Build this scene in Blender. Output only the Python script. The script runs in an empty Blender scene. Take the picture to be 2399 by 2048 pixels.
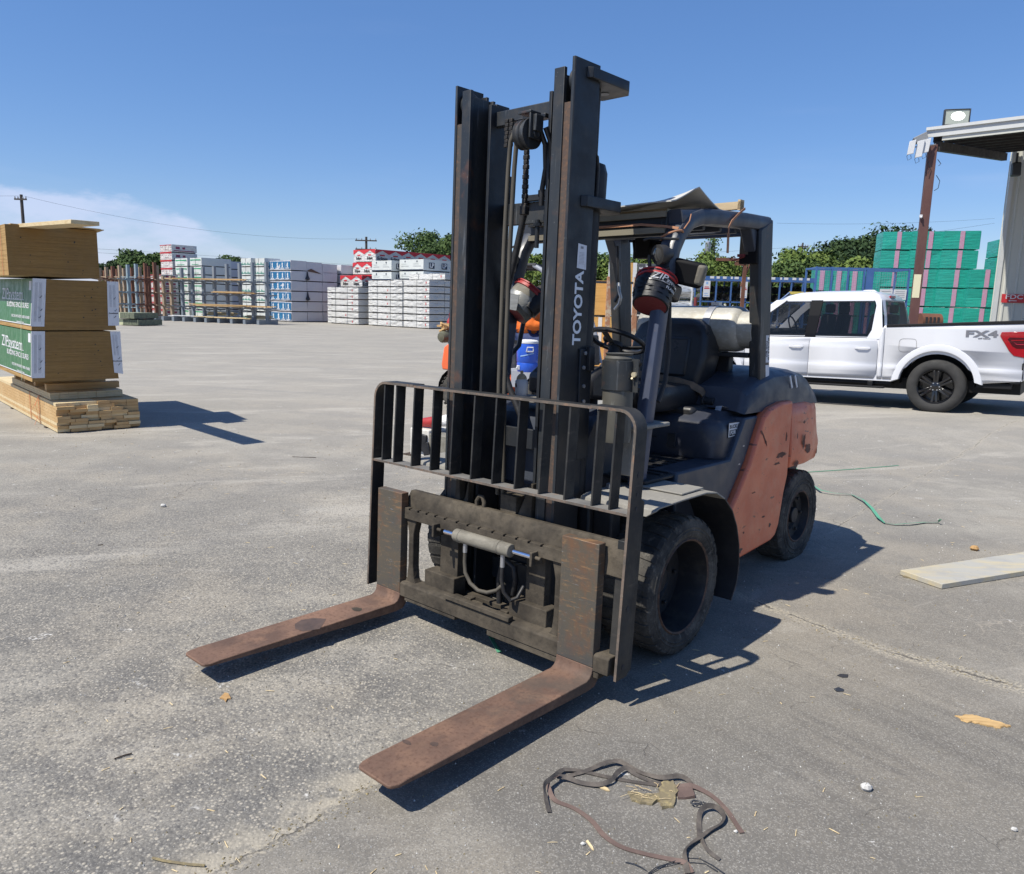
import bpy, bmesh, math, random
from mathutils import Vector, Matrix, Euler
random.seed(7)
R = math.radians
S = bpy.context.scene
COL = S.collection

# ---------------------------------------------------------------- camera
FPX, PW, PH = 1836.674, 2399.0, 2048.0
PITCH, ROLL, EYE = R(9.718), R(1.521), 1.659
_f = Vector((0, math.cos(PITCH), -math.sin(PITCH)))
_r0 = Vector((1, 0, 0)); _u0 = _r0.cross(_f)
_r = math.cos(ROLL) * _r0 + math.sin(ROLL) * _u0
_u = -math.sin(ROLL) * _r0 + math.cos(ROLL) * _u0
cd = bpy.data.cameras.new('camera'); cam = bpy.data.objects.new('camera', cd); COL.objects.link(cam)
cd.sensor_fit = 'HORIZONTAL'; cd.sensor_width = 36; cd.lens = FPX / PW * 36
cd.clip_start = 0.05; cd.clip_end = 3000
m = Matrix((_r, _u, -_f)).transposed().to_4x4(); m.translation = Vector((0, 0, EYE))
cam.matrix_world = m
S.camera = cam

# ---------------------------------------------------------------- light
SH = Vector((.57, .36, -1)).normalized()          # direction the light travels
elev = math.asin(-SH.z); az = math.atan2(-SH.x, -SH.y)
w = bpy.data.worlds.new("World"); S.world = w; w.use_nodes = True
nt = w.node_tree; nt.nodes.clear()
out = nt.nodes.new('ShaderNodeOutputWorld'); bg = nt.nodes.new('ShaderNodeBackground')
sky = nt.nodes.new('ShaderNodeTexSky'); sky.sky_type = 'NISHITA'; sky.sun_disc = False
sky.sun_elevation = elev; sky.sun_rotation = az
sky.altitude = 200; sky.air_density = 1.0; sky.dust_density = 0.4; sky.ozone_density = 3.0
bg.inputs[1].default_value = 0.096
# thin cumulus bank low over the horizon on the left and faint cirrus
tc = nt.nodes.new('ShaderNodeTexCoord')
def N(t, **k):
    n = nt.nodes.new(t)
    for a, b in k.items():
        if a.startswith('i'): n.inputs[int(a[1:])].default_value = b
        else: setattr(n, a, b)
    return n
def K(a, b): nt.links.new(a, b)
sep = N('ShaderNodeSeparateXYZ'); K(tc.outputs['Generated'], sep.inputs[0])
mp = N('ShaderNodeMapping'); mp.inputs['Scale'].default_value = (3.0, 3.0, 9.0); K(tc.outputs['Generated'], mp.inputs[0])
n1 = N('ShaderNodeTexNoise'); n1.inputs['Scale'].default_value = 2.3; n1.inputs['Detail'].default_value = 9; n1.inputs['Roughness'].default_value = .62
K(mp.outputs[0], n1.inputs['Vector'])
def mr(src, a, b, c=0., d=1., ip='SMOOTHSTEP'):
    x = N('ShaderNodeMapRange'); x.interpolation_type = ip
    for i, v in enumerate((a, b, c, d)): x.inputs[i + 1].default_value = v
    K(src, x.inputs[0]); return x.outputs[0]
def mt(op, a, b):
    x = N('ShaderNodeMath', operation=op)
    for i, v in enumerate((a, b)):
        if isinstance(v, (int, float)): x.inputs[i].default_value = v
        else: K(v, x.inputs[i])
    return x.outputs[0]
ang = N('ShaderNodeMath', operation='ARCTAN2'); K(sep.outputs[0], ang.inputs[0]); K(sep.outputs[1], ang.inputs[1])
# cloud-bank top edge as a function of direction: hump at azimuth -0.5
hump = mr(ang.outputs[0], -.20, -.46)
rag = mt('MULTIPLY', mt('SUBTRACT', n1.outputs[0], .5), .05)
top = mt('ADD', mt('ADD', mt('MULTIPLY', hump, .088), .018), rag)
bank = mt('SUBTRACT', top, sep.outputs[2])
dens = mr(bank, 0.0, .012)
dens = mt('MULTIPLY', dens, mr(n1.outputs[0], .36, .60, .30, 1.))
dens = mt('MULTIPLY', dens, mr(ang.outputs[0], -.10, -.30))
dens = mt('MULTIPLY', dens, .62)
mp2 = N('ShaderNodeMapping'); mp2.inputs['Scale'].default_value = (2.0, 2.0, 14.0); K(tc.outputs['Generated'], mp2.inputs[0])
n2 = N('ShaderNodeTexNoise'); n2.inputs['Scale'].default_value = 1.4; n2.inputs['Detail'].default_value = 8; K(mp2.outputs[0], n2.inputs['Vector'])
cir = mt('MULTIPLY', mr(n2.outputs[0], .55, .85), .16)
dens = mt('MAXIMUM', dens, mt('MULTIPLY', cir, mr(sep.outputs[2], .45, .08)))
mx = N('ShaderNodeMix', data_type='RGBA'); K(dens, mx.inputs[0])
hs = N('ShaderNodeHueSaturation'); hs.inputs['Saturation'].default_value = 1.22; K(sky.outputs[0], hs.inputs['Color'])
ev = N('ShaderNodeMix', data_type='RGBA'); ev.inputs[0].default_value = .22; K(hs.outputs[0], ev.inputs[6]); ev.inputs[7].default_value = (1.75, 3.35, 6.2, 1); K(ev.outputs[2], mx.inputs[6]); mx.inputs[7].default_value = (5.9, 6.6, 7.6, 1)
vm_ = N('ShaderNodeMix', data_type='RGBA'); vm_.blend_type = 'MULTIPLY'; vm_.inputs[0].default_value = 1; K(mx.outputs[2], vm_.inputs[6]); vm_.inputs[7].default_value = (1.03, 1.0, 1.12, 1); K(vm_.outputs[2], bg.inputs[0]); K(bg.outputs[0], out.inputs[0])
sl = bpy.data.lights.new('sun', 'SUN'); so = bpy.data.objects.new('sun', sl); COL.objects.link(so)
sl.energy = 5.0; sl.angle = R(.53); sl.color = (1, .945, .84)
so.rotation_euler = SH.to_track_quat('-Z', 'Y').to_euler()
S.view_settings.view_transform = 'Standard'; S.view_settings.look = 'None'
S.view_settings.exposure = 0.30; S.view_settings.gamma = 1; S.view_settings.use_curve_mapping = False

# ---------------------------------------------------------------- helpers
def gz(x, y):
    def ss(a, b, t):
        t = min(1, max(0, (t - a) / (b - a))); return t * t * (3 - 2 * t)
    return ss(3.0, 5.0, x) * ss(8.5, 10.8, y) * min(.25, max(0, .147 + .0256 * (.795 * x - .607 * y + 2.16)))
def ray(px, py): return _f + _r * ((px - PW / 2) / FPX) - _u * ((py - PH / 2) / FPX)
def G(px, py, z=0.):
    d = ray(px, py); return Vector((0, 0, EYE)) + d * ((z - EYE) / d.z)
def atY(px, py, Y):
    d = ray(px, py); return Vector((0, 0, EYE)) + d * (Y / d.y)

class MB:
    def __init__(s, tilt=0.): s.v = []; s.f = []; s.tilt = tilt; s.mi = []; s.cm = 0
    def add(s, vs, fs):
        o = len(s.v); s.v += [tuple(v) for v in vs]; s.f += [tuple(i + o for i in f) for f in fs]; s.mi += [s.cm] * len(fs)
    def box(s, x0, x1, y0, y1, z0, z1):
        s.add([(x0,y0,z0),(x1,y0,z0),(x1,y1,z0),(x0,y1,z0),(x0,y0,z1),(x1,y0,z1),(x1,y1,z1),(x0,y1,z1)],
              [(0,3,2,1),(4,5,6,7),(0,1,5,4),(1,2,6,5),(2,3,7,6),(3,0,4,7)])
    def obox(s, c, size, rot=(0,0,0)):
        M = Euler(rot).to_matrix(); c = Vector(c); a, b, d = [q / 2 for q in size]
        vs = [c + M @ Vector(p) for p in ((-a,-b,-d),(a,-b,-d),(a,b,-d),(-a,b,-d),(-a,-b,d),(a,-b,d),(a,b,d),(-a,b,d))]
        s.add(vs, [(0,3,2,1),(4,5,6,7),(0,1,5,4),(1,2,6,5),(2,3,7,6),(3,0,4,7)])
    def prism(s, poly, ax, a, b, poly2=None):
        poly2 = poly2 or poly; n = len(poly)
        def P(p, q):
            return {'x': (q, p[0], p[1]), 'y': (p[0], q, p[1]), 'z': (p[0], p[1], q)}[ax]
        vs = [P(p, a) for p in poly] + [P(p, b) for p in poly2]
        fs = [tuple(range(n)), tuple(range(2 * n - 1, n - 1, -1))] + [(i, i + n, (i + 1) % n + n, (i + 1) % n) for i in range(n)]
        s.add(vs, fs)
    def loft(s, rings, cap=True, closed=True):
        n = len(rings[0]); vs = [v for r in rings for v in r]; fs = []
        for k in range(len(rings) - 1):
            for i in range(n if closed else n - 1):
                j = (i + 1) % n; fs.append((k*n+i, k*n+j, (k+1)*n+j, (k+1)*n+i))
        if cap and closed: fs.append(tuple(range(n - 1, -1, -1))); fs.append(tuple(range((len(rings)-1)*n, len(rings)*n)))
        s.add(vs, fs)
    def tube(s, pts, r, n=8, cap=True):
        pts = [Vector(p) for p in pts]; rings = []; rr = r if isinstance(r, (list, tuple)) else [r] * len(pts)
        t0 = (pts[1] - pts[0]).normalized(); a = t0.orthogonal().normalized()
        for i, p in enumerate(pts):
            t = (pts[min(i+1, len(pts)-1)] - pts[max(i-1, 0)]).normalized()
            a = (a - t * a.dot(t)).normalized(); b = t.cross(a)
            rings.append([p + rr[i] * (math.cos(2*math.pi*k/n) * a + math.sin(2*math.pi*k/n) * b) for k in range(n)])
        s.loft(rings, cap)
    def cyl(s, p0, p1, r, n=16): s.tube([p0, p1], r, n)
    def lathe(s, prof, c, ax='z', n=32, a0=0, a1=2*math.pi):
        c = Vector(c); full = abs(a1 - a0 - 2*math.pi) < 1e-6; m_ = n if full else n + 1; rings = []
        for k in range(m_):
            t = a0 + (a1 - a0) * k / n; cs, sn = math.cos(t), math.sin(t)
            def P(r, h): return {'x': (h, r*cs, r*sn), 'y': (r*cs, h, r*sn), 'z': (r*cs, r*sn, h)}[ax]
            rings.append([c + Vector(P(r, h)) for r, h in prof])
        if full: rings.append(rings[0])
        s.loft(rings, False, False)
    def ribbon(s, pts, wdt, th, nrm=None):
        pts = [Vector(p) for p in pts]; rings = []
        for i, p in enumerate(pts):
            t = (pts[min(i+1, len(pts)-1)] - pts[max(i-1, 0)]).normalized()
            n = Vector(nrm[i] if nrm else (0, 0, 1)).normalized()
            sd = t.cross(n).normalized(); n = sd.cross(t)
            rings.append([p + sd*wdt/2 - n*th/2, p + sd*wdt/2 + n*th/2, p - sd*wdt/2 + n*th/2, p - sd*wdt/2 - n*th/2])
        s.loft(rings)
    def quad(s, *p): s.add(p, [tuple(range(len(p)))])
    def sphere(s, c, r, n=12, sc=(1,1,1)):
        c = Vector(c); rings = []
        for i in range(n // 2 + 1):
            a = math.pi * i / (n // 2); rad = max(1e-4, math.sin(a)); 
            rings.append([c + Vector((r*sc[0]*rad*math.cos(2*math.pi*k/n), r*sc[1]*rad*math.sin(2*math.pi*k/n), r*sc[2]*math.cos(a))) for k in range(n)])
        s.loft(rings, False)
    def mesh(s, name):
        me = bpy.data.meshes.new(name)
        vs = [(x, y + z * s.tilt, z) for x, y, z in s.v] if s.tilt else s.v
        me.from_pydata(vs, [], s.f); me.validate()
        b = bmesh.new(); b.from_mesh(me); bmesh.ops.recalc_face_normals(b, faces=b.faces); b.to_mesh(me); b.free()
        return me

def part(name, mb, mat, parent=None, bevel=0, smooth=False, label=None, seg=2):
    me = mb.mesh(name) if isinstance(mb, MB) else mb
    if isinstance(mat, (list, tuple)):
        for q in mat: me.materials.append(q)
        if len(me.polygons) == len(mb.mi): me.polygons.foreach_set('material_index', mb.mi)
    else: me.materials.append(mat)
    o = bpy.data.objects.new(name, me); COL.objects.link(o)
    if parent: o.parent = parent
    if smooth or bevel:
        me.shade_smooth(); me.set_sharp_from_angle(angle=R(38))
    if bevel:
        b = o.modifiers.new('bevel', 'BEVEL'); b.width = bevel; b.segments = seg; b.limit_method = 'ANGLE'; b.angle_limit = R(35); b.harden_normals = False
    if label: o['label'] = label
    return o
def tag(o, label, cat, group=None, kind=None):
    o['label'] = label; o['category'] = cat
    if group: o['group'] = group
    if kind: o['kind'] = kind
    return o
def thing(name, label, cat, loc=(0,0,0), rz=0., group=None):
    o = bpy.data.objects.new(name, None); COL.objects.link(o); o.location = loc; o.rotation_euler = (0, 0, rz); o.empty_display_size = .2
    return tag(o, label, cat, group)
def struct(o): o['kind'] = 'structure'; return o
def clone(o, parent=None):
    c = o.copy(); COL.objects.link(c); c.parent = parent
    for ch in list(o.children): clone(ch, c)
    return c
_tc = {}
def text_mesh(s, size=1., depth=.002, bold=0., sx=1., shear=0., align='CENTER'):
    cu = bpy.data.curves.new('t', 'FONT'); cu.body = s; cu.size = size; cu.extrude = depth; cu.offset = bold
    cu.align_x = align; cu.align_y = 'CENTER'; cu.shear = shear; cu.resolution_u = 3
    o = bpy.data.objects.new('t', cu); COL.objects.link(o)
    dg = bpy.context.evaluated_depsgraph_get(); me = bpy.data.meshes.new_from_object(o.evaluated_get(dg))
    bpy.data.objects.remove(o); bpy.data.curves.remove(cu)
    if sx != 1: me.transform(Matrix.Diagonal((sx, 1, 1, 1)))
    return me
def text(name, s, mat, parent, loc, xdir, updir, size, depth=.001, bold=0., sx=1., shear=0., align='CENTER', label=None):
    """flat print or raised lettering: xdir = reading direction, updir = letter-up"""
    key = (s, size, depth, bold, sx, shear, align)
    if key not in _tc: _tc[key] = text_mesh(s, size, depth, bold, sx, shear, align)
    me = _tc[key].copy() if len(_tc[key].materials) and _tc[key].materials[0] != mat else _tc[key]
    if not len(me.materials): me.materials.append(mat)
    else: me.materials[0] = mat
    x = Vector(xdir).normalized(); y = Vector(updir).normalized(); z = x.cross(y)
    o = bpy.data.objects.new(name, me); COL.objects.link(o); o.parent = parent
    M = Matrix((x, y, z)).transposed().to_4x4(); M.translation = Vector(loc); o.matrix_local = M
    if label: o['label'] = label
    return o

# ---------------------------------------------------------------- materials
def mk(name, col, rough=.6, metal=0., layers=(), bump=(), spec=.5, coat=0., trans=0., alpha=1., ior=1.45, emit=None, coord='Object'):
    """layers: (scale or (sx,sy,sz), colour, lo, hi, amount[, detail, kind])  bump: (scale, strength[, distance])"""
    m_ = bpy.data.materials.new(name); m_.use_nodes = True; t = m_.node_tree; b = t.nodes['Principled BSDF']
    L = t.links.new; co = t.nodes.new('ShaderNodeTexCoord').outputs[coord]
    def tex(sc, detail=6, kind='noise', rgh=.6):
        mpn = t.nodes.new('ShaderNodeMapping'); mpn.inputs['Scale'].default_value = sc if isinstance(sc, tuple) else (sc, sc, sc); L(co, mpn.inputs[0])
        if kind == 'vor':
            n = t.nodes.new('ShaderNodeTexVoronoi'); n.inputs['Scale'].default_value = 1; L(mpn.outputs[0], n.inputs['Vector']); return n.outputs['Distance']
        if kind == 'cell':
            n = t.nodes.new('ShaderNodeTexVoronoi'); n.inputs['Scale'].default_value = 1; L(mpn.outputs[0], n.inputs['Vector'])
            s_ = t.nodes.new('ShaderNodeSeparateColor'); L(n.outputs['Color'], s_.inputs[0]); return s_.outputs[0]
        n = t.nodes.new('ShaderNodeTexNoise'); n.inputs['Scale'].default_value = 1; n.inputs['Detail'].default_value = detail; n.inputs['Roughness'].default_value = rgh
        L(mpn.outputs[0], n.inputs['Vector']); return n.outputs[0]
    cur = None; c0 = (*col, 1)
    facs = []
    for ly in layers:
        sc, c, lo, hi, am = ly[:5]; f = tex(sc, ly[5] if len(ly) > 5 else 6, ly[6] if len(ly) > 6 else 'noise')
        r_ = t.nodes.new('ShaderNodeMapRange'); L(f, r_.inputs[0]); r_.inputs[1].default_value = lo; r_.inputs[2].default_value = hi; r_.inputs[3].default_value = 0; r_.inputs[4].default_value = am
        x = t.nodes.new('ShaderNodeMix'); x.data_type = 'RGBA'; L(r_.outputs[0], x.inputs[0]); facs.append(r_.outputs[0])
        if cur is None: x.inputs[6].default_value = c0
        else: L(cur, x.inputs[6])
        x.inputs[7].default_value = (*c, 1); cur = x.outputs[2]
    if cur is None: b.inputs['Base Color'].default_value = c0
    else: L(cur, b.inputs['Base Color'])
    b.inputs['Roughness'].default_value = rough; b.inputs['Metallic'].default_value = metal
    b.inputs['Specular IOR Level'].default_value = spec; b.inputs['Coat Weight'].default_value = coat; b.inputs['IOR'].default_value = ior
    b.inputs['Transmission Weight'].default_value = trans
    if layers and metal == 0 and rough < .9:
        f = tex(9.0, 4); r_ = t.nodes.new('ShaderNodeMapRange'); L(f, r_.inputs[0]); r_.inputs[1].default_value = .3; r_.inputs[2].default_value = .7
        r_.inputs[3].default_value = max(.04, rough - .12); r_.inputs[4].default_value = min(1, rough + .14); L(r_.outputs[0], b.inputs['Roughness'])
    nb = None
    for bp in bump:
        n = t.nodes.new('ShaderNodeBump'); n.inputs['Strength'].default_value = bp[1]; n.inputs['Distance'].default_value = bp[2] if len(bp) > 2 else .01
        L(tex(bp[0], 8, bp[3] if len(bp) > 3 else 'noise'), n.inputs['Height'])
        if nb: L(nb, n.inputs['Normal'])
        nb = n.outputs[0]
    if nb: L(nb, b.inputs['Normal'])
    if emit: b.inputs['Emission Color'].default_value = (*emit[0], 1); b.inputs['Emission Strength'].default_value = emit[1]
    if alpha < 1: b.inputs['Alpha'].default_value = alpha
    return m_
M = {}
rustc = (.16, .065, .032); dust = (.30, .26, .20); dirt = (.09, .078, .06)
M['mast'] = mk('mast_paint', (.010, .012, .015), .45, .0, [((3,3,.5), (.020,.023,.028), .35, .7, .8), (14, (.05,.045,.036), .5, .75, .45), ((60,60,4), (.11,.13,.15), .66, .76, .5), (22, (.17,.17,.16), .72, .78, .5)], [(40, .12, .002)], spec=.5)
M['mast_worn'] = mk('mast_worn_steel', (.022, .027, .033), .45, .1, [((6,6,.8), (.045,.046,.045), .4, .65, .8), (9, (.065,.056,.045), .5, .7, .6), ((40,40,3), (.15,.16,.17), .60, .70, .6), (5, rustc, .58, .72, .6), (70, (.20,.20,.19), .66, .72, .5)], [(40, .2, .002)])
M['rust_strip'] = mk('rusty_track', (.085, .055, .042), .7, .1, [((8,8,1.2), (.06,.055,.05), .38, .58, .95), (50, (.2,.1,.05), .5, .7, .5)], [(60, .3, .002)])
M['carriage'] = mk('dusty_carriage', (.040, .034, .027), .85, 0, [(5, (.105,.088,.066), .36, .62, .9), (30, (.03,.027,.022), .5, .7, .6), ((4,4,22), (.15,.13,.10), .58, .75, .4)], [(35, .5, .004), (140, .35, .002)], spec=.25)
M['fork'] = mk('rusty_fork', (.20, .118, .082), .75, .05, [(4, (.105,.066,.05), .35, .62, .95), (9, (.22,.13,.085), .52, .68, .7), ((18,5,18), (.20,.12,.078), .5, .72, .6), (60, (.09,.05,.035), .5, .68, .7), (2.2, (.075,.06,.05), .62, .7, .7)], [(90, .4, .002), (25, .2, .003)], spec=.35)
M['shank'] = mk('scraped_shank', (.105, .088, .066), .55, .2, [((7,7,4), (.18,.085,.042), .50, .62, .75), ((3,3,16), (.085,.08,.07), .45, .62, .75), ((10,10,90), (.26,.15,.075), .58, .68, .8), ((60,60,60), (.25,.17,.09), .60, .70, .6), ((14,14,130), (.22,.24,.25), .64, .71, .8), (3, (.06,.065,.07), .5, .65, .5)], [((20,20,80), .3, .002)], spec=.4)
M['backrest'] = mk('backrest_paint', (.014, .015, .016), .6, 0, [(6, (.045,.043,.039), .42, .65, .75), (26, (.10,.06,.04), .64, .74, .5), ((8,8,40), (.12,.10,.085), .62, .72, .4)], [(60, .3, .002)])
M['dustbar'] = mk('dusty_flat_bar', (.17, .165, .155), .75, 0, [(7, (.10,.10,.10), .4, .62, .8), (16, (.20,.14,.10), .58, .7, .6)], [(60, .2, .002)])
M['rust_sunlit_edge'] = mk('rusty_sunlit_edge', (.15, .115, .09), .8, 0, [(9, (.075,.068,.06), .40, .58, .85), (40, (.24,.14,.09), .56, .68, .7), (70, (.30,.25,.2), .58, .72, .4)], [(90, .4, .002)])  # rust, plus the sunlit look of the front faces put into the colour
M['orange'] = mk('orange_paint', (.68, .17, .075), .45, 0, [(2.2, (.52,.135,.07), .4, .68, .7), (11, (.60,.24,.14), .52, .72, .5), ((5,9,26), (.10,.06,.045), .63, .67, .85), (7, (.20,.10,.07), .63, .72, .5), (60, (.30,.10,.06), .6, .7, .4)], [(14, .08, .004)], spec=.5, coat=.15)
M['orange2'] = mk('orange_paint_clean', (.75, .14, .045), .4, 0, [(3, (.6,.13,.06), .4, .7, .5)], coat=.1)
M['chipped'] = mk('chipped_edge', (.10, .05, .035), .8, 0, [(20, (.2,.08,.05), .4, .6, .7)], [(40, .5, .004)])
M['hood'] = mk('navy_grey_hood', (.034, .038, .052), .42, 0, [(2.5, (.055,.06,.075), .35, .7, .8), (10, (.11,.10,.085), .56, .76, .5), (80, (.09,.085,.075), .62, .72, .3)], [(120, .1, .001)], spec=.5)
M['frame'] = mk('grey_frame_paint', (.038, .045, .062), .4, 0, [((4,4,1), (.06,.068,.085), .4, .7, .7), (14, (.10,.095,.09), .6, .75, .4)], [(60, .1, .002)], spec=.5)
M['bluegrey'] = mk('blue_grey_pillar', (.05, .062, .10), .38, 0, [((9,9,1.5), (.085,.095,.13), .45, .7, .7), (26, (.13,.09,.07), .64, .72, .5)], [(50, .08, .001)])
M['black'] = mk('black_plastic', (.018, .018, .02), .5, 0, [(8, (.04,.038,.036), .45, .7, .7), (60, (.08,.075,.07), .66, .74, .35)], [(160, .12, .001)])
M['pitch'] = mk('dull_black', (.006, .006, .007), .6, spec=.2)
M['vinyl'] = mk('black_vinyl', (.014, .014, .016), .38, 0, [(5, (.03,.03,.032), .4, .7, .8)], [(220, .25, .001)])
M['rubber'] = mk('tyre_rubber', (.030, .029, .028), .82, 0, [(6, (.105,.097,.084), .36, .62, .9), (34, (.16,.148,.128), .55, .68, .6), (120, (.018,.018,.018), .5, .7, .5)], [(26, .45, .006), (110, .4, .002)], spec=.3)
M['wheeldark'] = mk('greasy_wheel', (.018, .018, .02), .55, 0, [(12, (.05,.045,.038), .5, .7, .7)], [(40, .4, .003)])
M['rustring'] = mk('rim_edge', (.13, .075, .05), .8, 0, [(30, (.05,.04,.035), .4, .6, .8)], [(60, .4, .002)])
M['hose'] = mk('dusty_hose', (.085, .075, .058), .7, 0, [((30,30,5), (.05,.045,.036), .4, .65, .8)], [(100, .2, .001)])
M['hosedark'] = mk('black_hose', (.02, .02, .022), .5, 0, [(30, (.045,.042,.038), .45, .7, .6)])
M['chain'] = mk('chain_steel', (.03, .028, .026), .55, .4, [(60, (.07,.05,.035), .5, .7, .7)])
M['canister'] = mk('scuffed_canister', (.095, .09, .075), .6, 0, [((8,8,3), (.055,.055,.05), .42, .62, .8), ((30,30,8), (.2,.2,.18), .60, .70, .5)], [(50, .2, .002)])
M['chrome'] = mk('chrome_rod', (.75, .76, .82), .12, 1.)
M['galv'] = mk('dusty_cylinder', (.20, .185, .15), .7, .0, [((10,25,25), (.12,.11,.09), .42, .62, .8), (40, (.27,.25,.21), .55, .7, .5)], [(60, .3, .002)])
M['tank'] = mk('aluminium_tank', (.40, .39, .35), .5, .2, [(7, (.33,.31,.26), .4, .65, .7), ((30,60,60), (.48,.47,.44), .52, .62, .6), (5, (.26,.25,.21), .52, .68, .6), (90, (.2,.18,.14), .62, .7, .5)], [(35, .35, .003), ((60,150,150), .3, .001)])
M['alu'] = mk('aluminium_band', (.5, .5, .5), .4, .6, [(20, (.3,.3,.3), .5, .7, .5)])
M['card'] = mk('worn_board', (.47, .46, .43), .85, 0, [(5, (.36,.35,.32), .4, .65, .7), (40, (.55,.54,.5), .5, .7, .4)], [(30, .3, .003)])
M['plate'] = mk('dusty_steel_plate', (.24, .23, .205), .8, 0, [(4, (.20,.19,.17), .4, .65, .7), (30, (.38,.36,.31), .55, .7, .5)], [(50, .3, .002)])
M['batten'] = mk('raw_batten', (.50, .39, .24), .8, 0, [((3,30,30), (.38,.27,.15), .45, .65, .7)], [((6,60,60), .3, .002)])
M['duffwood'] = mk('khaki_batten', (.22, .20, .15), .8, 0, [((3,30,30), (.14,.12,.09), .45, .65, .7)])  # khaki wood of the battens along the roof front
M['strapo'] = mk('faded_orange_strap', (.42, .20, .11), .8, 0, [(20, (.25,.13,.08), .4, .65, .6)])
M['redlid'] = mk('red_bucket_lid', (.36, .03, .03), .45, 0, [(6, (.30,.03,.03), .4, .7, .6), (40, (.5,.12,.1), .62, .72, .4)], [(20, .1, .002)])
M['reddull'] = mk('red_bucket_base', (.17, .028, .03), .6, 0, [(8, (.14,.03,.03), .4, .7, .6), (50, (.3,.1,.09), .6, .7, .4)])
M['blackwrap'] = mk('black_tape_wrap', (.008, .009, .012), .42, 0, [(10, (.03,.03,.034), .4, .7, .7)], [((6,6,50), .5, .006), (30, .3, .003)])
M['greytape'] = mk('silver_duct_tape', (.27, .275, .27), .42, .2, [((6,6,30), (.18,.185,.18), .4, .6, .8)], [((5,5,40), .6, .006)])
M['white'] = mk('white_print', (.62, .63, .64), .6)
M['offwhite'] = mk('dirty_white_plastic', (.62, .60, .55), .55, 0, [(8, (.42,.39,.33), .45, .7, .7), (30, (.3,.27,.22), .62, .72, .4)])
M['paper'] = mk('paper_label', (.70, .71, .73), .8, 0, [((60,60,14), (.45,.46,.48), .56, .66, .5)])
M['ink'] = mk('dark_ink', (.03, .03, .033), .7)
M['greyink'] = mk('grey_ink', (.26, .27, .29), .7)
M['letter'] = mk('letter_grey', (.74, .77, .80), .5, 0, [(30, (.55,.57,.6), .5, .7, .5)])
M['bluelabel'] = mk('blue_label', (.25, .40, .65), .6)
M['blue'] = mk('blue_cooler', (.02, .09, .50), .38, 0, [(5, (.03,.12,.58), .4, .7, .5)], coat=.2)
M['bolt'] = mk('bright_bolt', (.45, .45, .46), .4, .7)
M['brass'] = mk('brass_key', (.7, .6, .4), .35, .6)
M['glasslamp'] = mk('lamp_glass', (.07, .07, .07), .12, .2, coat=.6)
M['skin'] = mk('skin', (.48, .26, .18), .55)
M['hivis'] = mk('orange_work_shirt', (.80, .17, .02), .7, 0, [(6, (.62,.11,.015), .4, .65, .7), (3, (.9,.30,.05), .55, .7, .5)], [(7, .7, .02)])
M['denim'] = mk('navy_trousers', (.02, .035, .10), .8, 0, [(8, (.04,.06,.16), .4, .7, .6)], [(9, .6, .02)])
M['hair'] = mk('dark_hair', (.02, .015, .012), .7)
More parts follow.
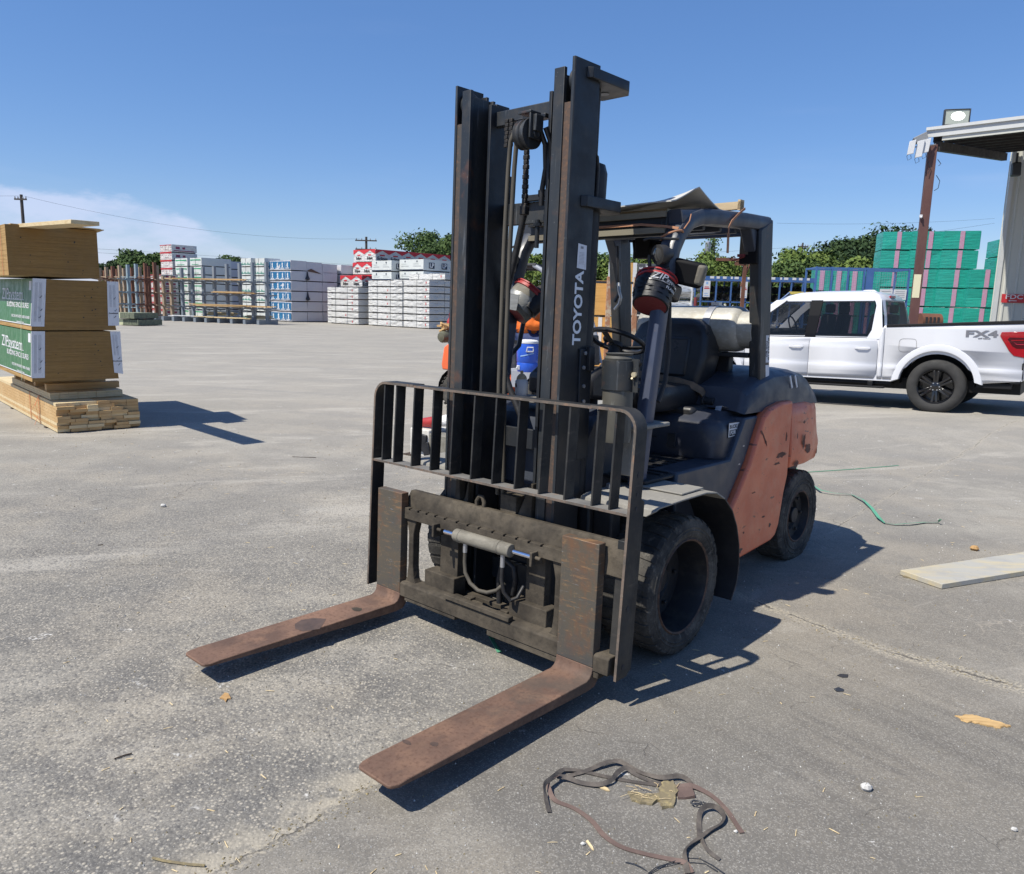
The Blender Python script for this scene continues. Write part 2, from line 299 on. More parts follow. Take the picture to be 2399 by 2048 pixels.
# ================================================================ ground
def ground_mat():
    m_ = bpy.data.materials.new('weathered_asphalt'); m_.use_nodes = True; t = m_.node_tree; b = t.nodes['Principled BSDF']; L = t.links.new
    geo = t.nodes.new('ShaderNodeTexCoord').outputs['Object']
    def noise(sc, det=6, rgh=.6, rot=0., dist=0.):
        mpn = t.nodes.new('ShaderNodeMapping'); mpn.inputs['Scale'].default_value = sc if isinstance(sc, tuple) else (sc, sc, 1); 
        mr0 = t.nodes.new('ShaderNodeMapping'); mr0.inputs['Rotation'].default_value = (0, 0, rot); L(geo, mr0.inputs[0]); L(mr0.outputs[0], mpn.inputs[0])
        n = t.nodes.new('ShaderNodeTexNoise'); n.inputs['Scale'].default_value = 1; n.inputs['Detail'].default_value = det; n.inputs['Roughness'].default_value = rgh; n.inputs['Distortion'].default_value = dist
        L(mpn.outputs[0], n.inputs['Vector']); return n.outputs[0]
    def vor(sc, feat='F1', out='Distance'):
        n = t.nodes.new('ShaderNodeTexVoronoi'); n.feature = feat; n.inputs['Scale'].default_value = sc; L(geo, n.inputs['Vector']); return n.outputs[out]
    def rng(f, a, b_, c=0., d=1.):
        x = t.nodes.new('ShaderNodeMapRange'); x.interpolation_type = 'SMOOTHSTEP'; L(f, x.inputs[0])
        for i, v in enumerate((a, b_, c, d)): x.inputs[i+1].default_value = v
        return x.outputs[0]
    def ma(op, a, b_=0., c=None):
        x = t.nodes.new('ShaderNodeMath'); x.operation = op
        for i, v in enumerate((a, b_) if c is None else (a, b_, c)):
            if isinstance(v, (int, float)): x.inputs[i].default_value = v
            else: L(v, x.inputs[i])
        return x.outputs[0]
    def mix(f, a, c):
        x = t.nodes.new('ShaderNodeMix'); x.data_type = 'RGBA'
        if isinstance(f, (int, float)): x.inputs[0].default_value = f
        else: L(f, x.inputs[0])
        for i, v in ((6, a), (7, c)):
            if isinstance(v, tuple): x.inputs[i].default_value = (*v, 1)
            else: L(v, x.inputs[i])
        return x.outputs[2]
    sp = t.nodes.new('ShaderNodeSeparateXYZ'); L(geo, sp.inputs[0]); X, Y = sp.outputs[0], sp.outputs[1]
    wob = ma('MULTIPLY', ma('SUBTRACT', noise(3., 5), .5), .12); wobf = ma('MULTIPLY', ma('SUBTRACT', noise(26., 6, .75), .5), .06)
    wobt = ma('ADD', wob, wobf)
    def line(p, q, ext=True):
        """signed distance to the line p-q (left positive) and parameter along it"""
        dx, dy = q[0]-p[0], q[1]-p[1]; l = math.hypot(dx, dy); dx /= l; dy /= l
        sd = ma('ADD', ma('SUBTRACT', ma('MULTIPLY', Y, dx), ma('MULTIPLY', X, dy)), -(p[1]*dx - p[0]*dy))
        tt = ma('ADD', ma('ADD', ma('MULTIPLY', X, dx), ma('MULTIPLY', Y, dy)), -(p[0]*dx + p[1]*dy))
        return ma('ADD', sd, wobt), tt, l
    def seg_mask(ln, half, soft, a=0., b_=None):
        sd, tt, l = ln; b_ = l if b_ is None else b_
        d = ma('ABSOLUTE', sd); k = rng(d, half, half + soft, 1., 0.)
        return ma('MULTIPLY', k, ma('MULTIPLY', rng(tt, a - .15, a + .15), rng(tt, b_ - .15, b_ + .15, 1., 0.)))
    P = lambda x, y: tuple(G(x * 1.15782, y * 1.15782)[:2])
    A = line(P(430, 1769), P(760, 1590)); 
    # zones: coarse aggregate asphalt on the left, smoother concrete-like slab right of seam A
    big = noise(.55, 5); mid = noise(2.1, 6, .65); fine = noise(22, 5, .7); vf = noise(120, 4, .7)
    tint = noise(.9, 3)
    base = mix(rng(mid, .3, .7), (.222, .206, .176), (.318, .296, .252))
    base = mix(ma('MULTIPLY', rng(big, .36, .58), .68), base, (.150, .142, .128))
    base = mix(ma('MULTIPLY', rng(tint, .46, .62), .5), base, (.33, .292, .232)); base = mix(ma('MULTIPLY', rng(noise((1.1, 2.4, 1), 7, .7, .5, 1.2), .52, .66), .45), base, (.155, .148, .138)); base = mix(ma('MULTIPLY', rng(noise((5, 1.2, 1), 7, .7, .9, 2.), .60, .70), .4), base, (.40, .38, .335))
    # far yard paler and dustier
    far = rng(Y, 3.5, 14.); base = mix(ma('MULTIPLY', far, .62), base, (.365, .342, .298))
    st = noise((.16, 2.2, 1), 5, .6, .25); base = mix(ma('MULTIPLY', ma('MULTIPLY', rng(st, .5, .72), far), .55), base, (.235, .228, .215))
    dusty = noise((.35, 1.3, 1), 6, .65, -.3, .6); base = mix(ma('MULTIPLY', rng(dusty, .52, .68), .6), base, (.44, .41, .355))
    # tyre streaks, dark, running diagonally in front
    sk = noise((7.5, .45, 1), 5, .6, -.62); near = rng(Y, 4.6, 2.6); base = mix(ma('MULTIPLY', ma('MULTIPLY', rng(sk, .44, .62), rng(noise(.8, 3), .36, .54)), ma('MULTIPLY', ma('MULTIPLY', near, rng(X, -.1, .5)), .72)), base, (.105, .098, .09)); lf_m = ma('MULTIPLY', rng(X, .9, -.2), rng(Y, 5.2, 3.0)); base = mix(ma('MULTIPLY', ma('MULTIPLY', lf_m, rng(noise(2.6, 6, .65), .40, .62)), .62), base, (.105, .102, .098))
    sm = rng(A[0], .05, -.05); base = mix(ma('MULTIPLY', ma('MULTIPLY', sm, rng(Y, 6.5, 3.5)), .34), base, (.20, .178, .145)); E_ = line(P(850, 1500), P(1060, 1769)); base = mix(ma('MULTIPLY', ma('MULTIPLY', ma('MULTIPLY', sm, rng(Y, 4.0, 2.6)), rng(E_[0], -.08, .10, .0, .5)), rng(mid, .25, .6, .55, 1.)), base, (.105, .10, .093))     # 1 on the smoother slab side
    coarse = ma('SUBTRACT', 1., sm)
    left = ma('MULTIPLY', rng(X, .35, -.6), rng(Y, 9., 4.)); agg = ma('MAXIMUM', ma('MULTIPLY', coarse, ma('ADD', ma('MULTIPLY', left, .75), .25)), .12)
    # aggregate: pale stones in dark binder
    cell = vor(80, out='Color'); cs = t.nodes.new('ShaderNodeSeparateColor'); L(cell, cs.inputs[0]); cr = cs.outputs[0]
    d1 = vor(80)
    stone = ma('MULTIPLY', rng(cr, .55, .72), rng(d1, .5, .3)); 
    cell2 = vor(240, out='Color'); cs2 = t.nodes.new('ShaderNodeSeparateColor'); L(cell2, cs2.inputs[0])
    base = mix(ma('MULTIPLY', rng(cr, .0, .34, 1., 0.), ma('MULTIPLY', agg, .62)), base, (.095, .092, .09))
    base = mix(ma('MULTIPLY', stone, ma('MULTIPLY', agg, .85)), base, (.42, .38, .31))
    base = mix(ma('MULTIPLY', rng(cs2.outputs[0], .72, .9), .36), base, (.42, .40, .36)); base = mix(ma('MULTIPLY', rng(cs2.outputs[1], .75, .95), .5), base, (.10, .098, .095))
    base = mix(ma('MULTIPLY', rng(vf, .5, .72), .35), base, (.11, .107, .10))
    base = mix(ma('MULTIPLY', rng(fine, .56, .75), .30), base, (.38, .36, .32))
    # small white chalky spots
    wsp = noise(5.5, 3, .5); ws2 = noise(60, 3); base = mix(ma('MULTIPLY', ma('MULTIPLY', rng(wsp, .66, .74), rng(ws2, .5, .62)), .8), base, (.62, .61, .58))
    # seams and cracks
    cw = noise(11, 5)
    C = line(P(1520, 1215), P(1800, 1320)); C2 = line(P(1790, 1316), P(2090, 1400)); 
    D = line(P(1720, 1050), P(1900, 945)); D1 = line(P(1900, 945), P(2072, 868)); D2 = line(P(1900, 945), P(2090, 968))
    Fm = line(P(300, 752), P(620, 748))
    deb = rng(noise(70, 3), .45, .6)
    brk = rng(noise(7., 5), .42, .56)
    one = ma('MULTIPLY', ma('MULTIPLY', rng(A[0], -.01, .02), rng(A[0], .22, .06)), rng(noise(9, 5), .40, .58)); base = mix(ma('MULTIPLY', ma('MULTIPLY', one, rng(A[1], 1.25, .9)), .7), base, (.36, .325, .26))
    for ln, hb, hc, al, amt in ((A, .03, .004, (-3, 1.15), .6), (C, .05, .006, (-.3, None), .75), (C2, .07, .008, (0, 9), .85), (D, .018, .003, (-.4, None), .55), (D1, .022, .003, (0, 30), .6), (D2, .015, .003, (0, 20), .5)):
        base = mix(ma('MULTIPLY', ma('MULTIPLY', seg_mask(ln, hb * .3, hb, *al), deb), amt), base, (.42, .375, .29))
        base = mix(ma('MULTIPLY', ma('MULTIPLY', seg_mask(ln, hc * .6, hc, *al), brk), .8), base, (.06, .055, .05))
    crk = None
    for sc, th, lo in ((.8, .006, .56), (2.9, .012, .56)):
        n = t.nodes.new('ShaderNodeTexVoronoi'); n.feature = 'DISTANCE_TO_EDGE'; n.inputs['Scale'].default_value = sc
        vm = t.nodes.new('ShaderNodeVectorMath'); vm.operation = 'ADD'; L(geo, vm.inputs[0]); nn = t.nodes.new('ShaderNodeTexNoise'); nn.inputs['Scale'].default_value = 3; nn.inputs['Detail'].default_value = 6; L(geo, nn.inputs['Vector'])
        vs = t.nodes.new('ShaderNodeVectorMath'); vs.operation = 'SCALE'; vs.inputs['Scale'].default_value = .35; L(nn.outputs['Color'], vs.inputs[0]); L(vs.outputs[0], vm.inputs[1]); L(vm.outputs[0], n.inputs['Vector'])
        k = ma('MULTIPLY', rng(n.outputs['Distance'], th * .3, th, 1., 0.), rng(noise(.7 * sc, 4), lo, lo + .10)); crk = k if crk is None else ma('MAXIMUM', crk, k)
    # alligator cracking next to the broken seam on the right
    zx = ma('MULTIPLY', rng(X, 1.5, 2.1), ma('MULTIPLY', rng(C[0], .05, .25), rng(C[0], 1.9, 1.2)))
    n = t.nodes.new('ShaderNodeTexVoronoi'); n.feature = 'DISTANCE_TO_EDGE'; n.inputs['Scale'].default_value = 6.5; L(vm.outputs[0], n.inputs['Vector'])
    al = ma('MULTIPLY', ma('MULTIPLY', rng(n.outputs['Distance'], .006, .03, 1., 0.), zx), rng(noise(2.4, 4), .44, .60)); base = mix(ma('MULTIPLY', al, .42), base, (.37, .33, .27))
    crk = ma('MULTIPLY', crk, rng(Y, 11, 5)); base = mix(ma('MULTIPLY', crk, .5), base, (.10, .09, .08))
    L(base, b.inputs['Base Color']); b.inputs['Roughness'].default_value = .93; b.inputs['Specular IOR Level'].default_value = .25
    # relief
    h = ma('ADD', ma('MULTIPLY', ma('MULTIPLY', d1, agg), -.9), ma('MULTIPLY', vf, .35)); h = ma('ADD', h, ma('MULTIPLY', fine, .5)); h = ma('SUBTRACT', h, ma('MULTIPLY', crk, 1.2))
    bm = t.nodes.new('ShaderNodeBump'); bm.inputs['Strength'].default_value = .55; bm.inputs['Distance'].default_value = .006; L(h, bm.inputs['Height'])
    bm2 = t.nodes.new('ShaderNodeBump'); bm2.inputs['Strength'].default_value = .5; bm2.inputs['Distance'].default_value = .02; L(mid, bm2.inputs['Height']); L(bm.outputs[0], bm2.inputs['Normal']); L(bm2.outputs[0], b.inputs['Normal'])
    return m_
xs = [-900, -300, -100, -40] + [-20 + k * 1.0 for k in range(17)] + [-3.5 + k * .5 for k in range(48)] + [25, 40, 100, 300, 900]
ys = [-60, -10, -3, 0, 2, 4, 6, 7, 8] + [8.5 + k * .5 for k in range(34)] + [28, 35, 50, 80, 200, 500, 1200]
mb = MB(); nx = len(xs)
mb.v = [(x, y, gz(x, y)) for y in ys for x in xs]
mb.f = [(j*nx+i, j*nx+i+1, (j+1)*nx+i+1, (j+1)*nx+i) for j in range(len(ys)-1) for i in range(nx-1)]
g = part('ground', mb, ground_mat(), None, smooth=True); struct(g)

# ================================================================ right: canopy building
M['maroon'] = mk('maroon_steel', (.10, .045, .04), .55, 0, [((6,6,1), (.14,.075,.06), .4, .7, .7)], [(30, .1, .003)])
M['metalwall'] = mk('cream_metal_wall', (.52, .52, .47), .5, 0, [((4,4,.6), (.50,.50,.45), .45, .7, .5), (14, (.30,.27,.22), .68, .74, .3)], [(6, .05, .01)])
M['fascia'] = mk('white_fascia', (.52, .53, .52), .45, 0, [(3, (.6,.6,.58), .5, .7, .5)])
M['deck'] = mk('dark_roof_deck', (.035, .032, .034), .7, 0, [(3, (.06,.055,.05), .4, .7, .6)])
M['darkmetal'] = mk('charcoal_metal', (.03, .033, .04), .5)
M['sign'] = mk('red_sign', (.50, .03, .035), .5)
px, py = 10.02, 20.0
post = thing('canopy_post', 'tall maroon steel post holding up the canopy corner', 'post', (px, py, gz(px, py)), R(-18))
mb = MB(); mb.box(-.10, .10, -.085, -.075, 0, 5.72); mb.box(-.10, .10, .075, .085, 0, 5.72); mb.box(-.006, .006, -.075, .075, 0, 5.72); mb.box(-.10, -.09, -.075, .075, 0, 5.72)
mb2 = MB(); mb2.box(-.10, .10, -.09, .09, 0, 5.60); part('column', mb2, M['maroon'], post, bevel=.004)
mb = MB(); mb.box(-.22, .22, -.22, .22, 0, .03); part('base_plate', mb, M['maroon'], post)
mb = MB(); mb.add([(-.104, -.0945, 1.95), (.06, -.0945, 1.95), (.06, -.0945, 2.52), (-.104, -.0945, 2.52)], [(0,1,2,3)]); part('post_marker', mb, mk('cream_marker', (.66, .62, .42), .7), post)
mb = MB(); mb.box(-.135, -.07, -.16, -.092, 3.88, 3.95); mb.cyl((-.10, -.16, 3.90), (-.10, -.19, 3.87), .02, 10); part('post_camera', mb, M['white'], post, bevel=.006)
# canopy roof: front fascia runs right and towards us, eaves run back to the wall
c0 = atY(2050 + 665/5.527, 220 + 530/5.527, 20.0); c1 = atY(2050 + 1929/5.527, 220 + 375/5.527, 18.6); dirf = (c1 - c0); dirf.z = 0; dirf.normalize()
dirb = Vector((-dirf.y, dirf.x, 0)); 
can = thing('canopy', 'flat canopy roof with white fascia over the loading area', 'canopy', (0, 0, 0))
def cv(a, b, z): p = c0 + dirf * a + dirb * b; return (p.x, p.y, z + .105 * max(b, 0))
zt = c0.z + .03
def cbox(mb, a0, a1, b0, b1, z0, z1): mb.add([cv(a0,b0,z0), cv(a1,b0,z0), cv(a1,b1,z0), cv(a0,b1,z0), cv(a0,b0,z1), cv(a1,b0,z1), cv(a1,b1,z1), cv(a0,b1,z1)], [(0,3,2,1),(4,5,6,7),(0,1,5,4),(1,2,6,5),(2,3,7,6),(3,0,4,7)])
mb = MB(); cbox(mb, 0, 8, 0, .04, zt - .10, zt + .10); cbox(mb, 0, 8, -.05, .0, zt + .06, zt + .13); cbox(mb, -.0, .04, .04, 6.6, zt - .06, zt + .10); part('fascia', mb, M['fascia'], can)
mb = MB(); cbox(mb, .35, 8, .04, .12, zt - .20, zt - .10); part('gutter', mb, M['metalwall'], can)
mb = MB(); cbox(mb, .04, 8, .04, 6.6, zt - .02, zt + .04); part('roof_deck', mb, M['deck'], can)
for k in range(8):
    mb = MB(); b_ = .35 + k * .85; cbox(mb, .06, 8, b_, b_ + .07, zt - .20, zt - .03); part('purlin', mb, M['deck'], can)
for a_ in (.15, 2.6, 5.2):
    mb = MB(); cbox(mb, a_, a_ + .14, .14, 6.5, zt - .42, zt - .21); part('beam', mb, M['deck'], can)
# building wall behind
bw = thing('warehouse', 'cream ribbed metal warehouse at the right edge', 'building', (0, 0, 0))
w0 = atY(2050 + 1765/5.527, 220 + 1080/5.527, 24.6); w0.z = 0; 
dirf0 = dirf; dirf = Vector((math.cos(R(-14)), math.sin(R(-14)), 0)); dirb = Vector((-dirf.y, dirf.x, 0))
db0 = Vector((-dirf0.y, dirf0.x, 0))
def wv(a, b, z): p = w0 + dirf * a + (db0 if b > .2 else dirb) * b; return (p.x, p.y, z)
mb = MB(); n = 0; a = 0.0; pts = []
while a < 9:
    pts += [(a, 0), (a + .16, 0), (a + .185, -.035), (a + .225, -.035), (a + .25, 0)]; a += .30
z1 = zt + .60
vs = [wv(p[0], p[1], gz(*wv(p[0], p[1], 0)[:2])) for p in pts] + [wv(p[0], p[1], z1) for p in pts]; k = len(pts)
mb.add(vs, [(i, i + 1, i + 1 + k, i + k) for i in range(k - 1)]); part('front_wall', mb, M['metalwall'], bw)
mb = MB(); pts = []; a = 0.0
while a < 12:
    pts += [(0, a), (0, a + .16), (-.035, a + .185), (-.035, a + .225), (0, a + .25)]; a += .30
vs = [wv(p[0] - .003, p[1] + .003, 0) for p in pts] + [wv(p[0] - .003, p[1] + .003, z1) for p in pts]; k = len(pts)
mb.add(vs, [(i, i + 1, i + 1 + k, i + k) for i in range(k - 1)]); part('side_wall', mb, M['metalwall'], bw)
mb = MB(); mb.add([wv(-.05, -.045, 0), wv(.06, -.045, 0), wv(.06, -.045, z1), wv(-.05, -.045, z1), wv(-.05, .06, 0), wv(-.05, .06, z1)], [(0, 1, 2, 3), (4, 0, 3, 5)]); part('corner_trim', mb, M['fascia'], bw)
# wall sign
sg = thing('fire_sign', 'small red sign with white letters and left arrow on the metal wall', 'sign', (0, 0, 0))
sc = atY(1700 + 2040/2.964, 500 + 590/2.964, 24.0)
nrm = -dirb; base = w0 + dirf * ((sc - w0).dot(dirf)) + nrm * .045; base.z = sc.z
def sgp(a, z, o=0.): p = base + dirf * a + nrm * o; return (p.x, p.y, base.z + z)
mb = MB(); mb.add([sgp(-.34, -.13), sgp(.36, -.13), sgp(.36, .13), sgp(-.34, .13), sgp(-.34, -.13, .012), sgp(.36, -.13, .012), sgp(.36, .13, .012), sgp(-.34, .13, .012)], [(0,3,2,1),(4,5,6,7),(0,1,5,4),(1,2,6,5),(2,3,7,6),(3,0,4,7)]); part('sign_plate', mb, M['sign'], sg)
text('lettering', 'FDC', M['white'], sg, sgp(0, .045, .014), dirf, (0, 0, 1), .19, .001, .003, 1.35)
mb = MB(); mb.add([sgp(-.16, -.07, .015), sgp(-.10, -.04, .015), sgp(-.10, -.06, .015), sgp(.08, -.06, .015), sgp(.08, -.08, .015), sgp(-.10, -.08, .015), sgp(-.10, -.10, .015)], [tuple(range(7))]); part('arrow', mb, M['white'], sg)
# flood light on the roof edge
fl_ = thing('floodlight', 'lit white floodlight standing on the canopy edge', 'floodlight', (0, 0, 0))
fc = atY(2050 + 1065/5.527, 220 + 298/5.527, 19.7)
fx = Vector((.97, -.25, 0)).normalized(); fy = Vector((.25, .97, 0)).normalized()
def fv(a, b, c): p = fc + fx * a + fy * b + Vector((0, 0, 1)) * c; return (p.x, p.y, p.z)
def fbox(mb, a0, a1, b0, b1, c0_, c1_): mb.add([fv(a,b,c) for c in (c0_, c1_) for a, b in ((a0,b0),(a1,b0),(a1,b1),(a0,b1))], [(0,3,2,1),(4,5,6,7),(0,1,5,4),(1,2,6,5),(2,3,7,6),(3,0,4,7)])
mb = MB(); fbox(mb, -.27, .27, 0, .12, -.185, -.16); fbox(mb, -.27, .27, 0, .12, .16, .185); fbox(mb, -.285, -.255, 0, .12, -.185, .185); fbox(mb, .255, .285, 0, .12, -.185, .185); fbox(mb, -.25, .25, .10, .13, -.16, .16); part('lamp_housing', mb, M['darkmetal'], fl_, bevel=.012)
mb = MB(); fbox(mb, -.255, .255, .02, .03, -.16, .16); part('lamp_lens', mb, mk('lit_lens', (.35, .38, .33), .4, emit=((.75, .8, .7), .10)), fl_)
mb = MB(); vs = [fv(.02 + .15 * math.cos(2*math.pi*k/20), .015, .02 + .10 * math.sin(2*math.pi*k/20)) for k in range(20)]; mb.add(vs, [tuple(range(20))]); part('lamp_glow', mb, mk('lit_led', (1, 1, 1), .4, emit=((1, 1, .96), 2.0)), fl_)
mb = MB(); fbox(mb, -.13, -.10, .05, .08, -.27, -.18); fbox(mb, .10, .13, .05, .08, -.27, -.18); fbox(mb, -.005, .005, .05, .06, -.27, -.18); part('lamp_leg', mb, M['darkmetal'], fl_)
# antennas at the post head
for i, (x, y, wd, ht, lab) in enumerate(((475, 695, .17, .33, 'leftmost'), (580, 715, .185, .40, 'middle'), (668, 675, .17, .33, 'rightmost'))):
    p = atY(2050 + x/5.527, 220 + y/5.527, 19.8)
    a_ = thing('panel_antenna', 'white flat antenna panel beside the post head, ' + lab + ' of three', 'antenna', p, R(-18), 'antenna panels at the canopy corner')
    mb = MB(); mb.prism([(-wd/2, -ht/2), (wd/2 - .03, -ht/2 + .03), (wd/2, ht/2 + .02), (-wd/2 + .03, ht/2 - .02)], 'y', 0, .05); part('panel', mb, M['white'], a_, bevel=.006)
    mb = MB(); mb.tube([(0, .03, -ht/2), (.02, .04, -ht/2 - .08), (-.05, .05, -ht/2 - .12), (-.08, .06, -ht/2 - .03), (.0, .12, 0)], .006, 6); part('cable', mb, M['darkmetal'], a_)
    mb = MB(); mb.cyl((0, .05, 0), (.22, .15, .06), .015, 8); part('arm', mb, M['bolt'], a_)
p = atY(2050 + 625/5.527, 220 + 570/5.527, 19.9)
a_ = thing('box_lamp', 'grey wedge shaped lamp under the canopy corner', 'lamp', p, R(-18)); mb = MB(); mb.prism([(-.22, .0), (.06, .14), (.12, -.08), (-.14, -.12)], 'y', -.05, .18); part('lamp_body', mb, mk('grey_lamp', (.22, .23, .24), .5), a_, bevel=.01)
p = atY(2050 + 1820/5.527, 220 + 980/5.527, 21.5)
a_ = thing('hanging_speaker', 'black speaker hanging at the head of the metal wall', 'speaker', p, R(-18)); mb = MB(); mb.prism([(-.10, .17), (.10, .17), (.12, -.17), (-.09, -.17)], 'y', -.12, .12); part('speaker_body', mb, M['darkmetal'], a_, bevel=.03)
mb = MB(); mb.cyl((0, 0, .16), (0, 0, .42), .03, 8); part('hanger', mb, M['darkmetal'], a_)
p0 = Vector((px, py, 0))
for k, pts in enumerate(([(-.15, -.1, 5.35), (-.05, -.12, 5.15), (-.1, -.12, 5.0)], [(.12, -.1, 4.98), (.22, -.1, 4.85), (.20, -.1, 4.68), (.11, -.1, 4.62)], [(.11, -.1, 5.35), (.2, -.1, 5.25), (.15, -.1, 5.2)])):
    mb = MB(); mb.tube([p0 + Vector(q) for q in pts], .008, 6)
    o = part('cable', mb, M['darkmetal'], post); o.matrix_parent_inverse = (Matrix.Translation(post.location) @ Euler(post.rotation_euler).to_matrix().to_4x4()).inverted()

# ================================================================ stacks
RZ = R(-42.2)
E1 = Vector((math.cos(RZ), math.sin(RZ), 0)); E2 = Vector((-math.sin(RZ), math.cos(RZ), 0))
ORD = ['lowest', 'second', 'third', 'fourth', 'fifth', 'sixth', 'seventh', 'eighth', 'ninth']
M['wrapw'] = mk('white_wrap', (.58, .58, .56), .55, 0, [(1.5, (.49,.49,.48), .4, .7, .6)], [((1.4, 1.4, 4.5), 1., .22), ((5, 5, 9), .5, .03)])
M['wrapg'] = mk('grey_white_wrap', (.50, .50, .53), .5, 0, [(1.5, (.52,.53,.56), .4, .7, .6)], [(1.6, .5, .06), (9, .3, .01)])
M['wrapgreen'] = mk('pale_printed_wrap', (.56, .58, .56), .5, 0, [(1.5, (.56,.6,.58), .4, .7, .6)], [(1.6, .6, .06)])
M['redprint'] = mk('red_print', (.50, .03, .04), .6); M['greenprint'] = mk('green_print', (.03, .30, .13), .6); M['blueprint'] = mk('blue_wrap', (.018, .125, .27), .5, 0, [(2, (.03,.2,.38), .5, .75, .7), (9, (.25,.4,.5), .64, .74, .5)], [(2.5, .6, .05)])
M['darkgap'] = mk('dunnage', (.05, .035, .025), .9); M['strapline'] = mk('dark_banding', (.10, .11, .12), .5)
M['lumber'] = mk('kiln_lumber', (.50, .33, .15), .7, 0, [((2,14,40), (.38,.22,.09), .45, .65, .7), (3, (.60,.44,.24), .5, .7, .5)], [((3,40,40), .2, .002)])
M['palelumber'] = mk('pale_lumber', (.62, .50, .30), .75, 0, [((2,14,40), (.50,.37,.19), .45, .65, .7)], [((3,40,40), .2, .002)])
def bundle(name, label, c, rz, w_, d_, h, mat, mats=None, group=None, cat='bundle', gap=.055, wob=.012, seed=0, straps=(.33, .72), top=None):
    """wrapped package: local x along its front, y into depth, z up; origin at its front right foot; x from -w to 0"""
    rnd = random.Random(seed); mb = MB(); r_ = lambda: rnd.uniform(-wob, wob)
    nxs = max(2, int(w_ / .4)); rings = []
    for (y, z) in ((0, gap), (0, gap + (h - gap) * .5), (0, h), (d_, h), (d_, gap)):
        rings.append([(-w_ + w_ * i / nxs, y + r_() - (.02 if 0 < i < nxs and y == 0 else 0), z + (r_() * .6 - (.008 if 0 < i < nxs and z == h else 0) if z > gap else 0)) for i in range(nxs + 1)])
    rings.append(rings[0]); mb.loft(rings, False, False)
    k = [len(mb.v)]; mb.add([rings[j][0] for j in range(5)], [tuple(range(5))]); mb.add([rings[j][-1] for j in range(5)], [tuple(range(5))])
    o = part(name, mb, mat, None, smooth=False); o.location = c; o.rotation_euler = (0, 0, rz); tag(o, label, cat, group)
    mb = MB()
    for f_ in (.12, .5, .88): mb.box(-w_ * f_ - .04, -w_ * f_ + .04, .02, d_ - .02, 0, gap)
    part('bearer', mb, M['darkgap'], o)
    for f_ in straps:
        mb = MB(); x = -w_ * f_; mb.box(x - .008, x + .008, -.034, -.024, gap, h - .01); mb.box(x - .008, x + .008, -.034, d_ + .02, h + .008, h + .013); part('strap', mb, M['strapline'], o)
    return o
def leafmark(o, x, z, s, mat):
    mb = MB(); pts = [(-.5,.9), (-.15,.2), (0,.7), (.2,.25), (.55,.8), (.35,-.2), (.1,-.9), (-.1,-.5), (-.4,-.8), (-.35,.0)]
    mb.add([(x + a*s, -.030, z + b*s) for a, b in pts], [tuple(range(len(pts)))]); part('print_mark', mb, mat, o)

# white wrapped lumber stacks with red marks, three fronts
def right_of(A_, px_, e=E1):
    """distance along e from A_ at which the point projects to image column px_"""
    lo, hi = 0, 12
    for _ in range(40):
        t_ = (lo + hi) / 2; d = A_ + e * t_ - Vector((0, 0, EYE)); z = d.dot(_f); x = PW/2 + FPX * d.dot(_r) / z
        if x < px_: lo = t_
        else: hi = t_
    return t_
GW = 'white wrapped bundles in the yard'
A3 = Vector((-7.49, 48.81, 0)); W3 = right_of(A3, 1005); C3 = A3 + E1 * W3
seed = 10
whit = []
for unit in (0, 1):
    for r_ in range(7 + unit):
        seed += 1
        where = 'nearest stack beside the dark mast' if unit == 0 else 'row behind the nearest white stack'
        o = bundle('lumber_bundle', f'white wrapped bundle, {ORD[r_]} from the ground in the {where}', C3 + E2 * (1.24 * unit) + Vector((0, 0, .409 * r_)), RZ, W3, 1.2, .405, M['wrapw'], group=GW, seed=seed, wob=.012)
        if unit == 0 or r_ == 7: leafmark(o, -.28 - .05 * math.sin(r_ * 2.), .24, .10, M['redprint'])
        for q in (.38, .52): 
            mb = MB(); mb.obox((.016, 1.2 * q, .26), (.004, .03, .02)); part('print_mark', mb, M['ink'], o)
A2 = Vector((-9.3, 50.3, 0)); W2 = 3.3; C2_ = A2 + E1 * W2
for r_ in range(7):
    seed += 1
    o = bundle('lumber_bundle', f'white wrapped bundle, {ORD[r_]} from the ground in the middle white stack', C2_ + Vector((0, 0, .402 * r_)), RZ, W2, 1.2, .398, M['wrapw'], group=GW, seed=seed, wob=.012)
    if r_ in (0, 1, 3, 4, 5): leafmark(o, -1.42 + .1 * math.sin(r_ * 3), .2, .09, M['redprint'])
A1 = Vector((-12.44, 52.62, 0)); W1 = right_of(A1, 839.8); C1_ = A1 + E1 * W1
for r_ in range(6):
    seed += 1
    o = bundle('lumber_bundle', f'white wrapped bundle, {ORD[r_]} from the ground in the lowest white stack left of the others', C1_ + Vector((0, 0, .394 * r_)), RZ, W1, 1.2, .39, M['wrapw'], group=GW, seed=seed, wob=.014)
    leafmark(o, -.6 if r_ != 1 else -1.3, .2, .10, M['redprint'])
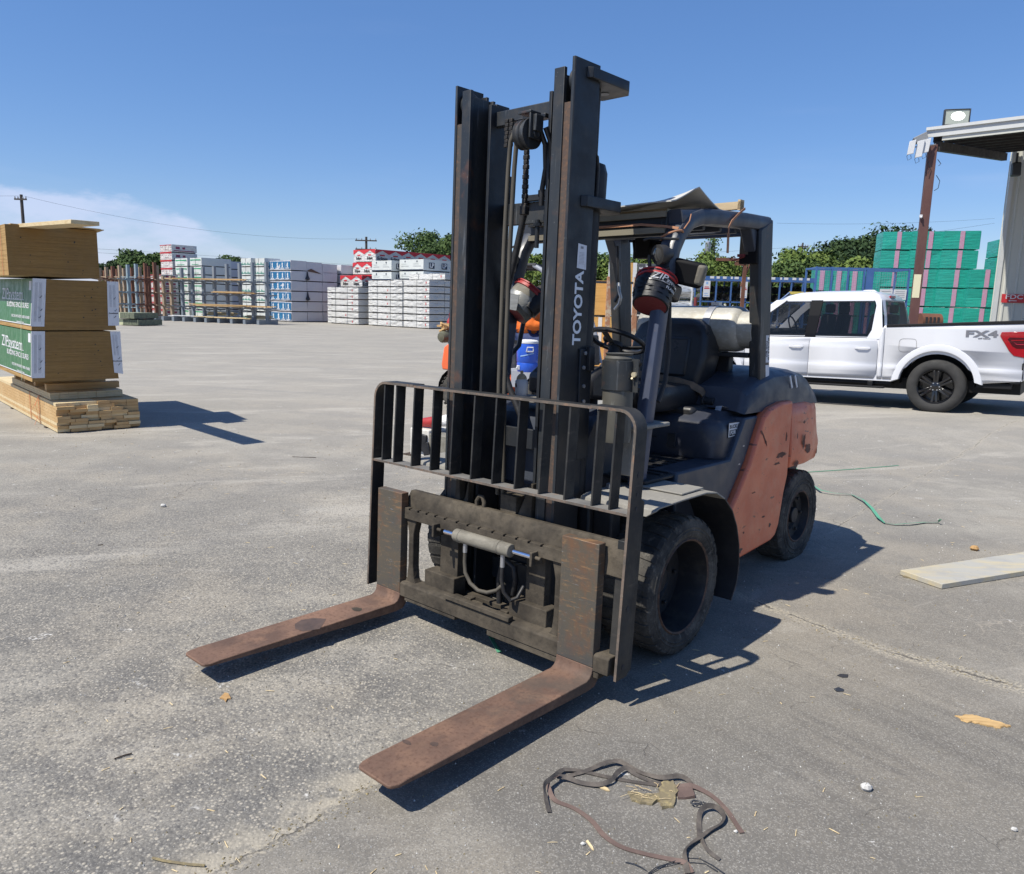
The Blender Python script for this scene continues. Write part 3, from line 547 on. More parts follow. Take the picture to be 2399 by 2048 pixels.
# house-shaped red and white cartons
def eclipse(c, w_, d_, h, label, seed, npan=2, nside=0):
    o = bundle('board_package', label, c, RZ, w_, d_, h, M['wrapw'], group='red topped house print packages', seed=seed, straps=(), wob=.006)
    pw = w_ / npan
    for i in range(npan):
        x0 = -w_ + i * pw; x1 = x0 + pw; xm = (x0 + x1) / 2
        mb = MB(); y = -.032; mb.add([(x0, y, h), (xm, y, h - .06), (x0, y, h - .32)], [(0, 1, 2)]); mb.add([(xm, y, h - .06), (x1, y, h), (x1, y, h - .32)], [(0, 1, 2)]); mb.add([(x0, y, h), (x1, y, h), (xm, y, h - .06)], [(0, 1, 2)]); mb.box(xm - .16, xm + .16, y - .002, y, h * .52, h * .62); part('red_print', mb, M['redprint'], o)
        text('lettering', 'Eclipse', M['ink'], o, (xm, y - .003, h * .32), (1, 0, 0), (0, 0, 1), .26, .001, .008, .85)
    if nside:
        pw = d_ / nside
        for i in range(nside):
            y0 = i * pw; y1 = y0 + pw; ym = (y0 + y1) / 2; x = .012
            mb = MB(); mb.add([(x, y0, h), (x, ym, h - .06), (x, y0, h - .32)], [(0, 1, 2)]); mb.add([(x, ym, h - .06), (x, y1, h), (x, y1, h - .32)], [(0, 1, 2)]); mb.add([(x, y0, h), (x, y1, h), (x, ym, h - .06)], [(0, 1, 2)]); mb.box(x, x + .003, ym - .22, ym + .2, h * .50, h * .60); part('red_print', mb, M['redprint'], o)
            text('lettering', 'Eclipse', M['ink'], o, (x + .004, ym, h * .28), (0, 1, 0), (0, 0, 1), .34, .001, .008, .95)
    return o
Ae = Vector((-11.25, 53.9, 0)); 
def at_col(px_, Yd, z=0.): p = atY(px_, 745, Yd); p.z = z; return p
eL = at_col(799, 55.2); eM = at_col(828, 56.0); eT = at_col(830, 56.6)
for nm, base, pxr, zb, h, side in (('lower', eL, 849, 2.40, .80, 2), ('middle', eM, 872, 3.28, .82, 2), ('top', eT, 880.5, 4.16, .86, 6)):
    wd = right_of(base, pxr); Cx = base + E1 * wd
    eclipse(Cx + Vector((0, 0, zb)), wd, .95 * side if side < 4 else 1.16 * side, h, f'white package with red gable print and dark lettering, {nm} of the stepped pile', 90 + side, 2, side)
    for zz in ([.01, .81, 1.6] if nm == 'lower' else []):
        eclipse(Cx + Vector((0, 0, zz)), wd, 1.9, .79, f'white package with red gable print behind the low white stack, {("lowest", "second", "third")[[.01,.81,1.6].index(zz)]} layer', 120 + int(zz * 10), 2, 0)
    if nm != 'lower':
        for zz in range(int(zb / .82)):
            eclipse(Cx + Vector((0, 0, .01 + zz * zb / int(zb / .82))), wd, 1.9, zb / int(zb / .82) - .01, f'white package with red gable print under the {nm} pile, {ORD[zz]} layer', 150 + zz, 2, 0)
# packages with dark blue square badge on the ends
M['navy'] = mk('navy_badge', (.012, .022, .05), .5)
def lpp(c, w_, d_, h, label, seed):
    o = bundle('siding_package', label, c, RZ, w_, d_, h, M['wrapgreen'], group='white packages with navy badges', seed=seed, straps=(), wob=.006)
    mb = MB(); mb.box(-w_, 0, -.030, -.026, .05, .11)
    for k in range(2):
        x = -w_ * (.75 - .5 * k); mb.box(x - .05, x + .04, -.030, -.026, h - .18, h - .08); mb.box(x - w_*.17, x + w_*.15, -.030, -.026, h * .42, h * .435); mb.box(x - w_*.17, x + w_*.05, -.030, -.026, h * .6, h * .612)
    part('line_print', mb, M['navy'], o)
    for y in ([d_ * .28, d_ * .72] if d_ > 1.5 else [d_ * .5]):
        mb = MB(); mb.box(.012, .018, y - .23, y + .23, h * .24, h * .74); bb = part('badge', mb, M['navy'], o)
        text('lettering', 'LP', M['white'], bb, (.020, y, h * .49), (0, 1, 0), (0, 0, 1), .36, .001, .012, 1.0)
    return o
b1_ = at_col(872, 51.6); wd = right_of(b1_, 917)
lpp(b1_ + E1 * wd + Vector((0, 0, 2.82)), wd, 1.2, .55, 'white package with a navy badge, lower one beside the red topped pile', 60); lpp(b1_ + E1 * wd + Vector((0, 0, 3.38)), wd, 1.2, .70, 'creased white package with a navy badge, upper one beside the red topped pile', 61)
b2_ = at_col(936, 50.6); wd = right_of(b2_, 991)
lpp(b2_ + E1 * wd + Vector((0, 0, 2.87)), wd, 2.4, .55, 'white package with navy badges, lower one behind the nearest white stack', 62); lpp(b2_ + E1 * wd + Vector((0, 0, 3.43)), wd, 2.4, .72, 'white package showing two navy square badges on its end', 63)
b3_ = at_col(1040, 54.); lpp(b3_ + Vector((0, 0, 3.43)), 1.4, 1.2, .62, 'white package next to the two navy badges, half hidden by the mast', 64)
for k in range(4):
    for o_, (bb_, nm_) in enumerate(((b1_, 'left'), (b2_, 'right'))):
        bundle('siding_package', f'plain white package, {ORD[k]} from the ground under the {nm_} badge packages', bb_ + E1 * 2.2 + E2 * 1.6 + Vector((0, 0, .69 * k)), RZ, 2.4, 1.2, .68, M['wrapw'], group='plain white packages under the badges', seed=200 + k, straps=())

# blue and grey wrapped stacks
cb = G(684, 755); cb = Vector((cb.x, cb.y, 0))
GB = 'grey wrapped bundles beside the blue faced stack'
for r_ in range(6):
    for u_ in range(3):
        lab = f'grey wrapped bundle, {ORD[r_]} layer, column {("at the blue faced corner", "second from the blue faced corner", "third from the blue faced corner")[u_]}'
        o = bundle('lumber_bundle', lab, cb + E2 * (1.22 * u_) + Vector((0, 0, .672 * r_ - (.05 * u_ if r_ == 5 else 0))), RZ, 3.4, 1.19, .665, M['wrapg'], group=GB, seed=300 + r_ * 3 + u_, straps=(), wob=.02)
        if u_ == 0:
            mb = MB(); mb.box(-3.3, -.03, -.036, -.030, .12, .60); pr = part('blue_print', mb, M['blueprint'], o)
            for k in range(5):
                mb = MB(); x = -.35 - k * .62; mb.add([(x - .07, -.040, .22), (x + .08, -.040, .22), (x + .05, -.040, .40), (x + .09, -.040, .44), (x, -.040, .56), (x - .08, -.040, .43), (x - .04, -.040, .38)], [tuple(range(7))]); mb.box(x - .22, x + .2, -.041, -.040, .14, .19); part('white_print', mb, M['white'], pr)
            for x in (-.62, -1.5, -2.4):
                mb = MB(); mb.box(x - .012, x + .012, -.045, -.041, .05, .655); part('strap', mb, M['white'], o)
for r_ in range(6):
    for u_ in range(4):
        p_ = cb + E2 * (3.9 + 1.25 * u_ + (.3 if u_ > 1 else 0)) + E1 * .1
        bundle('lumber_bundle', f'grey wrapped bundle in the far pile, {ORD[r_]} layer, {ORD[u_].replace("lowest", "nearest")} along', p_ + Vector((0, 0, .655 * r_)), RZ, 2.4, 1.2, .65, M['wrapg'], group='far grey wrapped bundles', seed=400 + r_ * 4 + u_, straps=(), wob=.02)
# torn flaps
mb = MB(); q = cb + E2 * 1.22; mb.add([tuple(q + E1 * .03 + Vector((0, 0, 3.42))), tuple(q + E2 * .1 + E1 * .05 + Vector((0, 0, 3.36))), tuple(q + E2 * 1.15 + E1 * .06 + Vector((0, 0, 3.22))), tuple(q + E2 * .3 + E1 * .04 + Vector((0, 0, 3.55)))], [(0,1,2,3)])
tag(part('wrap_flap', mb, mk('torn_wrap', (.12,.07,.05), .8), None), 'torn brown flap hanging from the top grey bundle', 'wrap flap')
for zz in (2.75, 1.42):
    mb = MB(); q = cb + E2 * 1.22 + E1 * .06; mb.tube([q + Vector((0, 0, zz + .6)), q + Vector((0, 0, zz + .3)), q + Vector((0, 0, zz + .1)), q + Vector((0, 0, zz + .02))], [.02, .08, .17, .06], 8)
    tag(part('black_tarp', mb, M['darkmetal'], None, smooth=True), f'bunched black tarp in the joint of the grey bundles, {"upper" if zz > 2 else "lower"} one', 'tarp')
# piles behind the rack: printed front, grey sides
def pile(px0, px1, Yd, rows, h, depth, matn, name, lab, deco=None, topz=None):
    a_ = at_col(px0, Yd); wd = right_of(a_, px1); c_ = a_ + E1 * wd
    for r_ in range(rows):
        o = bundle(name, f'{lab}, {ORD[r_]} from the ground', c_ + Vector((0, 0, h * r_)), RZ, wd, depth, h - .012, M[matn], group=lab.split(',')[0], seed=500 + int(px0) + r_, straps=(.5,), wob=.012)
        if deco == 'redx':
            mb = MB(); rnd = random.Random(r_)
            for i in range(6):
                for j in range(4):
                    x = -wd + wd * (i + .5) / 6; z = .08 + (h - .14) * (j + .5) / 4; mb.obox((x, -.032, z), (.09, .002, .02), (0, .6, 0))
            mb.box(-wd, 0, -.033, -.030, .0, .05); mb.box(-wd, 0, -.033, -.030, h - .06, h - .02); part('red_print', mb, M['redprint'], o)
            mb = MB(); mb.box(.016, .02, .15, depth - .2, .1, .16); mb.box(.016, .02, .3, .6, .26, .42); mb.box(.016, .02, .8, 1.0, .26, .4); part('ink_print', mb, mk('maroon_ink', (.2, .03, .08), .6) if 'maroon_ink' not in bpy.data.materials else bpy.data.materials['maroon_ink'], o)
        if deco == 'green':
            mb = MB(); mb.box(-wd + .1, -.1, -.032, -.030, h * .68, h * .80); mb.box(-wd + .3, -.4, -.032, -.030, h * .2, h * .26); part('green_print', mb, M['greenprint'], o)
        if deco == 'trees':
            mb = MB(); n_ = 9
            for i in range(n_):
                x = -wd + wd * (i + .5) / n_; mb.add([(x - .14, -.032, h * .25), (x + .14, -.032, h * .25), (x, -.032, h * (.45 + .12 * math.sin(i * 2.3)))], [(0, 1, 2)])
            part('tree_print', mb, mk('faded_green_print', (.12, .30, .24), .6) if 'faded_green_print' not in bpy.data.materials else bpy.data.materials['faded_green_print'], o)
S5 = lambda x: 200 + x / 4.709
pile(S5(862), S5(986), 60, 9, .58, 1.9, 'wrapw', 'panel_package', 'white package with red diamond print', 'redx')
pile(S5(740), S5(860), 58, 6, .50, 1.2, 'wrapw', 'panel_package', 'white package with red diamond print behind the brown rack', 'redx')
pile(S5(1020), S5(1150), 58.5, 7, .60, 1.4, 'wrapgreen', 'panel_package', 'white package with green print left of the grey rack', 'green')
pile(S5(1180), S5(1306), 57, 7, .60, 2.2, 'wrapgreen', 'panel_package', 'white package with green print behind the grey rack', 'green')
pile(S5(1400), S5(1470), 59, 7, .59, 5.0, 'wrapg', 'panel_package', 'grey shaded package behind the grey rack', None)
pile(S5(1735), S5(1845), 55.5, 7, .60, 1.2, 'wrapgreen', 'panel_package', 'white package with pine tree print, left column', 'trees')
pile(S5(1872), S5(1992), 55, 7, .60, 1.2, 'wrapgreen', 'panel_package', 'white package with pine tree print, right column', 'trees')
pile(S5(360), S5(440), 62, 6, .5, 1.2, 'wrapw', 'panel_package', 'white package far behind the brown rack posts, left', None)
pile(S5(520), S5(600), 62, 6, .5, 1.2, 'wrapw', 'panel_package', 'white package far behind the brown rack posts, middle', None)
pile(S5(620), S5(700), 62, 6, .5, 1.2, 'wrapw', 'panel_package', 'white package far behind the brown rack posts, right', None)

# cantilever racks
M['rackgrey'] = mk('grey_rack_paint', (.19, .22, .25), .5, 0, [((4,4,1), (.26,.28,.30), .45, .7, .6), (8, (.16,.09,.06), .66, .74, .4)])
M['rackblue'] = mk('faded_blue_rack', (.22, .30, .34), .6, 0, [(4, (.3,.34,.36), .4, .7, .6), (7, (.2,.1,.06), .6, .7, .6)])
M['rackrust'] = mk('rusty_rack', (.13, .055, .035), .75, 0, [(3, (.20,.09,.05), .4, .7, .7)])
M['racktan'] = mk('tan_rack', (.33, .25, .17), .7, 0, [(3, (.22,.14,.09), .45, .7, .6)])
def rack(name, label, posts, base_dir, lv, arm=.9, foot=.9, aw=.14, braces=True):
    """posts: list of (xy, height, material)"""
    r_ = thing(name, label, 'rack', (posts[0][0][0], posts[0][0][1], 0)); o_ = Vector(r_.location)
    bd = Vector((base_dir[0], base_dir[1], 0)).normalized(); ad = Vector((-bd.y, bd.x, 0)); ang = math.atan2(bd.y, bd.x)
    for (x, y), h, mm in posts:
        c_ = Vector((x, y, 0)) - o_
        mb = MB(); mb.obox(c_ + Vector((0, 0, h / 2 + .1)), (aw, .20, h - .2), (0, 0, ang)); part('upright', mb, M[mm], r_)
        mb = MB(); mb.obox(c_ + Vector((0, 0, .13)), (aw * 1.25, foot * 2, .26), (0, 0, ang)); part('foot', mb, M['rackgrey'] if mm != 'rackrust' else M['rackrust'], r_)
        for z in lv:
            for s in (-1, 1):
                mb = MB(); a_ = c_ + ad * (s * .10); b_ = c_ + ad * (s * arm); w_ = bd * .04
                mb.add([a_ - w_ + Vector((0,0,z-.11)), a_ + w_ + Vector((0,0,z-.11)), b_ + w_ + Vector((0,0,z-.03)), b_ - w_ + Vector((0,0,z-.03)), a_ - w_ + Vector((0,0,z)), a_ + w_ + Vector((0,0,z)), b_ + w_ + Vector((0,0,z+.02)), b_ - w_ + Vector((0,0,z+.02))], [(0,3,2,1),(4,5,6,7),(0,1,5,4),(1,2,6,5),(2,3,7,6),(3,0,4,7)])
                part('arm', mb, M[mm], r_)
    if braces:
        for i in range(len(posts) - 1):
            a_ = Vector((*posts[i][0], 0)) - o_; b_ = Vector((*posts[i+1][0], 0)) - o_
            for z in (lv[0] - .25, lv[-1] + .1):
                mb = MB(); mb.tube([a_ + Vector((0,0,z)), b_ + Vector((0,0,z))], .03, 6); part('brace', mb, M[posts[i][2]], r_)
            # knee arches between the bays
            for z in lv:
                for p_, q_ in ((a_, b_), (b_, a_)):
                    d_ = (q_ - p_).normalized(); mb = MB(); mb.tube([p_ + d_ * .08 + Vector((0,0,z-.32)), p_ + d_ * .13 + Vector((0,0,z-.16)), p_ + d_ * .28 + Vector((0,0,z-.05))], .028, 4); part('knee', mb, M[posts[i][2]], r_)
    return r_
gp = []
for k, (xx, ht) in enumerate(((2010, 3.63), (1860, 3.6), (1720, 3.55), (1580, 3.5), (1440, 3.35), (1320, 3.3), (1200, 3.3), (1085, 3.25))):
    p_ = atY(S5(xx), 755, 47.05 + .33 * k); gp.append(((p_.x, p_.y), ht, 'rackgrey'))
rack('cantilever_rack', 'long grey cantilever rack loaded with loose boards', gp, (gp[0][0][0] - gp[1][0][0], gp[0][0][1] - gp[1][0][1]), (.95, 1.72, 2.5))
p_ = atY(S5(965), 753, 49.6); q_ = atY(S5(880), 753, 50.0)
rack('cantilever_rack', 'short tan rack with two posts between the brown and grey racks', [((p_.x, p_.y), 2.75, 'racktan'), ((q_.x, q_.y), 2.75, 'racktan')], (1, -.3), (.95, 1.72, 2.5), arm=.7)
rp = []
for xx, ht, mm, Yd in ((790, 3.6, 'rackrust', 51.0), (690, 3.55, 'rackrust', 51.4), (590, 3.5, 'rackblue', 51.8), (500, 3.45, 'rackblue', 52.2), (410, 3.4, 'racktan', 52.6), (335, 3.35, 'rackrust', 53.), (265, 3.3, 'racktan', 53.4), (190, 3.25, 'racktan', 53.8)):
    p_ = atY(S5(xx), 752, Yd); rp.append(((p_.x, p_.y), ht, mm))
rack('cantilever_rack', 'rusty brown and faded blue empty rack at the far left', rp, (rp[0][0][0] - rp[1][0][0], rp[0][0][1] - rp[1][0][1]), (.95, 1.72, 2.55), arm=.8)
rp2 = [((x - 1.0, y + 2.6), h - .1, 'rackrust' if i % 2 else 'racktan') for i, ((x, y), h, mm) in enumerate(rp)]
rack('cantilever_rack', 'second brown empty rack standing behind the first one', rp2, (rp[0][0][0] - rp[1][0][0], rp[0][0][1] - rp[1][0][1]), (.95, 1.72, 2.55), arm=.8, braces=False)
# boards lying on the grey rack
bdr = Vector((gp[0][0][0] - gp[-1][0][0], gp[0][0][1] - gp[-1][0][1], 0)).normalized(); bang = math.atan2(bdr.y, bdr.x); bn = Vector((bdr.y, -bdr.x, 0))
def rb(i, off, L_, z, n, label, mm, sd):
    rnd = random.Random(sd); c_ = Vector((*gp[i][0], 0)) + bn * off + Vector((0, 0, z))
    o = thing('board_pile', label, 'boards', c_, bang, 'loose boards on the grey rack')
    for k in range(n):
        mb = MB(); mb.obox((rnd.uniform(-.3, .3), rnd.uniform(-.25, .25), .03 + .042 * (k // 3)), (L_ * rnd.uniform(.85, 1.05), .14, .038), (0, 0, rnd.uniform(-.02, .02))); part('board', mb, M[mm], o)
rb(4, .5, 5.6, 2.52, 5, 'long tan boards on the top arms of the grey rack', 'lumber', 1); rb(2, .5, 2.6, 1.74, 8, 'short pile of tan boards on the middle arms near the blue stack', 'lumber', 2)
rb(3, .5, 4.2, .97, 9, 'honey coloured boards on the lowest arms of the grey rack', 'lumber', 3); rb(0, .5, 1.5, .99, 6, 'dark and pale offcuts at the near end of the lowest arms', 'lumber', 4)
rb(3, .55, 3.6, .28, 6, 'yellow boards on the rack feet', 'palelumber', 5); rb(6, .55, 2.6, .28, 4, 'white trim boards on the rack feet at the far end', 'white', 6)
rb(1, -.5, 1.8, .28, 14, 'pale boards behind the near rack feet', 'palelumber', 7); rb(4, -.5, 2.2, .4, 14, 'banded yellow boards behind the rack', 'palelumber', 8)
# low treated timber packs
M['treated'] = mk('green_treated_end', (.16, .18, .12), .8, 0, [(9, (.08,.09,.07), .4, .65, .8)]); M['treatedside'] = mk('green_treated_side', (.50, .52, .33), .8, 0, [(4, (.4,.42,.26), .4, .7, .6)])
for k, (z, nm) in enumerate(((0, 'lower'), (.34, 'upper'))):
    a_ = G(276.5 - 6 * k, 762); o = thing('timber_pack', f'low pack of green treated timbers at the left rack, {nm} one', 'timber pack', (a_.x, a_.y, z), R(-20), 'treated timber packs')
    for i in range(9 if k == 0 else 3):
        wd_ = .10 if k == 0 else .30; mb = MB(); x = .34 + i * (wd_ + .012); mb.box(x, x + wd_, 0, 1.6, .03, .31); part('timber', mb, M['treated'], o)
    mb = MB(); mb.box(.0, .33, .02, 1.5, .03, .31); part('timber_side', mb, M['treatedside'], o)
    mb = MB(); mb.box(.05, 1.3, .2, .3, 0, .03); mb.box(.05, 1.3, 1.2, 1.3, 0, .03); part('bearer', mb, M['darkgap'], o)
# ================================================================ near lumber and panel stack on the left
LA = math.atan2(.675, .738); Wd = Vector((math.cos(LA), math.sin(LA), 0)); Ld = Vector((-math.sin(LA), math.cos(LA), 0))
LO = Vector((-5.34, 9.07, 0))
# local frame: x along Wd (shaded right face), y along Ld (sunny left face runs away)
lb = thing('lumber_bundle', 'strapped bundle of rough tan planks at the foot of the panel stack', 'lumber bundle', LO, LA)
rnd = random.Random(5); bw_ = [.19, .14, .19, .14, .12, .14]
for r_ in range(9):
    x = 0; ws = bw_[:]; rnd.shuffle(ws); tot = sum(ws); k_ = .0
    for i, w_ in enumerate(ws):
        if r_ == 8 and i in (0, 3): pass
        me = MB(); y0 = rnd.uniform(-.035, .03) + (0 if r_ < 7 else rnd.uniform(-.03, .05)); z = .012 + r_ * .0385
        me.box(x + .002, x + w_ - .002, y0, y0 + 3.6, z, z + .036); part('plank', me, M['lumber'] if rnd.random() < .7 else M['palelumber'], lb, bevel=0); x += w_
mb = MB(); mb.box(-.02, .95, .5, .6, -.0, .012); mb.box(-.02, .95, 2.5, 2.6, 0, .012); part('bearer', mb, M['darkgap'], lb)
M['bandorange'] = mk('orange_banding', (.55, .17, .06), .5)
for y in (.85, 1.35):
    mb = MB(); mb.ribbon([(-.006, y, .005), (-.008, y, .18), (-.006, y, .36), (.02, y, .368), (.9, y, .368)], .018, .002, [(-1, 0, 0), (-1, 0, 0), (-1, 0, .3), (0, 0, 1), (0, 0, 1)]); part('band', mb, M['bandorange'], lb)
mb = MB(); mb.ribbon([(-.01, .8, .38), (-.05, .83, .25), (-.02, .86, .12), (-.07, .84, .0)], .012, .002, [(-1, 0, 0)] * 4); mb.ribbon([(-.01, .9, .3), (-.08, .95, .16), (-.02, .82, .06)], .01, .002, [(-1, 0, 0)] * 3); part('band_tail', mb, M['bandorange'], lb)
# thin trim pack in between
tp = thing('trim_pack', 'thin pack of pale trim boards between the planks and the panels', 'trim pack', LO + Wd * .02 + Ld * .35 + Vector((0, 0, .362)), LA)
for r_ in range(3):
    x = .0
    for i in range(8):
        w_ = .102; me = MB(); me.box(x + .001, x + w_ - .001, rnd.uniform(-.02, .01), 2.2, r_ * .027, r_ * .027 + .0255); part('trim_board', me, M['palelumber'], tp); x += w_
for k in range(4):
    me = MB(); me.box(.02, .85, .25 + k * .6, .34 + k * .6, .083, .165); part('bearer', me, M['lumber'], tp)
def osb():
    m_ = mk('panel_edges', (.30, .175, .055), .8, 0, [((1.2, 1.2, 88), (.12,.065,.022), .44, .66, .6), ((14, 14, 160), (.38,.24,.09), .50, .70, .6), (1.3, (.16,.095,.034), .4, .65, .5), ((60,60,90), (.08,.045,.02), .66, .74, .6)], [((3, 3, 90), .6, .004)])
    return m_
M['osb'] = osb(); M['osbtop'] = mk('panel_face', (.55, .40, .2), .8, 0, [(14, (.42,.28,.13), .4, .6, .7)]); M['osbleft'] = mk('sunlit_tone_panel_edges', (.40, .25, .095), .8, 0, [((1.2, 1.2, 60), (.27,.16,.05), .44, .60, .9)], [((3, 3, 60), .7, .006)])  # left edges: lighter copy of the panel edges, sunlight put into the colour
M['zgreen'] = mk('green_wrap', (.045, .145, .058), .45, 0, [(2, (.06,.18,.075), .45, .7, .7)], [(2.2, .4, .03)])
def panel_pack(base, w_, z0, z1, len_, lean, label, wrapped, seed, xoff0=0):
    o = thing('panel_pack', label, 'panel pack', base + Vector((0, 0, z0)), LA, 'panel packs in the near left stack')
    h = z1 - z0; mb = MB(); l0, l1, m0, m1 = lean      # left/right shift at bottom and top
    q = [(l0, 0), (w_ + l1, 0), (w_ + m1, h), (m0, h)]
    V = [(q[0][0], 0, 0), (q[1][0], 0, 0), (q[2][0], 0, h), (q[3][0], 0, h)]
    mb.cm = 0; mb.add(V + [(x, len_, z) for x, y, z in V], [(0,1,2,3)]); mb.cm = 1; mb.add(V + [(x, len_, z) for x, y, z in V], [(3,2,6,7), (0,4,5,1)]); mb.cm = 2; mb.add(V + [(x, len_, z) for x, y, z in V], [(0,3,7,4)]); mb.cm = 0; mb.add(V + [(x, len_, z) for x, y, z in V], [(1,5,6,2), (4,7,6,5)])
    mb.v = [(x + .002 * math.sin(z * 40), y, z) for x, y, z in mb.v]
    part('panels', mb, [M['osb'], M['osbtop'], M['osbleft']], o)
    rr = random.Random(seed)
    mb = MB()
    for k in range(9):
        cx, cz = rr.choice((rr.uniform(.1, .3), rr.uniform(.6, .85))) * w_, rr.uniform(.08, .9) * h; r0 = rr.uniform(.004, .009)
        mb.add([(cx + r0 * math.cos(a * math.pi / 3), -.001, cz + r0 * math.sin(a * math.pi / 3)) for a in range(6)], [tuple(range(6))])
    part('knot_holes', mb, M['ink'], o)['kind'] = 'stuff'
    if wrapped:
        zlo = .055
        e = -.006; xa = m0 - .004; xb = l0 - .004
        def LX(z): return xb + (xa - xb) * z / h - .004
        mb = MB(); mb.add([(LX(zlo), .0, zlo), (LX(h), .0, h + .004), (LX(h), 2.3, h + .004), (LX(zlo), 2.3, zlo)], [(0,1,2,3)]); mb.add([(LX(h), .0, h + .005), (LX(h) + .18, .0, h + .005), (LX(h) + .18, 2.3, h + .005), (LX(h), 2.3, h + .005)], [(0,1,2,3)]); wr = part('green_wrap', mb, M['zgreen'], o)
        # white borders
        mb = MB(); mb.add([(LX(zlo) - .001, .0, zlo), (LX(zlo+.012) - .001, .0, zlo + .012), (LX(zlo+.012) - .001, 2.3, zlo + .012), (LX(zlo) - .001, 2.3, zlo)], [(0,1,2,3)]); mb.add([(LX(zlo) - .001, .0, zlo), (LX(h) - .001, .0, h + .004), (LX(h) - .001, .02, h + .004), (LX(zlo) - .001, .02, zlo)], [(0,1,2,3)])
        mb.add([(LX(h*.78) - .002, .04, h * .78), (LX(h*.96) - .002, .04, h * .96), (LX(h*.96) - .002, .17, h * .96), (LX(h*.78) - .002, .17, h * .78)], [(0,1,2,3)]); part('white_border', mb, M['white'], wr)
        lx = Vector((0, -1, 0)); up = Vector(((xa - xb) / h, 0, 1))
        text('lettering', 'ZIPsystem', M['white'], wr, (LX(h*.68) - .003, .46, h * .68), lx, up, .20, .0005, .001, 1.5, 0., 'RIGHT')
        text('lettering', 'BUILDING ENCLOSURES', M['white'], wr, (LX(h*.47) - .003, .14, h * .47), lx, up, .085, .0005, .001, 1.35, 0., 'RIGHT')
        text('lettering', 'STRUCTURAL  WATER-RESISTIVE BARRIER  AIR BARRIER', M['white'], wr, (LX(h*.24) - .003, .07, h * .24), lx, up, .045, .0005, .0005, .9, 0., 'RIGHT')
        text('lettering', 'Architectural Specification', M['white'], wr, (LX(h*.13) - .003, .36, h * .13), lx, up, .042, .0005, .0005, .9, 0., 'RIGHT')
        mb = MB(); mb.box(LX(h*.60) - .003, LX(h*.60) - .001, .42, 1.45, h * .575, h * .59); part('underline', mb, M['white'], wr)
        # paper corner labels on the shaded face
        for nm, fx0, fx1, dz, tl in (('corner_label', 0, .135, 0, 0), ('corner_label', 1, 1.075, 0, 1)):
            mb = MB()
            if not tl:
                pts = [(LX(zlo) , zlo - .01), (LX(zlo) + .135, zlo - .012), (LX(h) + .135, h + .004), (LX(h), h + .006)]
            else:
                b_ = w_; pts = [(b_ - .09, zlo), (b_ + .035, zlo), (b_ + m1 + .13, h), (b_ + m1, h)]
                if seed == 2: pts = [(b_ - .05, zlo + .02), (b_ + .05, zlo), (b_ + m1 + .10, h), (b_ + m1 - .015, h)]
            mb.add([(x, -.004, z) for x, z in pts], [(0,1,2,3)]); cl = part(nm, mb, M['paper'], o)
            ox, oz = Vector((pts[0][0], 0, pts[0][1])), Vector((pts[3][0], 0, pts[3][1])) - Vector((pts[0][0], 0, pts[0][1])); wv_ = Vector((pts[1][0] - pts[0][0], 0, 0))
            mb = MB()
            def ln(u0, u1, v0, v1): mb.add([tuple(ox + wv_ * u + oz * v + Vector((0, -.0055, 0))) for u, v in ((u0, v0), (u1, v0), (u1, v1), (u0, v1))], [(0,1,2,3)])
            for uu in (.2, .27, .34, .52, .60, .68): ln(uu, uu + .022, .10 if not tl else .42, .92)
            part('fine_print', mb, mk('label_grey_print', (.36, .37, .40), .7) if 'label_grey_print' not in bpy.data.materials else bpy.data.materials['label_grey_print'], cl)
            mb = MB()
            for uu, vv in ((.62, .62), (.7, .35), (.62, .2)):
                c_ = ox + wv_ * uu + oz * vv; mb.ribbon([tuple(c_ + Vector((-.012, -.007, -.004))), tuple(c_ + Vector((-.004, -.007, -.012))), tuple(c_ + Vector((.014, -.007, .014)))], .005, .001, [(0, -1, 0)] * 3)
            part('pen_mark', mb, M['ink'], cl)
            if tl: text('lettering', 'DuraStrand', M['ink'], cl, tuple(ox + wv_ * .5 + oz * .28 + Vector((0, -.006, 0))), (1, 0, 0), (0, 0, 1), .022, .0003, .0006)
        mb = MB(); mb.ribbon([(LX(0) - .012, .46, -.02), (LX(h*.5) - .012, .47, h * .5), (LX(h) - .012, .50, h + .01)], .010, .002, [(-1, 0, 0)] * 3); part('band', mb, mk('pale_green_banding', (.45, .60, .38), .5) if 'pale_green_banding' not in bpy.data.materials else bpy.data.materials['pale_green_banding'], o)
    return o
# pack feet positions measured from the photograph's corners
PB = LO + Wd * -.30 + Ld * -.02
pk1 = panel_pack(LO - Wd * .19 + Ld * .16, .937, .605, 1.185, 2.44, (0, 0, .04, -.055), 'lowest panel pack, green wrap, with its right corner label slanting', True, 2)
pk2 = panel_pack(LO - Wd * .158 + Ld * .16, .908, 1.20, 1.785, 2.44, (0, 0, .06, -.075), 'middle panel pack, green wrap, with upright corner labels', True, 3)
pk3 = panel_pack(LO - Wd * .338 + Ld * .16, .935, 1.815, 2.375, 2.44, (0, 0, .0, .0), 'topmost panel pack without wrap, bare tan sheet edges', False, 4)
mb = MB(); mb.ribbon([(-.008, .25, 0), (-.015, .23, .28), (-.006, .26, .565)], .012, .002, [(-1, 0, 0)] * 3); part('band', mb, M['bandorange'], pk3)
mb = MB(); rr = random.Random(3)
for k in range(5): mb.obox((.2 + k * .18, .5 + rr.uniform(-.2, .5), .565 + k * .003), (.3, .9, .008), (0, .02, rr.uniform(-.2, .2)))
part('loose_sheet', mb, M['osbtop'], pk3)
a_ = atY(199.7, 517, 7.95); b_ = LO - Wd * .15 + Ld * 1.4; b_.z = 2.42
dv = (b_ - a_); 
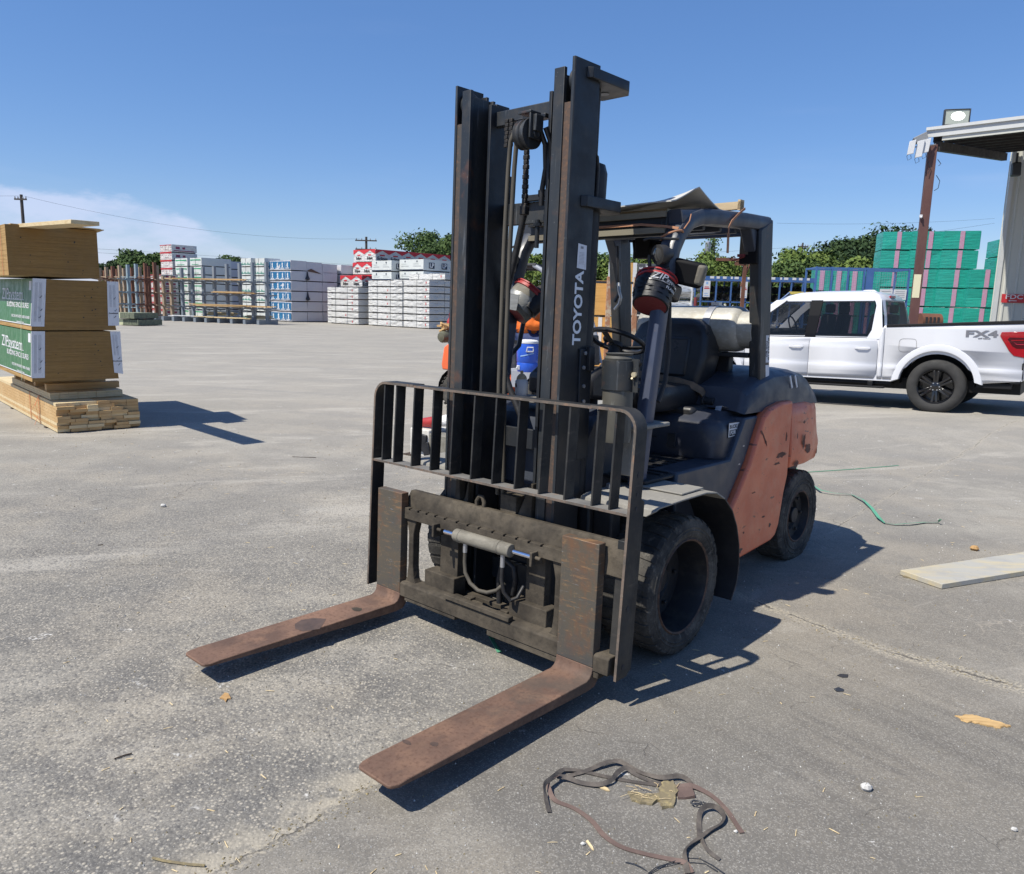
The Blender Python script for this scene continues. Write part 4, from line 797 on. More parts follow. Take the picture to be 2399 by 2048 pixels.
pl = thing('top_plank', 'pale plank lying on the very top of the panel stack and jutting out', 'plank', a_, 0); pd = dv.normalized(); side = Vector((-pd.y, pd.x, 0)).normalized(); upv = pd.cross(side) * -1
if upv.z < 0: upv = -upv
mb = MB(); vs = []
for l in (0, 2.4):
    for s_, u_ in ((-.13, -.04), (.13, -.04), (.13, 0.0), (-.13, 0.0)): vs.append(tuple(pd * l + side * s_ + upv * u_))
mb.add(vs, [(0,1,2,3), (7,6,5,4), (0,4,5,1), (1,5,6,2), (2,6,7,3), (3,7,4,0)]); part('plank_body', mb, M['palelumber'], pl, bevel=.002)

# ================================================================ green wrapped stacks, right background
M['teal'] = mk('teal_wrap', (.02, .34, .27), .35, 0, [((1.2, 1.2, 30), (.015,.24,.20), .42, .62, .6), ((5, 5, 40), (.30,.52,.48), .68, .74, .6), ((3, 3, 60), (.45,.62,.58), .74, .78, .7)], [((1.5, 1.5, 26), .8, .03), (6, .3, .02)], coat=.25)
M['tealside'] = mk('teal_wrap_plain', (.02, .30, .24), .45, 0, [(2, (.015,.24,.20), .4, .7, .6)], [(2, .3, .03)])
M['pink'] = mk('pink_stripe', (.48, .24, .36), .5, 0, [((4, 4, 60), (.35,.45,.50), .5, .62, .5)])
GA = R(-14)
def tealpack(c, w_, d_, h, label, seed, stripe=.45):
    o = bundle('insulation_pack', label, c, GA, w_, d_, h, M['teal'], group='teal wrapped packs behind the pickup', seed=seed, straps=(), wob=.014, gap=.02)
    mb = MB(); s_ = -w_ * (1 - stripe); mb.box(s_ - .07, s_ + .07, -.034, -.030, .03, h - .01); part('stripe', mb, M['pink'], o)
    mb = MB(); mb.box(.014, .018, .05, d_ - .05, .03, h - .02); part('end_wrap', mb, M['tealside'], o)
    return o
g0 = Vector((14.35, 27.6, 0)); gE = Vector((math.cos(GA), math.sin(GA), 0)); gN = Vector((-math.sin(GA), math.cos(GA), 0))
def gpos(px_, py_, Yd): p = atY(px_, py_, Yd); return p
hh = .632
seed = 700
for colx, (pxl, pxr, Yd, r0, rows, dd, nm, st) in enumerate(((1058, 1262, 27.6, 0, 7, 1.2, 'leftmost column', .5), (1262, 1470, 27.2, 0, 7, 1.2, 'second column, behind the maroon post', .55), (1480, 1708, 26.8, 0, 7, 2.4, 'third column, right of the maroon post', .5), (1690, 1905, 26.2, 0, 5, 1.2, 'fourth column, next to the metal wall', .5), (1850, 2010, 29.5, 0, 7, 1.2, 'rearmost column beside the metal wall', .45))):
    for r_ in range(r0, rows):
        pr = atY(1700 + (pxr - 3 * (rows - r_) * 1.3) / 2.964, 740, Yd); plf = atY(1700 + (pxl - 3 * (rows - r_) * 1.3) / 2.964, 740, Yd); w_ = (pr.x - plf.x) * 1.03
        seed += 1; tealpack(Vector((pr.x, pr.y, hh * r_)), w_ - .03, dd, hh - .015, f'teal wrapped pack, {ORD[r_]} from the ground, {nm}', seed, st)
for k, (pxl, pxr) in enumerate(((605, 700), (720, 815), (830, 925), (930, 1050))):
    for r_ in range(4):
        pr = atY(1700 + pxr / 2.964, 740, 25.5); plf = atY(1700 + pxl / 2.964, 740, 25.5)
        seed += 1; tealpack(Vector((pr.x, pr.y, .76 * r_)), pr.x - plf.x, 1.2, .75, f'teal wrapped pack behind the blue mesh cage, {ORD[r_]} layer, {("first", "second", "third", "fourth")[k]} from the left', seed, .45)

# mesh cage
M['cageblue'] = mk('blue_cage_paint', (.05, .12, .30), .5, 0, [(4, (.08,.16,.36), .4, .7, .6)]); M['wire'] = mk('grey_wire', (.20, .25, .30), .5)
def bluefrm(name, label, x0, x1, Yd, z1, posts, depth, cellw, group=None, rz=R(-4), wires=True, zt_px=None):
    a_ = atY(x0, 735, Yd); b_ = atY(x1, 735, Yd); w_ = b_.x - a_.x
    o = thing(name, label, 'cage', (a_.x, a_.y, 0), rz, group)
    for y in (0, depth):
        for p_ in (posts if y == 0 else (0, 1)):
            mb = MB(); x = w_ * p_; mb.box(x - .022, x + .022, y - .022, y + .022, 0, z1); part('cage_post', mb, M['cageblue'], o)
        for z in (z1 - .03, .3):
            mb = MB(); mb.box(0, w_, y - .02, y + .02, z - .02, z + .02); part('cage_rail', mb, M['cageblue'], o)
        if wires and y == 0:
            mb = MB(); n_ = int(w_ / cellw)
            for i in range(n_): mb.box(w_ * i / n_ - .002, w_ * i / n_ + .002, y - .002, y + .002, .3, z1)
            for j in range(int((z1 - .3) / cellw)): mb.box(0, w_, y - .002, y + .002, .3 + j * cellw, .304 + j * cellw)
            part('wire_mesh', mb, M['wire'], o)['kind'] = 'stuff'
    for x in (0, w_):
        mb = MB(); mb.box(x - .02, x + .02, 0, depth, z1 - .05, z1 - .01); part('cage_rail', mb, M['cageblue'], o)
    return o, w_
mc, mw = bluefrm('mesh_cage', 'tall blue framed wire mesh cage in front of the teal packs', 1700 + 605/2.964, 1700 + 1225/2.964, 21.0, 2.80, (0, .17, .345, .52, .55, .61, 1.0), .9, .06)
mb = MB(); mb.box(mw * .545, mw * .615, -.05, -.03, 1.9, 2.75); part('blue_panel', mb, M['cageblue'], mc)
for i, px_ in enumerate((1080, 1173)):
    x = mw * (px_ - 605) / 620; mb = MB(); mb.box(x - .16, x + .16, -.05, -.035, 2.0, 2.26); pn = part('notice', mb, M['white'], mc)
    mb = MB(); 
    for k in range(4): mb.box(x - .12, x + .12, -.053, -.051, 2.05 + k * .05, 2.062 + k * .05)
    part('notice_print', mb, M['greyink'], pn)
# blue roll cages
M['coil'] = mk('dark_coil', (.06, .062, .06), .7, 0, [(30, (.14,.14,.13), .5, .7, .6)])
def rollcage(x0, x1, Yd, z1, n, label, seed):
    a_ = atY(x0, 735, Yd); b_ = atY(x1, 735, Yd); w_ = b_.x - a_.x; o = thing('roll_cage', label, 'cage', (a_.x, a_.y, gz(a_.x, a_.y)), 0, 'blue roll cages'); rr = random.Random(seed); cw_ = w_ / n
    for i in range(n + 1):
        mb = MB(); mb.box(i * cw_ - .02, i * cw_ + .02, -.02, .02, 0, z1); mb.box(i * cw_ - .02, i * cw_ + .02, .78, .82, 0, z1); part('cage_post', mb, M['cageblue'], o)
    for z in (.15, .70, 1.25, 1.85, z1 - .05):
        mb = MB(); mb.box(0, w_, -.02, .02, z - .02, z + .02); mb.box(0, w_, .78, .82, z - .02, z + .02); part('cage_rail', mb, M['cageblue'], o)
    mb = MB(); mb.box(0, w_, -.015, .82, z1 - .13, z1 - .12); mb.box(0, w_, -.026, -.021, z1 - .13, z1 - .0); part('top_band', mb, M['cageblue'], o)
    mb = MB(); k = 0; x = .04
    while x < w_ - .1:
        s_ = rr.uniform(.05, .14); mb.box(x, x + s_, -.032, -.027, z1 - .07, z1 + .0); x += s_ + rr.uniform(.05, .15)
    part('white_tags', mb, M['white'], o)
    for i in range(n):
        for z in (.17, .39, .74, .96, 1.30, 1.52, 1.90, 2.12):
            for q_ in (0, 1):
                mb = MB(); c_ = Vector((cw_ * (i + .28 + .44 * q_), .1, z + .10)); r0 = .108
                mb.tube([c_, c_ + Vector((0, .6, 0))], r0, 12, False); mb.tube([c_ + Vector((0, .01, 0)), c_ + Vector((0, .6, 0))], r0 * .55, 10, False)
                part('wire_coil', mb, M['coil'], o)
    return o, w_
for args, sg_ in (((1639, 1778, 24.0, 2.60, 4, 'blue cage of wire coils with two notices, left of the cab pillar', 1), (1055, 1355)), ((1795, 1902, 23.6, 2.60, 4, 'blue cage of wire coils between the cab pillar and the mesh cage', 2), ())):
    o, w_ = rollcage(*args)
    for px_ in sg_:
        x = w_ * (1350 + px_ / 3.453 - 1639) / 139 - .06; mb = MB(); mb.box(x - .10, x + .10, -.05, -.04, 1.98, 2.46); pn = part('notice', mb, M['white'], o)
        mb = MB(); mb.box(x - .08, x + .08, -.053, -.051, 2.22, 2.25); mb.box(x - .07, x + .06, -.053, -.051, 2.27, 2.29); part('notice_print', mb, M['redprint'], pn)
        mb = MB(); mb.box(x - .03, x + .03, -.053, -.051, 2.36, 2.43); mb.box(x - .07, x + .07, -.053, -.051, 2.02, 2.035); mb.box(x - .07, x + .04, -.053, -.051, 2.08, 2.095); part('notice_print', mb, M['bluelabel'], pn)
a_ = atY(1700 + 445/2.964, 500 + 550/2.964, 22.8); yb = thing('barrier', 'yellow rail standing behind the pickup roof', 'barrier', (a_.x, a_.y, 0)); M['yellow'] = mk('yellow_paint', (.65, .52, .12), .5)
mb = MB(); mb.box(0, 1.15, 0, .06, a_.z - .05, a_.z + .03); part('rail', mb, M['yellow'], yb); mb = MB(); mb.tube([(0, 0, a_.z), (-.42, 0, a_.z - .38), (-.6, 0, 0)], .025, 6); mb.tube([(1.1, .03, a_.z), (1.15, .03, 0)], .025, 6); part('leg', mb, M['cageblue'], yb)

# tan panel piles and rusty stake posts seen through the cab
M['tanpanel'] = mk('honey_panels', (.58, .34, .11), .75, 0, [((1.5, 1.5, 26), (.45,.25,.075), .45, .62, .7)], [((2, 2, 40), .5, .01)])
def tanpile(x0, x1, Yd, z0, z1, label, white=()):
    a_ = atY(x0, 735, Yd); b_ = atY(x1, 735, Yd); o = thing('sheathing_pile', label, 'panel pile', (a_.x, a_.y, z0), R(-6), 'honey coloured panel piles'); w_ = b_.x - a_.x
    mb = MB(); mb.box(0, w_, 0, 1.2, .03, z1 - z0); part('panels', mb, M['tanpanel'], o); mb = MB(); mb.box(.1, .2, .02, 1.1, 0, .03); mb.box(w_ - .2, w_ - .1, .02, 1.1, 0, .03); part('bearer', mb, M['darkgap'], o)
    for x in white:
        mb = MB(); mb.box(w_ * x - .045, w_ * x + .045, -.006, -.002, .03, z1 - z0); part('paper_strip', mb, M['white'], o)
    return o
Z3 = lambda x: 1350 + x / 3.453
tanpile(Z3(100), Z3(235), 18.6, 1.40, 2.22, 'honey panel pile, upper one at the left of the rusty posts', ()); tanpile(Z3(95), Z3(235), 18.6, .70, 1.38, 'honey panel pile with a white strip, middle one at the left of the rusty posts', (.72,)); tanpile(Z3(90), Z3(235), 18.6, 0, .68, 'honey panel pile, bottom one at the left of the rusty posts')
tanpile(Z3(250), Z3(470), 18.2, 1.42, 2.62, 'honey panel pile with white corner strips, top one behind the rusty posts', (.05, .93)); tanpile(Z3(250), Z3(470), 18.2, .70, 1.40, 'honey panel pile, middle one behind the rusty posts', (.93,)); tanpile(Z3(250), Z3(470), 18.2, 0, .68, 'honey panel pile, bottom one behind the rusty posts')
M['rustpost'] = mk('flaking_rusty_post', (.36, .17, .09), .85, 0, [(7, (.50,.42,.30), .48, .6, .85), (24, (.18,.08,.05), .55, .7, .6)], [(30, .5, .006)])
st = thing('stake_rack', 'rusty stake rack with two flaking posts holding the panel piles', 'rack', (0, 0, 0))
for xx in (255, 470):
    a_ = atY(Z3(xx), 735, 17.6); mb = MB(); mb.box(a_.x - .05, a_.x + .05, a_.y - .05, a_.y + .05, 0, 2.28); part('stake', mb, M['rustpost'], st, bevel=.004)
a_ = atY(Z3(130), 735, 17.75); b_ = atY(Z3(490), 735, 17.75)
for z in (2.16, 1.08): mb = MB(); mb.box(a_.x, b_.x, a_.y - .02, a_.y + .02, z - .025, z + .025); part('cross_rail', mb, M['darkmetal'], st)
a_ = atY(Z3(480), 735, 18.0); b_ = atY(Z3(700), 735, 18.0)
for z0, z1, mm, nm in ((1.45, 2.60, mk('charcoal_wrap', (.055, .06, .065), .5, 0, [(3, (.08,.085,.09), .4, .7, .6)]), 'charcoal wrapped pack with small white print, upper'), (.72, 1.42, mk('brown_wrap', (.085, .055, .045), .55, 0, [(3, (.11,.075,.06), .4, .7, .6)]), 'brown wrapped pack, middle of the charcoal pile'), (0, .70, bpy.data.materials['charcoal_wrap'], 'charcoal wrapped pack, lowest of its pile')):
    o = thing('wrapped_pack', nm, 'wrapped pack', (a_.x, a_.y, z0), R(-8)); w_ = b_.x - a_.x; mb = MB(); mb.box(0, w_, 0, 1.2, .02, z1 - z0); part('wrap', mb, mm, o, bevel=.01)
    mb = MB(); mb.box(w_ * .27, w_ * .31, -.004, -.002, .02, z1 - z0); mb.box(w_ * .35, w_ * .75, -.004, -.002, (z1 - z0) * .62, (z1 - z0) * .64); part('print', mb, M['greyink'], o)
    if z0 > 1:
        mb = MB(); mb.box(w_ * .30, w_ * .40, -.006, -.004, .92, 1.1); pb = part('logo_patch', mb, M['white'], o); text('lettering', 'b', M['ink'], pb, (w_ * .35, -.007, 1.0), (1, 0, 0), (0, 0, 1), .16, .001, .004)
        for k in range(4): text('lettering', 'ELTA'[k], M['white'], o, (w_ * .12, -.006, 1.05 - .13 * k), (0, 0, 1), (-1, 0, 0), .10, .001, .002)
# maroon beam, foil rolls
a_ = atY(Z3(600), 420 + 720/3.453, 21); b_ = atY(Z3(760), 420 + 720/3.453, 21); o = thing('steel_beam', 'maroon steel beam end rising above the charcoal pack', 'beam', (a_.x, a_.y, 0)); mb = MB(); mb.box(0, b_.x - a_.x, 0, .15, a_.z - .12, a_.z + .02); part('beam', mb, M['maroon'], o); mb = MB(); mb.box(.05, .15, .02, .13, 0, a_.z - .12); mb.box(b_.x - a_.x - .15, b_.x - a_.x - .05, .02, .13, 0, a_.z - .12); part('leg', mb, M['maroon'], o)
M['foil'] = mk('foil_roll', (.55, .56, .55), .3, .5, [((6, 40, 40), (.25,.24,.2), .5, .62, .8)], [(12, .6, .02)])
for k, (z, nm) in enumerate(((.25, 'lowest'), (.72, 'second'), (1.19, 'third'), (1.66, 'fourth'), (2.10, 'top'))):
    a_ = atY(Z3(812), 735, 23); o = thing('foil_roll', f'shiny foil insulation roll on the white stand, {nm} one', 'roll', (a_.x, a_.y, z), 0, 'foil rolls'); mb = MB(); mb.tube([(-.40, 0, 0), (.42, 0, 0)], .215, 20); part('roll_body', mb, M['foil'], o, smooth=True)
a_ = atY(Z3(925), 735, 22.8); o = thing('roll_stand', 'white post stand holding the foil rolls', 'stand', (a_.x, a_.y, 0)); mb = MB(); mb.box(-.02, .02, -.03, .03, 0, 2.3); mb.box(-.85, -.81, -.03, .03, 0, 2.3); mb.box(-.85, .02, -.03, .03, 1.42, 1.46); part('stand_frame', mb, M['white'], o)
mb = MB(); mb.tube([(.12, 0, 0), (.12, 0, 1.95)], .05, 8); part('red_standpipe', mb, M['reddull'], o)
a_ = atY(Z3(1140), 420 + 650/3.453, 22); b_ = atY(Z3(1390), 420 + 650/3.453, 22)
o = thing('rack_arm_stand', 'rust red steel stand with a long arm above the blue cages', 'stand', (a_.x, a_.y, 0)); w_ = b_.x - a_.x; mb = MB(); mb.box(0, w_, 0, .12, a_.z - .03, a_.z + .05); mb.box(w_ * .6, w_ * .95, 0, .10, a_.z - .14, a_.z - .05); part('arm', mb, M['rackrust'], o)
mb = MB(); mb.box(w_ * .88, w_ * .98, .0, .1, 0, a_.z + .02); part('upright', mb, M['rackrust'], o); mb = MB(); mb.tube([(w_ * .85, .05, a_.z - .7), (w_ * 1.0, .05, a_.z - .3), (w_ * 1.1, .05, a_.z)], .03, 6); part('brace', mb, M['rackrust'], o)
a_ = atY(1700 + 1420/2.964, 735, 22.5); o = thing('rusty_drum', 'slotted rusty drum lying behind the pickup bed', 'drum', (a_.x, a_.y, 1.45)); mb = MB(); mb.cyl((-.28, 0, 0), (.28, 0, 0), .22, 20); part('drum_body', mb, M['rackrust'], o, smooth=True)
mb = MB()
for k in range(4): mb.box(-.22 + k * .11, -.16 + k * .11, -.225, -.20, -.12, .12)
part('drum_slots', mb, M['ink'], o); mb = MB(); mb.box(-.35, .35, -.3, .3, -1.45, -.23); part('drum_cradle', mb, M['maroon'], o)
# ================================================================ main forklift
def fl_root(name, label, mat4):
    o = bpy.data.objects.new(name, None); COL.objects.link(o); o.matrix_world = mat4; tag(o, label, 'forklift'); return o
_X = Vector((.741699, -.670733, .013568)).normalized()
_Z = Vector((-.004008, .015797, 1)).normalized(); _Y = _Z.cross(_X)
m = Matrix((_X, _Y, _Z)).transposed().to_4x4(); m.translation = Vector((-.175147, 3.556465, 0))
FL = fl_root('forklift', 'worn orange and black forklift with rusty forks lowered in the foreground', m)
FLM = m.copy()
T = .0256
LAMP = []
def P_(name, build, mat, tilt=0., parent=None, **k):
    mb = MB(tilt); build(mb); return part(name, mb, mat, parent or FL, **k)
def channel(mb, s, x0, x1, y0, y1, z0, z1, t=.018, fl=.055, openin=True):
    """C section, web at x1 (outer) flanges towards x0"""
    mb.box(min(x1 - s*t, x1), max(x1 - s*t, x1), y0, y1, z0, z1)
    a, b = x1 - s*t, x1 - s*fl
    mb.box(min(a, b), max(a, b), y0, y0 + t, z0, z1); mb.box(min(a, b), max(a, b), y1 - t, y1, z0, z1)

def build_mast():
    for s in (-1, 1):
        mb = MB(T); X = .365 * s
        # outer rail: web reaches higher than the front flange, roller shows in the notch
        xs = sorted((X, X - s*.016)); mb.box(xs[0], xs[1], .143, .318, .10, 2.685)
        xs = sorted((X - s*.016, X - s*.055)); 
        mb.box(xs[0], xs[1], .300, .318, .10, 2.66)
        o = part('outer_rail', mb, M['mast'], FL, bevel=.002)
        mb = MB(T); mb.box(xs[0], xs[1], .145, .163, .10, 2.505); part('rail_track', mb, M['rust_strip'], o)
        mb = MB(T); mb.box(*sorted((X - s*.002, X - s*.016)), .1405, .1425, .10, 2.685); part('rail_edge', mb, M['mast_worn'], o)
        # inner rail (I section)
        mb = MB(T); a = .311 * s
        mb.box(*sorted((a, a - s*.056)), .137, .156, .12, 2.652); mb.box(*sorted((a - s*.02, a - s*.038)), .156, .29, .12, 2.63); mb.box(*sorted((a, a - s*.056)), .29, .308, .12, 2.63)
        part('inner_rail', mb, M['mast_worn'], FL, bevel=.002)
        mb = MB(T); b = .240 * s
        mb.box(*sorted((b, b - s*.045)), .255, .345, .14, 2.60); mb.box(*sorted((b - s*.045, b - s*.062)), .20, .345, .14, 2.585)
        part('middle_rail', mb, M['mast'], FL, bevel=.002)
        mb = MB(T); mb.cyl((s*.318, .215, 2.60), (s*.346, .215, 2.60), .058, 28); r_ = part('mast_roller', mb, M['mast_worn'], FL, bevel=.004)
        mb = MB(T); mb.cyl((s*.312, .215, 2.60), (s*.350, .215, 2.60), .018, 12); part('roller_pin', mb, M['mast'], r_)
        # rearward brackets and lift cylinder
        for z0, z1, y1 in (((2.615, 2.660, .57), (2.080, 2.128, .555)) if s > 0 else ((2.080, 2.128, .555),)):
            mb = MB(T); q = [(s*.366, .22), (s*.388, .24), (s*.388, y1 - .06), (s*.345, y1), (s*.20, y1), (s*.16, y1 - .05), (s*.16, .319), (s*.366, .319)]
            mb.prism(q, 'z', z0, z1); br = part('mast_bracket', mb, M['mast'], FL, bevel=.003)
            mb = MB(T); mb.cyl((s*.28, y1 - .10, z0 - .001), (s*.28, y1 - .10, z0 - .004), .022, 16); part('bracket_hole', mb, M['greyink'] if z0 > 2.3 else M['black'], br)
        mb = MB(T); mb.lathe([(.001, .30), (.045, .30), (.045, 2.08)], (s*.285, .40, 0), 'z', 24); mb.lathe([(.06, 2.13), (.062, 2.25), (.05, 2.29), (.001, 2.31)], (s*.285, .415, 0), 'z', 24)
        mb.lathe([(.022, 2.2), (.022, 2.612)], (s*.285, .40, 0), 'z', 14)
        part('lift_cylinder', mb, M['black'], FL, smooth=True)
        mb = MB(T); mb.tube([(s*.345, .36, 2.13), (s*.345, .365, 2.26), (s*.345, .352, 2.31), (s*.345, .325, 2.33), (s*.345, .315, 2.27), (s*.345, .318, 2.1)], .008, 8); part('cylinder_hose', mb, M['hosedark'], FL, smooth=True)
    # cross members
    for x0, x1, y0, y1, z0, z1, mt_ in ((-.20, .255, .235, .275, 2.488, 2.556, 'mast_worn'), (-.20, .255, .315, .335, 2.035, 2.138, 'mast_worn'), (-.3, .3, .325, .345, .95, 1.05, 'mast'), (-.3, .3, .325, .345, .25, .36, 'mast')):
        mb = MB(T); mb.box(x0, x1, y0, y1, z0, z1); part('mast_crossbar', mb, M[mt_], FL, bevel=.004)
    mb = MB(T); mb.box(.05, .10, .17, .24, 2.476, 2.503); mb.box(.10, .16, .20, .25, 2.478, 2.498); mb.box(-.09, .06, .20, .22, 2.487, 2.495); part('hose_bracket', mb, M['mast'], FL, bevel=.003)
    # sheave, yoke, hoses, chain
    mb = MB(T); mb.lathe([(.02, -.035), (.064, -.034), (.057, -.026), (.057, -.018), (.064, -.012), (.064, -.006), (.057, 0), (.057, .012), (.066, .018), (.066, .03), (.02, .032)], (.125, .125, 2.395), 'x', 32); sh = part('hose_sheave', mb, M['mast_worn'], FL, smooth=True)
    mb = MB(T); mb.box(.165, .175, .085, .155, 2.37, 2.475); mb.box(.10, .175, .085, .155, 2.475, 2.487); mb.cyl((.16, .125, 2.395), (.182, .125, 2.395), .02, 12); mb.box(.176, .195, .10, .15, 2.40, 2.47); part('sheave_yoke', mb, M['mast_worn'], FL, bevel=.003)
    for x, dx, rr in ((.058, 0, .0105), (.094, 0, .0105)):
        yb = .115
        pts = [(x - .042, yb + .02, .75), (x - .04, yb, 1.3), (x - .035, yb - .005, 1.9), (x - .022, yb - .01, 2.25), (x - .005, yb - .02, 2.37), (x + .022, yb - .015, 2.43), (x + .04, yb + .01, 2.452), (x + .05, yb + .045, 2.445)]
        P_('hydraulic_hose', lambda mb: mb.tube(pts, rr, 10), M['hose'], T, smooth=True)
    for x, rr in ((.155, .012), (.19, .012)):
        pts = [(x, .17, 2.425), (x + .012, .20, 2.36), (x + .008, .215, 2.26), (x - .012, .22, 2.17), (x - .018, .225, 2.10)]
        P_('return_hose', lambda mb: mb.tube(pts, rr, 10), M['hosedark'], T, smooth=True)
    P_('front_hose', lambda mb: mb.tube([(-.03, .36, 2.14), (-.057, .37, 2.04), (-.104, .37, 1.87), (-.162, .37, 1.68), (-.178, .37, 1.524), (-.174, .37, 1.364), (-.125, .38, 1.236), (-.04, .38, 1.10)], .017, 10), M['hosedark'], smooth=True)
    mb = MB(T)
    for k in range(13):
        z = 2.36 - k * .0215; a = .0105 if k % 2 else .0135
        mb.box(.062 - a, .062 + a, .185, .205, z - .012, z + .009)
    mb.box(.045, .08, .18, .21, 2.06, 2.10); part('lift_chain', mb, M['chain'], FL, bevel=.003)
    mb = MB(T)
    for k in range(7):
        z = 2.49 - k * .018
        for d in (0, .028): mb.box(-.075 + d + (.003 if k % 2 else 0), -.055 + d + (.003 if k % 2 else 0), .185, .20, z - .008, z + .009)
    part('side_chain', mb, M['chain'], FL, bevel=.002)
    mb = MB(T); mb.box(-.03, .115, .285, .314, 2.137, 2.165); mb.box(.075, .12, .27, .31, 2.15, 2.18); part('chain_anchor', mb, M['mast'], FL, bevel=.002); mb = MB(T); mb.cyl((.055, .30, 1.92), (.055, .30, 2.05), .011, 10); mb.cyl((.055, .30, 2.02), (.055, .30, 2.034), .02, 6); part('anchor_bolt', mb, M['mast'], FL)
    # side lettering, tag, bolts, rear side plate
    text('lettering', 'TOYOTA', M['letter'], FL, (.3665, .284, 1.640), (0, .0256, 1), (0, -1, .0256), .079, .0008, .0022, 1.0)
    mb = MB(); mb.add([(.3668, .262, 1.816), (.3668, .330, 1.81), (.3668, .330, 1.916), (.3668, .268, 1.922)], [(0, 1, 2, 3)]); pl = part('paper_tag', mb, M['paper'], FL)
    mb = MB()
    for k in range(9): mb.box(.3669, .3675, .278, .314, 1.834 + k * .006, 1.8352 + k * .006)
    mb.box(.3669, .3675, .286, .306, 1.900, 1.910); part('tag_print', mb, M['greyink'], pl)
    mb = MB(); mb.box(.362, .375, .30, .385, .95, 1.46); mb.box(.375, .395, .345, .385, 1.36, 1.47); sp = part('side_plate', mb, M['mast'], FL, bevel=.003)
    for y, z in ((.335, 1.44), (.372, 1.44), (.325, 1.375), (.33, 1.29), (.333, 1.22)):
        mb = MB(); mb.cyl((.374, y, z), (.382, y, z), .009, 6); part('bolt', mb, M['bolt'], sp)
build_mast()

